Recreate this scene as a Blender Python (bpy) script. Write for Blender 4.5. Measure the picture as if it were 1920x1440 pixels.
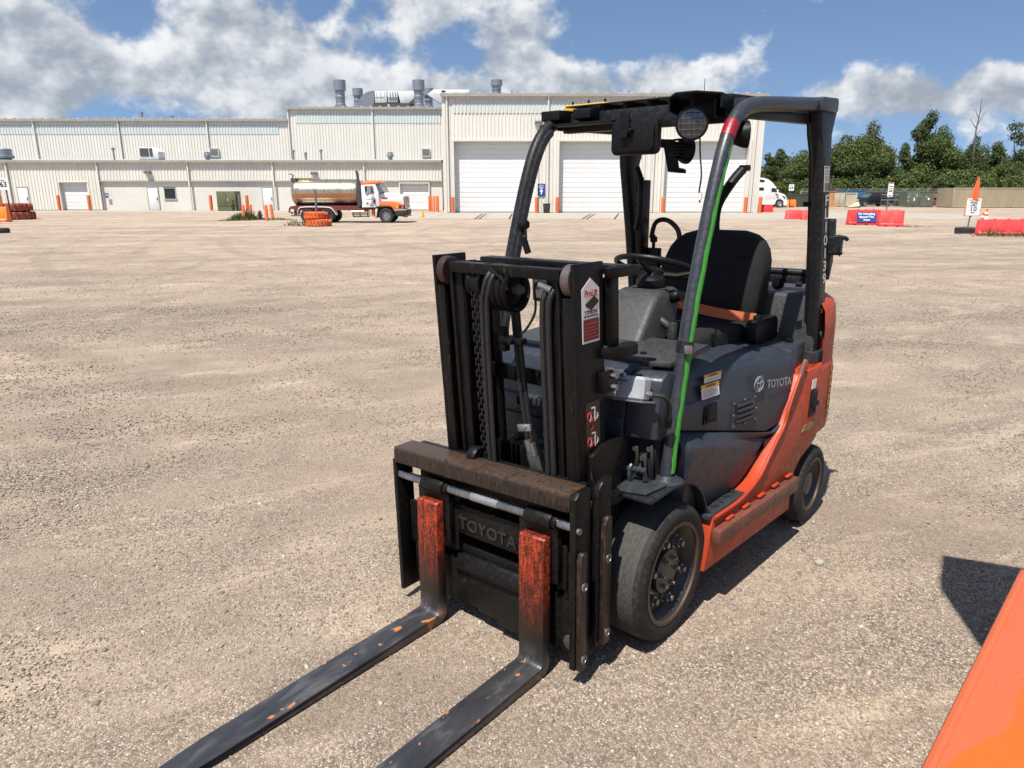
import bpy, bmesh, math, random
import numpy as np
from mathutils import Vector, Matrix
R = math.radians
random.seed(7)
for o in list(bpy.data.objects): bpy.data.objects.remove(o)
scene = bpy.context.scene
COL = scene.collection

# ------------------------------------------------------------------ camera
CAM_H = 1.662
FPX = 1340.0                      # focal length in photograph pixels (1920 wide)
PITCH = math.atan((720 - 361) / FPX)
cam_data = bpy.data.cameras.new('camera')
cam_data.sensor_width = 36.0
cam_data.lens = 36.0 * FPX / 1920.0
cam_data.clip_start = 0.05
cam_data.clip_end = 6000
cam = bpy.data.objects.new('camera', cam_data)
COL.objects.link(cam)
cam.location = (0, 0, CAM_H)
cam.rotation_euler = (R(90) - PITCH, 0, 0)
scene.camera = cam

# ------------------------------------------------------------------ light
FORK_ROT = R(229.743)             # heading of the forklift's forks
SUN_AZ = FORK_ROT + R(8)
SUN_EL = R(63)
to_sun = Vector((math.cos(SUN_AZ) * math.cos(SUN_EL), math.sin(SUN_AZ) * math.cos(SUN_EL), math.sin(SUN_EL)))
sun_data = bpy.data.lights.new('sun', 'SUN')
sun_data.energy = 5.0
sun_data.angle = R(0.53)
sun_data.color = (1.0, 0.955, 0.88)
sun = bpy.data.objects.new('sun', sun_data)
COL.objects.link(sun)
sun.rotation_euler = (-to_sun).to_track_quat('-Z', 'Y').to_euler()
sun.location = (-8, -9, 25)

world = bpy.data.worlds.new('World')
scene.world = world
world.use_nodes = True

def dirpx(px, py):
    """direction (azimuth from +Y towards +X, elevation) seen at a photograph pixel, radians"""
    u, w = (px - 960) / FPX, -(py - 720) / FPX
    c, s = math.cos(PITCH), math.sin(PITCH)
    d = Vector((u, c + w * s, -s + w * c)).normalized()
    return math.atan2(d.x, d.y), math.asin(d.z)

def build_sky():
    nt = world.node_tree
    N, L = nt.nodes, nt.links
    N.clear()
    out = N.new('ShaderNodeOutputWorld')
    bg = N.new('ShaderNodeBackground')
    L.new(bg.outputs[0], out.inputs[0])
    sky = N.new('ShaderNodeTexSky')
    sky.sky_type = 'NISHITA'
    sky.sun_disc = False
    sky.sun_elevation = SUN_EL
    sky.sun_rotation = math.atan2(to_sun.x, to_sun.y)
    sky.altitude = 150
    sky.air_density = 1.0
    sky.dust_density = 0.35
    sky.ozone_density = 3.0
    tc = N.new('ShaderNodeTexCoord')
    lift = N.new('ShaderNodeVectorMath'); lift.operation = 'ADD'      # clear blue air down to the horizon, no yellow band
    L.new(tc.outputs['Generated'], lift.inputs[0]); lift.inputs[1].default_value = (0, 0, .15)
    nrm = N.new('ShaderNodeVectorMath'); nrm.operation = 'NORMALIZE'; L.new(lift.outputs[0], nrm.inputs[0])
    L.new(nrm.outputs[0], sky.inputs['Vector'])
    def math_(op, a, b=None, c=None, clamp=False):
        n = N.new('ShaderNodeMath'); n.operation = op; n.use_clamp = clamp
        for i, x in enumerate((a, b, c)):
            if x is None: continue
            if isinstance(x, (int, float)): n.inputs[i].default_value = x
            else: L.new(x, n.inputs[i])
        return n.outputs[0]
    sep = N.new('ShaderNodeSeparateXYZ')
    L.new(tc.outputs['Generated'], sep.inputs[0])
    az = math_('ARCTAN2', sep.outputs[0], sep.outputs[1])
    el = math_('ARCSINE', sep.outputs[2])
    def vec(x, y, z):
        n = N.new('ShaderNodeCombineXYZ')
        for i, q in enumerate((x, y, z)):
            if isinstance(q, (int, float)): n.inputs[i].default_value = q
            else: L.new(q, n.inputs[i])
        return n.outputs[0]
    def noise(v, scale, detail, rough, off=(0, 0, 0)):
        m = N.new('ShaderNodeMapping'); L.new(v, m.inputs['Vector']); m.inputs['Location'].default_value = off
        n = N.new('ShaderNodeTexNoise'); L.new(m.outputs[0], n.inputs['Vector'])
        n.inputs['Scale'].default_value = scale; n.inputs['Detail'].default_value = detail; n.inputs['Roughness'].default_value = rough
        return n.outputs['Fac']
    p = vec(az, math_('MULTIPLY', el, 1.25), 1.7)
    # the cumulus banks in view (centre, spread, weight); the noise field carries on all round
    BLOBS = [(110, 95, 110, 60, .20), (170, 130, 80, 40, .10), (450, 60, 210, 70, .19), (600, 110, 170, 60, .15), (690, 180, 210, 40, .15),
             (330, 175, 160, 35, .12), (50, 195, 80, 30, .16), (960, 100, 75, 75, .24), (900, 165, 120, 30, .14), (1090, 160, 70, 32, .24),
             (1245, 120, 60, 45, .19), (1330, 130, 90, 40, .16), (1410, 65, 60, 65, .20), (1570, 160, 75, 40, .20), (1700, 190, 120, 32, .15), (1850, 170, 90, 50, .20),
             (800, 8, 65, 35, .22), (860, 75, 50, 45, -.16), (40, 40, 80, 25, -.06), (250, 205, 70, 22, -.10), (1160, 50, 110, 80, -.20),
             (1720, 50, 330, 70, -.26), (1500, 90, 40, 60, -.12), (230, 60, 40, 60, -.05)]
    blob = None
    pv = vec(az, el, 0.0)
    for (bx, by, rx, ry, amp) in BLOBS:
        ba, be = dirpx(bx, by)
        m = N.new('ShaderNodeMapping'); L.new(pv, m.inputs['Vector'])
        m.inputs['Scale'].default_value = (FPX / rx, FPX / ry, 1)
        m.inputs['Location'].default_value = (-ba * FPX / rx, -be * FPX / ry, 0)
        d = N.new('ShaderNodeVectorMath'); d.operation = 'DOT_PRODUCT'
        L.new(m.outputs[0], d.inputs[0]); L.new(m.outputs[0], d.inputs[1])
        g = math_('POWER', 0.37, d.outputs['Value'])
        blob = math_('MULTIPLY', g, amp) if blob is None else math_('MULTIPLY_ADD', g, amp, blob)
    def fld(off):
        n = noise(p, 8.5, 7, .55, off)
        c = math_('MULTIPLY_ADD', math_('ABSOLUTE', math_('SUBTRACT', noise(p, 24, 3, .5, off), .5)), -.34, .06)   # billows
        return math_('ADD', n, c)
    n0 = fld((0, 0, 0)); n1 = fld((-.016, .024, 0))
    d0 = math_('ADD', n0, blob)
    cover = N.new('ShaderNodeMapRange'); cover.interpolation_type = 'SMOOTHSTEP'
    L.new(d0, cover.inputs[0])
    cover.inputs[1].default_value = 0.54; cover.inputs[2].default_value = 0.70
    # sunlit tops, grey bases: compare the cloud with what lies above it, towards the sun
    lit = N.new('ShaderNodeMapRange'); lit.interpolation_type = 'SMOOTHSTEP'
    L.new(math_('SUBTRACT', n0, n1), lit.inputs[0])
    lit.inputs[1].default_value = -0.16; lit.inputs[2].default_value = 0.17
    thick = N.new('ShaderNodeMapRange'); thick.interpolation_type = 'SMOOTHSTEP'
    L.new(d0, thick.inputs[0])
    thick.inputs[1].default_value = 0.62; thick.inputs[2].default_value = 1.0
    bright = math_('SUBTRACT', lit.outputs[0], math_('MULTIPLY', thick.outputs[0], 0.30), clamp=True)
    ramp = N.new('ShaderNodeValToRGB')
    L.new(bright, ramp.inputs[0])
    cr = ramp.color_ramp
    cr.elements[0].position = 0.0; cr.elements[0].color = (2.75, 3.15, 3.7, 1)
    cr.elements[1].position = 1.0; cr.elements[1].color = (7.1, 7.2, 7.35, 1)
    e = cr.elements.new(0.45); e.color = (4.25, 4.6, 5.1, 1)
    mix = N.new('ShaderNodeMix'); mix.data_type = 'RGBA'
    L.new(cover.outputs[0], mix.inputs['Factor'])
    L.new(sky.outputs[0], mix.inputs['A'])
    L.new(ramp.outputs[0], mix.inputs['B'])
    L.new(mix.outputs['Result'], bg.inputs[0])
    bg.inputs[1].default_value = 0.088
build_sky()

scene.view_settings.view_transform = 'Standard'
scene.view_settings.look = 'None'
scene.view_settings.exposure = 0.60
scene.view_settings.gamma = 1.0
scene.view_settings.use_curve_mapping = False
scene.render.engine = 'CYCLES'

# ------------------------------------------------------------------ measuring
def at(px, py, Y):
    """world point seen at a photograph pixel, on the upright plane Y metres away"""
    u, w = (px - 960) / FPX, -(py - 720) / FPX
    c, s = math.cos(PITCH), math.sin(PITCH)
    d = Vector((u, c + w * s, -s + w * c))
    return Vector((0, 0, CAM_H)) + d * (Y / d.y)
def gr(px, py, z=0.0):
    u, w = (px - 960) / FPX, -(py - 720) / FPX
    c, s = math.cos(PITCH), math.sin(PITCH)
    d = Vector((u, c + w * s, -s + w * c))
    return Vector((0, 0, CAM_H)) + d * ((z - CAM_H) / d.z)

# ------------------------------------------------------------------ mesh helpers
class MB:
    def __init__(s): s.v = []; s.f = []
    def add(s, vs, fs):
        o = len(s.v)
        s.v += [tuple(v) for v in vs]
        s.f += [tuple(i + o for i in f) for f in fs]
        return s
    def box(s, x0, x1, y0, y1, z0, z1, M=None):
        vs = [Vector(p) for p in ((x0,y0,z0),(x1,y0,z0),(x1,y1,z0),(x0,y1,z0),(x0,y0,z1),(x1,y0,z1),(x1,y1,z1),(x0,y1,z1))]
        if M is not None: vs = [M @ v for v in vs]
        return s.add(vs, [(0,3,2,1),(4,5,6,7),(0,1,5,4),(1,2,6,5),(2,3,7,6),(3,0,4,7)])
    def obox(s, c, size, M=None):
        """box of a size about a centre, turned by a rotation matrix"""
        T = Matrix.Translation(Vector(c)) @ (M.to_4x4() if M is not None else Matrix.Identity(4))
        a, b, d = (q / 2 for q in size)
        return s.box(-a, a, -b, b, -d, d, T)
    def frame(s, d):
        d = Vector(d).normalized()
        a = Vector((0,0,1)) if abs(d.z) < .9 else Vector((1,0,0))
        u = d.cross(a).normalized(); return u, d.cross(u)
    def cyl(s, p0, p1, r0, r1=None, n=16, caps=True):
        if r1 is None: r1 = r0
        p0, p1 = Vector(p0), Vector(p1); u, w = s.frame(p1 - p0)
        vs = []
        for p, r in ((p0, r0), (p1, r1)):
            for i in range(n):
                a = 2 * math.pi * i / n; vs.append(p + u * (r * math.cos(a)) + w * (r * math.sin(a)))
        fs = [(i, (i+1) % n, n + (i+1) % n, n + i) for i in range(n)]
        if caps: fs += [tuple(range(n-1, -1, -1)), tuple(range(n, 2*n))]
        return s.add(vs, fs)
    def tube(s, pts, r, n=10, closed=False, caps=True):
        P = [Vector(p) for p in pts]; m = len(P)
        rr = r if isinstance(r, (list, tuple)) else [r] * m
        T = []
        for i in range(m):
            a = P[(i-1) % m] if (closed or i > 0) else P[i]
            b = P[(i+1) % m] if (closed or i < m-1) else P[i]
            T.append((b - a).normalized())
        u, w = s.frame(T[0]); vs = []
        for i in range(m):
            u = (u - T[i] * u.dot(T[i])).normalized(); w = T[i].cross(u)
            for k in range(n):
                a = 2 * math.pi * k / n; vs.append(P[i] + (u * math.cos(a) + w * math.sin(a)) * rr[i])
        fs = []
        for i in range(m if closed else m - 1):
            j = (i+1) % m
            for k in range(n): fs.append((i*n+k, i*n+(k+1) % n, j*n+(k+1) % n, j*n+k))
        if caps and not closed: fs += [tuple(range(n-1, -1, -1)), tuple(range((m-1)*n, m*n))]
        return s.add(vs, fs)
    def lathe(s, prof, o, axis, n=32, close=False):
        """profile [(radius, height along axis)] turned about an axis; close joins last to first"""
        o = Vector(o); d = Vector(axis).normalized(); u, w = s.frame(d); vs = []
        for r, h in prof:
            for k in range(n):
                a = 2 * math.pi * k / n; vs.append(o + d * h + (u * math.cos(a) + w * math.sin(a)) * r)
        m = len(prof); fs = []
        for i in range(m if close else m - 1):
            j = (i+1) % m
            for k in range(n): fs.append((i*n+k, i*n+(k+1) % n, j*n+(k+1) % n, j*n+k))
        return s.add(vs, fs)
    def prism(s, poly, fn, w0, w1):
        """polygon (a, b) pushed between two levels; fn(a, b, w) gives the point"""
        n = len(poly)
        vs = [fn(a, b, w0) for a, b in poly] + [fn(a, b, w1) for a, b in poly]
        fs = [(i, (i+1) % n, n + (i+1) % n, n + i) for i in range(n)]
        return s.add(vs, fs + [tuple(range(n-1, -1, -1)), tuple(range(n, 2*n))])
    def loft(s, rings, caps=True):
        n = len(rings[0]); vs = [p for r in rings for p in r]; fs = []
        for i in range(len(rings) - 1):
            for k in range(n): fs.append((i*n+k, i*n+(k+1) % n, (i+1)*n+(k+1) % n, (i+1)*n+k))
        if caps: fs += [tuple(range(n-1, -1, -1)), tuple(range((len(rings)-1)*n, len(rings)*n))]
        return s.add(vs, fs)
    def mapv(s, fn): s.v = [tuple(fn(*p)) for p in s.v]; return s
    def mesh(s, name, mat, bevel=0, seg=2, smooth=35, sub=0):
        me = bpy.data.meshes.new(name); me.from_pydata(s.v, [], s.f)
        bm = bmesh.new(); bm.from_mesh(me)
        bmesh.ops.recalc_face_normals(bm, faces=bm.faces)
        if bevel:
            ed = [e for e in bm.edges if len(e.link_faces) == 2 and e.calc_face_angle(0) > 0.6]
            bmesh.ops.bevel(bm, geom=ed, offset=bevel, segments=seg, profile=.5, affect='EDGES', clamp_overlap=True)
        if sub:
            bmesh.ops.subdivide_edges(bm, edges=bm.edges, cuts=sub, use_grid_fill=True)
        bm.to_mesh(me); bm.free()
        if smooth:
            me.shade_smooth(); me.set_sharp_from_angle(angle=R(smooth))
        for m in (mat if isinstance(mat, (list, tuple)) else [mat]): me.materials.append(m)
        return me
    def build(s, name, mat, parent=None, **k):
        return link(name, s.mesh(name, mat, **k), parent)

def link(name, me, parent=None):
    o = bpy.data.objects.new(name, me); COL.objects.link(o)
    if parent is not None: o.parent = parent
    return o
def empty(name, loc=(0,0,0), rz=0.0):
    o = bpy.data.objects.new(name, None); COL.objects.link(o)
    o.location = loc; o.rotation_euler = (0, 0, rz); o.empty_display_size = .2
    return o
def tag(o, label, cat, group=None, kind=None):
    o['label'] = label; o['category'] = cat
    if group: o['group'] = group
    if kind: o['kind'] = kind
    return o
def struct(o, kind='structure'):
    o['kind'] = kind; return o
def dup(root, loc=None, rz=None, label=None, parent=None, scale=None):
    c = root.copy(); COL.objects.link(c); c.parent = parent
    if loc is not None: c.location = loc
    if rz is not None: c.rotation_euler = (0, 0, rz)
    if scale is not None: c.scale = scale
    if label: c['label'] = label
    for ch in root.children: dup(ch, parent=c)
    return c
def text_mesh(txt, size, depth=0.0, bold=0.0, spacing=1.0, align='CENTER', shear=0.0):
    cu = bpy.data.curves.new('lettering', 'FONT'); cu.body = txt; cu.size = size
    cu.extrude = depth; cu.offset = bold; cu.space_character = spacing
    cu.align_x = align; cu.align_y = 'CENTER'; cu.shear = shear; cu.resolution_u = 3
    o = bpy.data.objects.new('lettering', cu); COL.objects.link(o)
    dg = bpy.context.evaluated_depsgraph_get()
    me = bpy.data.meshes.new_from_object(o.evaluated_get(dg))
    bpy.data.objects.remove(o); bpy.data.curves.remove(cu)
    return me
def lettering(txt, size, mat, parent, o, u, v, name='lettering', **k):
    """flat printed letters; o centre, u reading direction, v up"""
    me = text_mesh(txt, size, **k); me.materials.clear(); me.materials.append(mat)
    u, v = Vector(u).normalized(), Vector(v).normalized(); w = u.cross(v)
    M = Matrix(((u.x, v.x, w.x, o[0]), (u.y, v.y, w.y, o[1]), (u.z, v.z, w.z, o[2]), (0,0,0,1)))
    me.transform(M)
    return link(name, me, parent)

def bez(pts, n=8):
    """smooth curve through points (Catmull-Rom)"""
    P = [Vector(p) for p in pts]; P = [P[0]*2 - P[1]] + P + [P[-1]*2 - P[-2]]; out = []
    for i in range(1, len(P) - 2):
        for k in range(n):
            t = k / n; a, b, c, d = P[i-1], P[i], P[i+1], P[i+2]
            out.append(.5 * ((2*b) + (c-a)*t + (2*a-5*b+4*c-d)*t*t + (-a+3*b-3*c+d)*t*t*t))
    out.append(P[-2]); return out
def rrect(a0, a1, b0, b1, r, n=5):
    out = []
    for cx, cy, s in ((a1-r, b1-r, 0), (a0+r, b1-r, 90), (a0+r, b0+r, 180), (a1-r, b0+r, 270)):
        for k in range(n+1):
            t = R(s + 90*k/n); out.append((cx + r*math.cos(t), cy + r*math.sin(t)))
    return out

# ------------------------------------------------------------------ materials
class NT:
    def __init__(s, name):
        s.m = bpy.data.materials.new(name); s.m.use_nodes = True
        s.t = s.m.node_tree; s.N = s.t.nodes; s.L = s.t.links
        s.b = s.N['Principled BSDF']; s.out = s.N['Material Output']
    def n(s, typ, **ins):
        x = s.N.new('ShaderNode' + typ)
        for k, v in ins.items():
            k2 = k.replace('_', ' ')
            s.set(x.inputs[k2], v)
        return x
    def set(s, sock, v):
        if isinstance(v, bpy.types.NodeSocket): s.L.new(v, sock)
        elif isinstance(v, (tuple, list)) and len(v) == 3 and sock.type == 'RGBA': sock.default_value = (*v, 1)
        else: sock.default_value = v
    def obj(s): return s.n('TexCoord').outputs['Object']
    def mapping(s, v, sc=(1,1,1), rot=(0,0,0), loc=(0,0,0)):
        x = s.n('Mapping', Vector=v); x.inputs['Scale'].default_value = sc
        x.inputs['Rotation'].default_value = rot; x.inputs['Location'].default_value = loc
        return x.outputs[0]
    def noise(s, v, scale, detail=4, rough=.55, dist=0.0):
        return s.n('TexNoise', Vector=v, Scale=scale, Detail=detail, Roughness=rough, Distortion=dist).outputs['Fac']
    def ramp(s, f, stops):
        x = s.n('ValToRGB', Fac=f); c = x.color_ramp
        while len(c.elements) < len(stops): c.elements.new(.5)
        for e, (p, col) in zip(c.elements, stops):
            e.position = p; e.color = (*col, 1) if isinstance(col, (tuple, list)) else (col, col, col, 1)
        return x.outputs[0]
    def mix(s, f, a, b, mode='MIX'):
        x = s.N.new('ShaderNodeMix'); x.data_type = 'RGBA'; x.blend_type = mode
        s.set(x.inputs['Factor'], f); s.set(x.inputs['A'], a); s.set(x.inputs['B'], b)
        return x.outputs['Result']
    def math(s, op, a, b=0.0, clamp=False):
        x = s.N.new('ShaderNodeMath'); x.operation = op; x.use_clamp = clamp
        s.set(x.inputs[0], a); s.set(x.inputs[1], b); return x.outputs[0]
    def bump(s, h, strength=.3, dist=.01):
        x = s.n('Bump', Height=h, Strength=strength, Distance=dist); s.L.new(x.outputs[0], s.b.inputs['Normal']); return x
    def p(s, **k):
        for a, v in k.items(): s.set(s.b.inputs[a.replace('_', ' ')], v)
        return s

def worn(name, col, rough=.5, metal=0.0, spec=.5, dirt=(.16,.13,.10), dirt_amt=.25, chip=None, chip_amt=.0, scale=6.0, grain=.15, var=.12, coat=0.0, stretch=(1,1,1)):
    """painted or moulded surface: uneven tone, dust, chips to another colour, fine relief"""
    t = NT(name); v = t.mapping(t.obj(), stretch)
    n1 = t.noise(v, scale, 6, .6); n2 = t.noise(v, scale*7, 5, .65); n3 = t.noise(v, scale*30, 3, .6)
    dk = tuple(c * (1-var) for c in col); lt = tuple(min(1, c * (1+var)) for c in col)
    c = t.ramp(n1, [(.3, dk), (.7, lt)])
    c = t.mix(t.math('MULTIPLY', t.ramp(n2, [(.45, 0.0), (.72, 1.0)]), dirt_amt), c, dirt)
    if chip:
        k = t.math('ADD', t.math('MULTIPLY', n2, .6), t.math('MULTIPLY', n1, .4))
        th = .5 + .2 * (1 - chip_amt)
        c = t.mix(t.ramp(k, [(th, 0.0), (th+.025, 1.0)]), c, chip)
    t.p(Base_Color=c, Metallic=metal, Roughness=t.ramp(n2, [(.3, max(.05, rough-.12)), (.7, min(1, rough+.12))]))
    if spec != .5: t.p(Specular_IOR_Level=spec)
    if coat: t.p(Coat_Weight=coat, Coat_Roughness=.15)
    t.bump(t.math('ADD', n3, n2), grain, .004)
    return t.m
def plain(name, col, rough=.5, metal=0.0, emit=None):
    t = NT(name); v = t.obj(); n = t.noise(v, 9, 4)
    t.p(Base_Color=t.ramp(n, [(.3, tuple(c*.88 for c in col)), (.7, tuple(min(1, c*1.1) for c in col))]), Roughness=rough, Metallic=metal)
    return t.m
# ------------------------------------------------------------------ ground
def gz(x, y):
    """the yard falls very slightly across where the forklift stands"""
    r = math.hypot(x, y)
    w = 1.0 if r < 6 else max(0.0, 1 - (r - 6) / 12)
    w = w * w * (3 - 2 * w)
    return .0077 * max(-5, min(5, x)) * w

def gravel_material():
    t = NT('gravel'); v = t.obj()
    big = t.noise(v, .16, 5, .6, .6)
    band = t.noise(t.mapping(t.mapping(v, rot=(0, 0, R(-16))), (.10, .50, 1)), 1.0, 6, .62, .4)      # long drifts left by wheels
    track = t.noise(t.mapping(t.mapping(v, rot=(0, 0, R(-24))), (.30, 2.2, 1)), 1.0, 5, .6, .6)
    fine = t.noise(v, 2.2, 6, .65)
    dust = t.math('ADD', t.math('MULTIPLY', big, .45), t.math('ADD', t.math('MULTIPLY', band, .4), t.math('MULTIPLY', fine, .15)))
    dust = t.ramp(dust, [(.40, 0.0), (.60, 1.0)])
    # crushed stone in two sizes, each stone its own tone
    def stones(scale, seed):
        w = t.mapping(v, (1, 1, 1), (0, 0, .4), (seed, seed, 0))
        dn = t.n('TexNoise', Vector=w, Scale=scale*.9, Detail=2)
        x = t.n('VectorMath'); x.operation = 'MULTIPLY_ADD'
        t.set(x.inputs[0], dn.outputs['Color']); x.inputs[1].default_value = (.35/scale,)*3; t.set(x.inputs[2], w)
        vo = t.n('TexVoronoi', Vector=x.outputs[0], Scale=scale)
        sepc = t.n('SeparateColor', Color=vo.outputs['Color'])
        return vo.outputs['Distance'], sepc.outputs[0], sepc.outputs[1]
    d1, c1, e1 = stones(105, 0.0)
    d2, c2, e2 = stones(240, 3.1)
    col1 = t.ramp(c1, [(0, (.060,.050,.040)), (.30, (.145,.120,.095)), (.62, (.255,.212,.168)), (.85, (.39,.345,.29)), (.97, (.60,.56,.50))])
    col2 = t.ramp(c2, [(0, (.065,.053,.042)), (.4, (.170,.140,.108)), (.75, (.295,.245,.19)), (1, (.48,.425,.35))])
    pick = t.math('GREATER_THAN', e1, .50)
    stone = t.mix(pick, col2, col1)
    stone = t.mix(t.math('MULTIPLY', t.ramp(d1, [(.30, 0.0), (.62, 1.0)]), pick), stone, (.07,.06,.05))  # shade between the larger stones, put into the colour
    sand = t.mix(t.noise(v, 90, 4, .7), (.225,.178,.128), (.37,.295,.215))
    cover = t.math('ADD', t.math('MULTIPLY', dust, .62), t.math('MULTIPLY', fine, .35))
    c = t.mix(t.ramp(cover, [(.24, .05), (.78, .80)]), stone, sand)
    mid = t.noise(v, 1.1, 6, .68, .8); mid2 = t.noise(t.mapping(t.mapping(v, rot=(0, 0, R(-22))), (.45, 1.4, 1)), 1.7, 5, .7, .5)
    c = t.mix(t.ramp(mid, [(.36, .42), (.50, 0.0)]), c, (.165,.135,.104))
    c = t.mix(t.ramp(mid2, [(.54, 0.0), (.70, .5)]), c, (.49,.40,.30))
    # tyre-swept streaks, darker and lighter
    c = t.mix(t.ramp(track, [(.50, 0.0), (.66, .50)]), c, (.175,.143,.110))
    c = t.mix(t.ramp(track, [(.26, .45), (.42, 0.0)]), c, (.43,.355,.268))
    # the yard's colour turns paler farther out
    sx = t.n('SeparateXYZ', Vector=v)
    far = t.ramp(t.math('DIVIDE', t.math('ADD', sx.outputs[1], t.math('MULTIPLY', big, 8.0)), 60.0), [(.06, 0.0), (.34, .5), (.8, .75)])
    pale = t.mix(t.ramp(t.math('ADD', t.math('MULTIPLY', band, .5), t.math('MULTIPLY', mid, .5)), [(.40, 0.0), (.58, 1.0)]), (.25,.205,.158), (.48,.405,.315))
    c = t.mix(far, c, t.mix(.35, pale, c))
    # wheel marks: arcs left by trucks turning in the yard
    def arcs(cx, cy, sc, w0):
        q = t.mapping(v, loc=(-cx, -cy, 0)); x = t.n('TexWave', Vector=q, Scale=sc, Distortion=3.0); x.wave_type = 'RINGS'; x.rings_direction = 'Z'
        t.set(x.inputs['Detail'], 3.0); t.set(x.inputs['Detail Scale'], .25)
        return t.ramp(x.outputs['Fac'], [(w0, 0.0), (w0+.06, 1.0)])
    patchy = t.ramp(t.noise(v, .22, 4, .6), [(.46, 0.0), (.62, 1.0)])
    a1 = t.math('MULTIPLY', arcs(-24.0, 14.0, .16, .90), patchy); a2 = t.math('MULTIPLY', arcs(14.0, 34.0, .13, .90), t.math('SUBTRACT', 1.0, patchy))
    c = t.mix(t.math('MULTIPLY', t.math('MAXIMUM', a1, a2), t.math('ADD', .12, t.math('MULTIPLY', fine, .45))), c, (.17,.138,.108))
    damp = t.ramp(t.noise(v, .75, 4, .55, .3), [(.70, 0.0), (.76, .45)])
    c = t.mix(damp, c, (.12,.10,.082))
    c = t.mix(1.0, c, (1.19, 1.135, 1.13), 'MULTIPLY')
    t.p(Base_Color=c, Roughness=.93, Specular_IOR_Level=.25)
    h = t.math('ADD', t.math('MULTIPLY', t.math('SUBTRACT', .55, d1), t.math('MULTIPLY', pick, 1.0)), t.math('ADD', t.math('MULTIPLY', d2, -.45), t.math('MULTIPLY', fine, .5)))
    h = t.math('ADD', h, t.math('ADD', t.math('MULTIPLY', t.noise(v, 9, 5, .7), 2.2), t.math('MULTIPLY', mid, 2.5)))
    t.bump(h, .75, .008)
    return t.m

def build_ground():
    def axis(lo, hi):
        a = list(np.arange(-16, 16.01, .5))
        x = 16.0; st = .8
        while x < hi: x += st; st *= 1.28; a.append(min(x, hi))
        x = -16.0; st = .8
        while x > lo: x -= st; st *= 1.28; a.insert(0, max(x, lo))
        return a
    xs = axis(-2500, 2500); ys = axis(-1500, 3000)
    rnd = random.Random(3)
    vs = []
    for y in ys:
        for x in xs:
            near = math.hypot(x, y - 3) < 14
            vs.append((x, y, gz(x, y) + (rnd.uniform(-.006, .004) if near and math.hypot(x - .1, y - 3) > 2.2 else 0)))
    n = len(xs)
    fs = [(j*n+i, j*n+i+1, (j+1)*n+i+1, (j+1)*n+i) for j in range(len(ys)-1) for i in range(n-1)]
    m = MB(); m.v, m.f = vs, fs
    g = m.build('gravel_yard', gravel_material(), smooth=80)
    struct(g)
build_ground()

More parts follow.
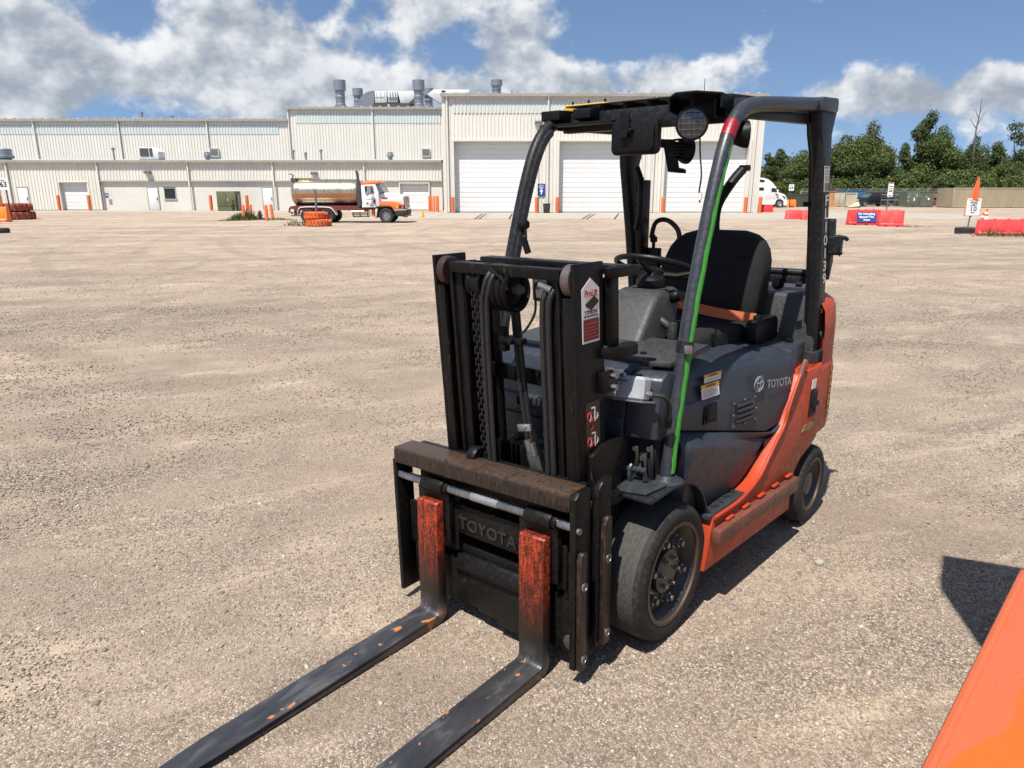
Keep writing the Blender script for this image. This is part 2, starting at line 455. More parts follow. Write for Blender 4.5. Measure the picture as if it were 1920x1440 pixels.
def stone_material():
    t = NT('loose_stone')
    g = t.n('NewGeometry').outputs['Random Per Island']
    c = t.ramp(g, [(0, (.075,.061,.048)), (.3, (.165,.136,.108)), (.62, (.28,.232,.182)), (.86, (.40,.355,.295)), (.98, (.52,.48,.42))])
    c = t.mix(t.math('ADD', .18, t.math('MULTIPLY', t.noise(t.obj(), 160, 3), .35)), c, (.29,.25,.205))
    t.p(Base_Color=c, Roughness=.9, Specular_IOR_Level=.25)
    return t.m
def scatter_stones():
    """loose crushed stone lying on the yard near the camera"""
    rng = np.random.default_rng(5)
    ico = [(0,0,-1)] ; phi = (1+5**.5)/2
    base = np.array([(-1,phi,0),(1,phi,0),(-1,-phi,0),(1,-phi,0),(0,-1,phi),(0,1,phi),(0,-1,-phi),(0,1,-phi),(phi,0,-1),(phi,0,1),(-phi,0,-1),(-phi,0,1)]) / math.hypot(1, phi)
    tri = np.array([(0,11,5),(0,5,1),(0,1,7),(0,7,10),(0,10,11),(1,5,9),(5,11,4),(11,10,2),(10,7,6),(7,1,8),(3,9,4),(3,4,2),(3,2,6),(3,6,8),(3,8,9),(4,9,5),(2,4,11),(6,2,10),(8,6,7),(9,8,1)])
    n = 90000
    # denser close by; spread over the wedge the camera sees
    d = 1.25 + 9.5 * rng.random(n) ** 1.7
    s = (rng.random(n) * 2 - 1) * (d * .80 + .25)
    patch = np.sin(s*2.1 + 1.3*np.sin(d*1.7)) + np.sin(d*2.9 + s*.9) + rng.normal(0, .8, n)
    keep = patch > -.6
    s, d = s[keep], d[keep]
    d2 = 8.5 + 22 * rng.random(38000) ** 1.3; s2 = (rng.random(38000) * 2 - 1) * (d2 * .78)
    s, d = np.concatenate([s, s2]), np.concatenate([d, d2]); n = len(s)
    size = .0021 + .0023 * rng.random(n) ** 2 + .006 * (rng.random(n) ** 30) + .0005 * np.minimum(d, 11)
    sc = np.stack([size * rng.uniform(.8, 1.5, n), size * rng.uniform(.8, 1.5, n), size * rng.uniform(.5, .9, n)], 1)
    jit = rng.uniform(.72, 1.22, (n, 12, 1))
    a = rng.random(n) * 6.283; ca, sa = np.cos(a), np.sin(a)
    P = base[None] * jit * sc[:, None, :]
    tilt = rng.uniform(-.5, .5, n)
    ct, st = np.cos(tilt), np.sin(tilt)
    x, y, z = P[..., 0], P[..., 1], P[..., 2]
    y, z = y*ct[:, None] - z*st[:, None], y*st[:, None] + z*ct[:, None]
    x, y = x*ca[:, None] - y*sa[:, None], x*sa[:, None] + y*ca[:, None]
    g = np.array([gz(p, q) for p, q in zip(s, d)])
    V = np.stack([x + s[:, None], y + d[:, None], z + (g + size*.15)[:, None]], -1).reshape(-1, 3)
    Fc = (tri[None] + (np.arange(n)*12)[:, None, None]).reshape(-1, 3)
    me = bpy.data.meshes.new('loose_gravel')
    me.vertices.add(len(V)); me.vertices.foreach_set('co', V.ravel())
    me.loops.add(Fc.size); me.loops.foreach_set('vertex_index', Fc.ravel())
    me.polygons.add(len(Fc)); me.polygons.foreach_set('loop_start', np.arange(0, Fc.size, 3)); me.polygons.foreach_set('loop_total', np.full(len(Fc), 3))
    me.update(); me.validate()
    me.materials.append(stone_material())
    o = link('loose_gravel', me)
    tag(o, 'loose crushed grey and tan stone covering the yard', 'gravel', kind='stuff')
scatter_stones()

# the paler concrete apron in front of the garage doors and a strip of asphalt edge
def concrete_material():
    t = NT('concrete'); v = t.obj()
    c = t.mix(t.noise(v, .8, 5, .6), (.30,.265,.22), (.42,.38,.32))
    c = t.mix(t.ramp(t.noise(t.mapping(v, (.3, 2, 1)), 3, 5), [(.5, 0.0), (.75, .5)]), c, (.22,.19,.155))
    t.p(Base_Color=c, Roughness=.9); t.bump(t.noise(v, 60, 3), .2, .004)
    return t.m
M_CONC = concrete_material()
ap = empty('concrete_apron'); struct(ap)
rnd = random.Random(11)
x = -9.0
for i in range(12):                     # slabs with open joints between them
    w = 3.6
    MB().box(x + .03, x + w - .03, 47.5 + rnd.uniform(0, .8), 62.2, -.05, .008 + rnd.uniform(0, .004)).build('slab', M_CONC, ap, smooth=0)
    x += w
for (a0, a1, b0) in ((-70, -40, 62), (-40, -9.4, 64.5)):
    MB().box(a0 + .05, a1, b0, 70.6, -.05, .010).build('slab', M_CONC, ap, smooth=0)
M_TAR = plain('tar', (.035,.032,.030), .8)
for (px, py, qx, qy) in ((1092, 411, 1108, 401), (1100, 411, 1116, 401), (1152, 411, 1160, 401), (890, 411, 905, 401), (898, 411, 912, 401), (955, 411, 960, 401), (1180, 411, 1205, 401)):
    a, b = gr(px, py), gr(qx, qy)
    dd = (b - a).normalized(); nn = Vector((-dd.y, dd.x, 0)) * .06
    m = MB(); m.prism([(0, 0), (1, 0), (1, 1), (0, 1)], lambda u, w, h: tuple((a + (b-a)*u + nn*(w*2-1)) + Vector((0,0,.014 + h))), 0, .004)
    m.build('joint_seal', M_TAR, ap, smooth=0)
# ------------------------------------------------------------------ forklift
M_BLACK = worn('black_mast_paint', (.0042,.0040,.0040), .40, spec=.20, dirt=(.026,.014,.010), dirt_amt=.34, chip=(.085,.044,.026), chip_amt=.42, scale=11, stretch=(1,1,.22))
M_BLACK2 = worn('black_satin', (.0055,.0055,.006), .46, spec=.20, dirt=(.03,.027,.025), dirt_amt=.12, scale=8)
M_CARR = worn('black_carriage_paint', (.0055,.0053,.005), .42, spec=.20, dirt=(.034,.027,.022), dirt_amt=.30, chip=(.075,.045,.028), chip_amt=.30, scale=10)
M_RUST = worn('rubbed_rusty_bar', (.052,.036,.027), .45, .25, dirt=(.15,.066,.028), dirt_amt=.75, chip=(.022,.02,.019), chip_amt=.72, scale=7, grain=.35, var=.3)
M_STEEL = worn('rubbed_steel', (.36,.36,.37), .26, .95, dirt=(.10,.085,.07), dirt_amt=.5, scale=10, var=.3)
M_ZINC = worn('zinc_plate', (.45,.46,.47), .38, .85, dirt=(.25,.23,.2), dirt_amt=.25, scale=14)
M_BOLT = worn('bolt_steel', (.28,.27,.26), .38, .85, dirt=(.05,.04,.035), dirt_amt=.5, scale=40)
M_NAVY = worn('blue_grey_hood_paint', (.0185,.0245,.035), .46, dirt=(.11,.10,.095), dirt_amt=.12, chip=(.10,.105,.11), chip_amt=.06, scale=5, grain=.05)
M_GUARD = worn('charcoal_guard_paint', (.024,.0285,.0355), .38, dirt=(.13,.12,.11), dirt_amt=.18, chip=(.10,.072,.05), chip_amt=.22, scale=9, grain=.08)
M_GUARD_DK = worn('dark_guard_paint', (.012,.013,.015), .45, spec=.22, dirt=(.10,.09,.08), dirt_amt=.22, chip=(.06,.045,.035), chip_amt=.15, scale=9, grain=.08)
M_GREYP = worn('dark_grey_plastic', (.027,.0275,.0285), .55, dirt=(.14,.13,.115), dirt_amt=.22, scale=7, grain=.25)
M_RED = worn('orange_red_paint', (.40,.042,.013), .45, spec=.3, dirt=(.16,.07,.035), dirt_amt=.38, chip=(.075,.045,.033), chip_amt=.30, scale=4.5, grain=.1, var=.18)
M_SCUFF = worn('scuffed_orange_steel', (.15,.045,.027), .5, dirt=(.055,.04,.034), dirt_amt=.8, chip=(.055,.045,.04), chip_amt=.62, scale=6, grain=.25, var=.3)
M_RUB = worn('black_rubber', (.020,.0195,.019), .72, spec=.22, dirt=(.11,.10,.088), dirt_amt=.35, scale=9, grain=.3)
M_TREAD = worn('worn_tread_rubber', (.032,.030,.028), .80, dirt=(.13,.118,.10), dirt_amt=.55, scale=7, grain=.35, stretch=(1, 5, 1))
M_RIM = worn('black_wheel_paint', (.016,.016,.017), .38, dirt=(.10,.085,.07), dirt_amt=.28, scale=12, grain=.1)
M_LIP = worn('rusty_rim_edge', (.10,.062,.042), .5, .3, dirt=(.05,.04,.035), dirt_amt=.5, scale=20)
M_FABRIC = worn('black_seat_fabric', (.014,.014,.015), .88, spec=.22, dirt=(.04,.038,.036), dirt_amt=.18, scale=14, grain=.5)
M_BELT = worn('orange_belt_webbing', (.50,.13,.045), .7, dirt=(.25,.09,.05), dirt_amt=.3, scale=20, grain=.4, stretch=(1,1,6))
M_GREEN = worn('green_tape', (.035,.42,.018), .42, dirt=(.02,.20,.012), dirt_amt=.85, scale=9, grain=.9, stretch=(2, 2, 12))
M_REDTAPE = worn('red_tape', (.24,.006,.018), .35, dirt=(.15,.005,.01), dirt_amt=.4, scale=20)
M_WHITE = plain('white_print', (.72,.71,.68), .45)
M_GREYPRINT = plain('grey_print', (.24,.25,.26), .4)
M_INK = plain('black_print', (.012,.012,.012), .5)
M_REDINK = plain('red_print', (.42,.020,.022), .45)
M_MAROON = plain('maroon_print', (.10,.018,.018), .45)
M_YELLOW = worn('yellow_beacon', (.62,.36,.012), .4, dirt=(.25,.14,.03), dirt_amt=.45, scale=12)
M_AMBER = plain('amber_print', (.72,.36,.02), .45)
M_LENS = NT('lamp_lens').p(Base_Color=(.055,.058,.062), Roughness=.12, Metallic=.55, Coat_Weight=.8).m
M_DARK = plain('dark_void', (.005,.005,.005), .9)
M_HOSE = worn('hose_rubber', (.009,.009,.009), .6, dirt=(.07,.06,.055), dirt_amt=.3, scale=20)
M_STICKER = plain('clear_sticker', (.022,.009,.008), .3)

def fork_material():
    t = NT('fork_steel'); v = t.obj()
    z = t.n('SeparateXYZ', Vector=v).outputs[2]
    x = t.n('SeparateXYZ', Vector=v).outputs[0]
    n1 = t.noise(t.mapping(v, (1, 3.0, .8)), 24, 6, .72); n2 = t.noise(v, 110, 4, .65)
    n3 = t.noise(t.mapping(v, (1, 3.2, 1)), 5, 5, .62, .5)
    steel = t.ramp(n3, [(.25, (.040,.041,.046)), (.5, (.070,.070,.076)), (.62, (.13,.128,.13)), (.72, (.085,.06,.045)), (.85, (.06,.05,.045))])
    paint = t.mix(n2, (.30,.032,.012), (.50,.058,.018))
    k = t.math('ADD', t.math('MULTIPLY', n1, .6), t.math('MULTIPLY', n2, .4))
    hi = t.ramp(z, [(.15, .0), (.26, .55), (.40, 1.0)])                 # paint rubbed off towards the heel
    m1 = t.math('MULTIPLY', t.ramp(t.math('ADD', k, t.math('MULTIPLY', hi, .09)), [(.53, 0.0), (.66, 1.0)]), t.math('MULTIPLY', hi, .96))
    shank = t.mix(t.math('MULTIPLY', hi, .9), (.036,.027,.023), (.115,.026,.014))
    c = t.mix(t.ramp(z, [(.06, 0.0), (.13, 1.0)]), steel, shank)
    c = t.mix(m1, c, paint)
    # leftovers of paint on the blade, thicker by the heel
    sp = t.noise(t.mapping(v, (1.6, 3, 1), loc=(3, 1, 0)), 9, 5, .55)
    near = t.ramp(x, [(.5, .050), (1.1, .02), (1.6, 0.0)])
    low = t.ramp(z, [(.05, 1.0), (.09, 0.0)])
    m2 = t.math('MULTIPLY', t.ramp(t.math('ADD', sp, near), [(.672, 0.0), (.682, 1.0)]), low)
    c = t.mix(m2, c, (.42,.15,.042))
    met = t.math('MULTIPLY', t.math('SUBTRACT', 1.0, t.math('MAXIMUM', m1, m2), True), .55)
    ro = t.ramp(n3, [(.3, .30), (.7, .52)])
    t.p(Base_Color=c, Metallic=met, Roughness=ro); t.bump(t.math('ADD', n1, n2), .25, .003)
    return t.m
M_FORK = fork_material()

lift = empty('forklift')
tag(lift, 'orange and charcoal cushion tyre forklift with black mast, parked on the gravel', 'forklift')
# stands turned towards the lower left, leaning with the fall of the yard
cam_fwd = Vector((0, math.cos(PITCH), -math.sin(PITCH)))
_T = Matrix.Translation((0, 0, CAM_H))
lift.matrix_world = _T @ Matrix.Rotation(R(-.45), 4, cam_fwd) @ _T.inverted() @ Matrix.Translation((.2345, 2.7356, 0)) @ Matrix.Rotation(FORK_ROT, 4, 'Z')

def ys(x): return .50 - .045 * x          # outer face of the body side
def side(poly, o0, o1, name, mat, bevel=.004, parent=lift, sgn=1, **k):
    """plate with an outline in (x, z), lying along the body side between two offsets"""
    m = MB(); m.prism(poly, lambda a, b, w: (a, sgn * (ys(a) + w), b), o0, o1)
    return m.build(name, mat, parent, bevel=bevel, **k)

# --- wheels
def wheel(name, x, sgn, rad, yo, width, rimr, nuts, disc):
    yi = yo - width; ax = (0, sgn, 0); o = (x, 0, rad + .001)
    m = MB()      # dished centre with a raised hub
    m.lathe([(rimr, yo-.012), (rimr-.010, yo-.014), (rimr-.022, yo-.03), (rimr-.040, yo-disc), (.090*rimr/.2, yo-disc), (.086*rimr/.2, yo-disc+.022), (.05*rimr/.2, yo-disc+.028), (.0005, yo-disc+.028)], o, ax, 40)
    m.lathe([(rimr, yi+.012), (rimr-.03, yi+.04), (.001, yi+.06)], o, ax, 24)
    w = m.build(name, M_RIM, lift)
    t = MB().lathe([(rimr-.002, yo-.010), (rimr+.006, yo-.006), (rad-.040, yo), (rad-.020, yo-.003), (rad-.006, yo-.014), (rad-.001, yo-.032)], o, ax, 64)
    t.lathe([(rad-.001, yi+.032), (rad-.006, yi+.014), (rad-.03, yi), (rimr, yi+.010)], o, ax, 64)
    t.build('sidewall', M_RUB, w)
    MB().lathe([(rad-.001, yo-.032), (rad, yo-.05), (rad+.0005, (yo+yi)/2), (rad, yi+.05), (rad-.001, yi+.032)], o, ax, 64).build('tyre_tread', M_TREAD, w)
    MB().lathe([(rimr-.011, yo-.0125), (rimr-.011, yo-.004), (rimr+.004, yo-.004), (rimr+.004, yo-.0125)], o, ax, 48, close=True).build('rim_edge', M_LIP, w)
    nm = None
    for ring, cnt, rr, nr, ln, off in nuts:
        for k in range(cnt):
            a = 2*math.pi*(k+off)/cnt
            px, pz = x + ring*math.cos(a), rad + ring*math.sin(a)
            b = MB()
            b.cyl((px, sgn*(yo-disc-.002+rr), pz), (px, sgn*(yo-disc+rr+ln*.6), pz), nr, nr*.96, 6)
            b.cyl((px, sgn*(yo-disc+rr), pz), (px, sgn*(yo-disc+rr+ln), pz), nr*.55, n=10)
            b.cyl((px, sgn*(yo-disc-.004+rr), pz), (px, sgn*(yo-disc+.004+rr), pz), nr*1.35, n=12)
            b.build('wheel_nut', M_BOLT, w, smooth=30)
    return w
fn = [(.124, 6, 0, .021, .038, .3), (.058, 6, .022, .0105, .022, .1)]
for sgn in (1, -1): wheel('front_wheel', 0, sgn, .2665, .494, .205, .198, fn, .058)
for sgn in (1, -1): wheel('rear_wheel', -1.353, sgn, .203, .563, .15, .138, [(.055, 5, 0, .008, .012, .2)], .045)
MB().cyl((0,-.3,.2665),(0,.3,.2665),.06,n=12).build('front_axle', M_BLACK2, lift)
MB().box(-1.42,-1.28,-.42,.42,.14,.30).build('steer_axle', M_BLACK2, lift, bevel=.01)

# --- chassis
MB().box(-1.2,.05,-.33,.33,.12,.62).build('chassis', M_BLACK2, lift, bevel=.01)
MB().box(-1.3,-.1,-.37,.37,.6,.88).build('engine_bay', M_DARK, lift)
frame_poly = [(-.215,.185),(-.268,.402),(-.46,.402),(-.56,.415),(-.66,.446),(-.72,.485),(-.78,.536),(-.84,.582),(-.904,.635),(-.935,.70),(-.98,.77),(-1.036,.845),(-1.30,.845),(-1.34,.47),(-1.27,.440),(-1.15,.405),(-1.09,.36),(-1.062,.28),(-1.065,.165)]
for s in (1, -1):
    side(frame_poly, -.06, 0, 'side_frame', M_RED, .006, sgn=s)
    # rolled lip along the swept edge
    m = MB(); m.tube([(a, s*(ys(a)+.001), b) for a, b in bez([(p[0], p[1], 0) for p in frame_poly[1:12]], 4) for a, b in [(a, b)]] if False else [(p.x, s*(ys(p.x)+.001), p.y) for p in bez([(q[0], q[1], 0) for q in frame_poly[1:12]], 4)], .008, 8)
    m.build('frame_lip', M_RED, lift)
    m = MB(); m.tube([(p.x, s*(ys(p.x)-.004), p.y) for p in bez([(-.95,.69,0),(-1.0,.765,0),(-1.06,.85,0),(-1.10,.90,0)], 6)], [.013]*19, 10)
    m.build('frame_tube', M_SCUFF, lift)
    side([(-.25,.300),(-.255,.362),(-1.045,.352),(-1.052,.282)], .001, .042, 'side_bumper', M_SCUFF, .008, sgn=s)
    for k in range(5):
        x = -.36 - .15*k
        side([(x,.362),(x-.06,.362),(x-.06,.372),(x,.372)], .002, .02, 'weld_tab', M_RED, .003, sgn=s)

# counterweight: cast block rounding in to the rear
def plan(xf, ins, n=6):
    h = [(xf,.552-ins),(-1.32,.559-ins),(-1.46,.560-ins),(-1.57,.535-ins),(-1.68,.480-ins),(-1.78,.385-ins),(-1.84+ins,.25),(-1.87+ins,.10)]
    return h + [(a, -b) for a, b in reversed(h)]
m = MB()
m.loft([[(a, b, z) for a, b in plan(-1.13, i)] for z, i in ((.462,.02),(.49,.0),(.80,.0),(.845,.008))])
m.loft([[(a, b, z) for a, b in plan(-1.40, i)] for z, i in ((.842,.006),(1.02,.008),(1.10,.016),(1.135,.035),(1.15,.06))])
cw = m.build('counterweight', M_RED, lift, bevel=.008)
m = MB(); m.loft([[(a, b*.98, z) for a, b in plan(-1.5, .06)] for z in (.30, .465)]); m.build('counterweight_skirt', M_BLACK2, lift)
side([(-1.185,.60),(-1.19,.735),(-1.285,.728),(-1.28,.60)], -.05, .004, 'service_opening', M_BLACK2, .004)
side([(-1.20,.615),(-1.203,.72),(-1.272,.715),(-1.268,.615)], .0045, .006, 'opening_recess', M_DARK, 0)
MB().cyl((-1.21, .552, .665), (-1.26, .566, .665), .016, n=10).build('recess_valve', M_BLACK2, lift)
side([(-1.19,.745),(-1.195,.79),(-1.245,.787),(-1.24,.742)], .003, .005, 'worn_label', M_WHITE, 0)
M_YSC = worn('yellow_scrape', (.26,.17,.03), .5, dirt=(.22,.05,.02), dirt_amt=1.0, scale=9, chip=(.36,.06,.02), chip_amt=.6)
side([(-1.12,.545),(-1.15,.575),(-1.24,.572),(-1.30,.55),(-1.22,.535)], .002, .004, 'yellow_scrape', M_YSC, 0)
m = MB()
for k in range(8):
    z = .55 + .035*k
    m.obox((-1.475, .5605, z), (.035+.01*(k % 3), .004, .028), Matrix.Rotation(R(8), 3, 'Z'))
m.build('yellow_scrape', M_YSC, lift)

# --- hood and lower side covers
def hw(x):  # half width of the hood
    t = max(0, min(1, (-x - .06) / .95)); return .385 + .150 * (t ** 1.15)
def hzb(x):
    t = max(0, min(1, (-x - .08) / .75)); return .795 - .175*t + (.022 if x < -.86 else 0)
def hood_ring(x, top, r=.085, sq=1.0):
    w, zb = hw(x), hzb(x); L = []
    L.append((w, zb)); L.append((w*1.005, zb + .10)); L.append((w - .012, top - r - .05))
    for k in range(6):
        a = R(90 * k / 5); L.append((w - .025 - r + r*math.cos(a), top - r + r*math.sin(a)))
    L.append((w*.5, top + .006))
    half = L; full = half + [(-a, b) for a, b in reversed(half)]
    return [(x, a, b) for a, b in full]
m = MB()
xs = [-.075,-.085,-.12,-.2,-.35,-.5,-.65,-.8,-.92,-1.0,-1.06]
tp = [.955,.985,1.0,1.0,.998,.992,.985,.975,.968,.962,.958]
rings = []
for x, z in zip(xs, tp):
    rings.append(hood_ring(x, z))
hood = m.loft(rings).build('hood', M_NAVY, lift, smooth=50)
# dark parting line under the hood
MB().loft([[(x, a, b) for a, b in [(hw(x)-.012, hzb(x)-.012), (hw(x)-.012, hzb(x)+.02), (-hw(x)+.012, hzb(x)+.02), (-hw(x)+.012, hzb(x)-.012)]] for x in xs]).build('hood_seal', M_DARK, lift)
# rear part of the hood rising behind the seat
m = MB(); m.loft([[(x, y, z) for x, y in ((-1.04,.50),(-1.33,.47),(-1.33,-.47),(-1.04,-.50))] for z in (.80,.958)])
m.build('rear_deck', M_NAVY, lift, bevel=.02)
m = MB(); m.prism([(-1.28,.84),(-1.32,1.172),(-1.40,1.172),(-1.42,.84)], lambda a, b, w: (a, w, b), -.50, .515); m.build('radiator_cover', M_GREYP, lift, bevel=.018)
m = MB(); m.prism([(-1.39,.99),(-1.39,1.168),(-1.86,1.160),(-1.86,.99)], lambda a, b, w: (a, w*(1 if a > -1.5 else .55), b), -.49, .49); m.build('counterweight_cap', M_GREYP, lift, bevel=.02)
MB().cyl((-1.19,.43,.957),(-1.19,.43,.975),.02,n=14).build('deck_plug', M_BLACK2, lift)
def swz(x):  # height of the swept edge of the frame
    P = frame_poly[1:12]
    for a, b in zip(P, P[1:]):
        if b[0] <= x <= a[0]: return b[1] + (a[1]-b[1])*(x-b[0])/(a[0]-b[0])
    return .402
for s in (1, -1):
    m = MB(); rings = []
    for x in [-.09,-.12,-.2,-.3,-.4,-.44,-.445,-.5,-.6,-.7,-.78,-.85,-.90]:
        w, zb = hw(x), hzb(x) - .006
        out = min(ys(x) - .008, w + .082*(1 - max(0, min(1, (-x-.12)/.55))) + .006 - (0 if x < -.11 else .03))
        zl = min(swz(x) if x < -.27 else .402, zb - .07)
        bot = out - .055 + .045 * max(0, min(1, (-x - .2) / .4))
        dip = .004 if -.446 < x < -.439 else 0
        rings.append([(x, s*y, z) for y, z in ((w-.03, zb), (w+.012, zb-.004), (out-.012, zb-.032), (out-.002-dip, zb-.046), (out-dip, zb-.07), (bot+.012-dip, zl+.05), (bot, zl), (.30, zl), (.30, zb))])
    m.loft(rings).build('side_cover', M_NAVY, lift, smooth=28)
    # step tread plate with raised cleats
    m = MB(); m.prism([(-.245,.335),(-.245,.505),(-.60,.520),(-.655,.515),(-.50,.44),(-.38,.345)], lambda a, b, w: (a, s*b, w), .396, .416)
    st = m.build('step', M_GUARD, lift, bevel=.003)
    for i in range(4):
        for j in range(5):
            a, b = -.285 - .062*j, .365 + .038*i - .002*j
            if b < .345 + max(0, (-a-.36))*.62 + .012: continue
            MB().obox((a, s*b, .4185), (.034, .018, .006), Matrix.Rotation(.6*s if (i+j) % 2 else -.5*s, 3, 'Z')).build('step_hole', M_DARK, st)

# louvre, latch and printed marks on the hood side
def hs(x, z, o=.0):  # a point on the hood's flank
    w, zb = hw(x), hzb(x)
    t = max(0, min(1, (z - zb - .10) / .12)); return (x, w*1.005 - (.017) * t + o, z)
def hood_patch(name, mat, x0, x1, z0, z1, o0, o1, parent=lift, bevel=0, skew=0, n=4):
    m = MB()
    for i in range(n):
        a, b = x0 + (x1-x0)*i/n, x0 + (x1-x0)*(i+1)/n
        V = []
        for o in (o0, o1):
            for (x, z) in ((a, z0), (b, z0), (b, z1), (a, z1)): V.append(hs(x, z + skew*(x-x0), o))
        F = [(0,3,2,1),(4,5,6,7),(0,1,5,4),(2,3,7,6)]
        if i == 0: F.append((3,0,4,7))
        if i == n-1: F.append((1,2,6,5))
        m.add(V, F)
    return m.build(name, mat, parent, bevel=bevel)
lv = hood_patch('louvre', M_NAVY, -.515, -.700, .700, .815, -.002, .004)
for k in range(4):
    z = .716 + .023*k
    hood_patch('louvre_slat', M_NAVY, -.545, -.670, z, z+.015, .003, .010, lv, .003)
    hood_patch('louvre_gap', M_DARK, -.545, -.670, z-.004, z, .0042, .0055, lv)
for (x, z) in ((-.525,.708),(-.608,.706),(-.690,.708),(-.525,.807),(-.608,.809),(-.690,.807),(-.522,.757),(-.693,.757)):
    c = Vector(hs(x, z, .003)); MB().cyl(c, c + Vector((0,.006,0)), .0042, n=8).build('rivet', M_BOLT, lv)
lt = hood_patch('latch', M_BLACK2, -.315, -.405, .762, .840, -.003, .004, bevel=.0)
hood_patch('latch_pocket', M_DARK, -.325, -.395, .770, .832, .0042, .0055, lt)
hood_patch('latch_tongue', M_BLACK2, -.325, -.395, .780, .797, .0055, .012, lt, .002)
a1 = hood_patch('caution_label', M_WHITE, -.325, -.440, .930, .962, .001, .003)
hood_patch('label_band', M_AMBER, -.325, -.440, .948, .962, .0032, .0044, a1)
a2 = hood_patch('caution_label', M_WHITE, -.300, -.425, .868, .924, .001, .003)
hood_patch('label_band', M_AMBER, -.300, -.425, .908, .924, .0032, .0044, a2)
for k in range(4): hood_patch('label_line', M_GREYPRINT, -.308, -.417 + (.03 if k == 3 else 0), .875+.008*k, .878+.008*k, .0032, .0042, a2, n=1)
for k in range(2): hood_patch('label_line', M_GREYPRINT, -.333, -.432, .935+.006*k, .937+.006*k, .0032, .0042, a1, n=1)
lettering('CAUTION', .014, M_INK, a2, hs(-.362, .916, .006), (-1, .13, 0), (0, 0, 1), name='caution_lettering', bold=.0004)
lettering('CAUTION', .012, M_INK, a1, hs(-.382, .955, .006), (-1, .13, 0), (0, 0, 1), name='caution_lettering', bold=.0004)
# maker's emblem and lettering
lettering('TOYOTA', .052, M_GREYPRINT, lift, (-.865, hw(-.865)*1.005+.0045, .838), (-1, .155, -.10), (0, -.05, 1), name='maker_lettering', bold=.0012, spacing=.97)
em = MB()
def ell(cx, cz, a, b, r=.0022):
    pts = []
    for k in range(22):
        t = 2*math.pi*k/22; x = cx - a*math.cos(t); pts.append((x, hw(x)*1.005+.002, cz + b*math.sin(t)))
    em.tube(pts, r, 6, closed=True)
ell(-.705,.860,.034,.034); ell(-.705,.860,.012,.032); ell(-.705,.874,.024,.012)
em.build('maker_emblem', M_GREYPRINT, lift)

# --- front fenders, feet of the pillars, tie-down
for s in (1, -1):
    pts = bez([(.20,.628,0),(.12,.629,0),(.02,.629,0),(-.07,.618,0),(-.16,.578,0),(-.225,.515,0),(-.262,.45,0),(-.275,.40,0),(-.272,.22,0)], 4)
    m = MB()
    n = len(pts); V = []
    for p in pts:
        i = pts.index(p); a = pts[max(0, i-1)]; b = pts[min(n-1, i+1)]; d = (b-a).normalized(); nn = Vector((-d.y, d.x, 0)) * -.012
        if nn.y < 0: nn = -nn
        for (y, q) in ((.27, p), (.485, p), (.485, p - nn), (.27, p - nn)): V.append((q.x, s*y, q.y))
    F = []
    for i in range(n-1):
        for k in range(4): F.append((i*4+k, i*4+(k+1) % 4, (i+1)*4+(k+1) % 4, (i+1)*4+k))
    F += [(0,1,2,3), tuple(range((n-1)*4, n*4))]
    m.add(V, F); m.build('fender', M_GUARD_DK, lift, bevel=.002)
    m = MB(); m.prism([(.16,.58),(-.07,.605),(-.2,.52),(-.26,.40),(-.25,.2),(.05,.2)], lambda a, b, w: (a, s*w, b), .262, .274); m.build('fender_inner', M_BLACK2, lift)
    MB().lathe([(.062,.628),(.062,.637),(.045,.642),(.034,.66)], (.004, s*.437, 0), (0,0,1), 18).build('pillar_foot', M_GUARD, lift)
# tie-down bracket with a ring
td = MB(); td.prism([(.00,.245),(.13,.265),(.20,.36),(.17,.45),(.03,.47),(-.03,.40)], lambda a, b, w: (a, b, w), .631, .641)
tdo = td.build('tie_down_plate', M_GUARD, lift, bevel=.003)
m = MB(); m.tube([(.11,.290,.648),(.11,.290,.686),(.085,.395,.686),(.085,.395,.648)], .011, 8); m.build('tie_down_bar', M_GUARD, tdo)
m = MB(); m.tube([(.105+.010*math.cos(t), .345, .672+.030*math.sin(t)) for t in [k*.524 for k in range(12)]], .008, 8, closed=True); m.build('tie_down_ring', M_GUARD, tdo)

# --- front cowl between mast and hood
prof = [(.045,1.052),(.085,1.035),(.105,.99),(.118,.93),(.112,.925),(.112,.875),(.128,.868),(.134,.80),(.120,.785),(.120,.70),(.136,.69),(.14,.60),(.10,.56),(-.08,.56),(-.08,1.04)]
m = MB(); m.prism(prof, lambda a, b, w: (a - .05*(w/.42)**2, w, b), -.42, .30)
cowl = m.build('front_cowl', M_NAVY, lift, bevel=.006)
m = MB(); m.prism([(.03,1.04),(.07,1.02),(.085,.97),(.095,.80),(.06,.79),(-.08,.79),(-.08,1.02)], lambda a, b, w: (a - .03*((w-.30)/.13), w, b), .303, .425)
m.build('cowl_corner', M_NAVY, lift, bevel=.01)
MB().box(-.02,.045,.295,.41,.60,.79).build('hose_bay', M_DARK, lift)
for k, (y, z) in enumerate(((.33,.75),(.365,.72),(.39,.76),(.345,.68))):
    m = MB(); m.tube(bez([(.02,y,z),(.055,y+.008,z+.012),(.070,y+.02,z-.03),(.060,y+.015,z-.09),(.03,y,.58)], 5), .0065, 8); m.build('hydraulic_hose', M_HOSE, lift)
    m = MB(); m.cyl((.02,y,z),(.048,y,z),.013,.012,6); m.cyl((.045,y,z),(.062,y,z),.010,n=10); m.build('hose_fitting', M_BOLT, lift)
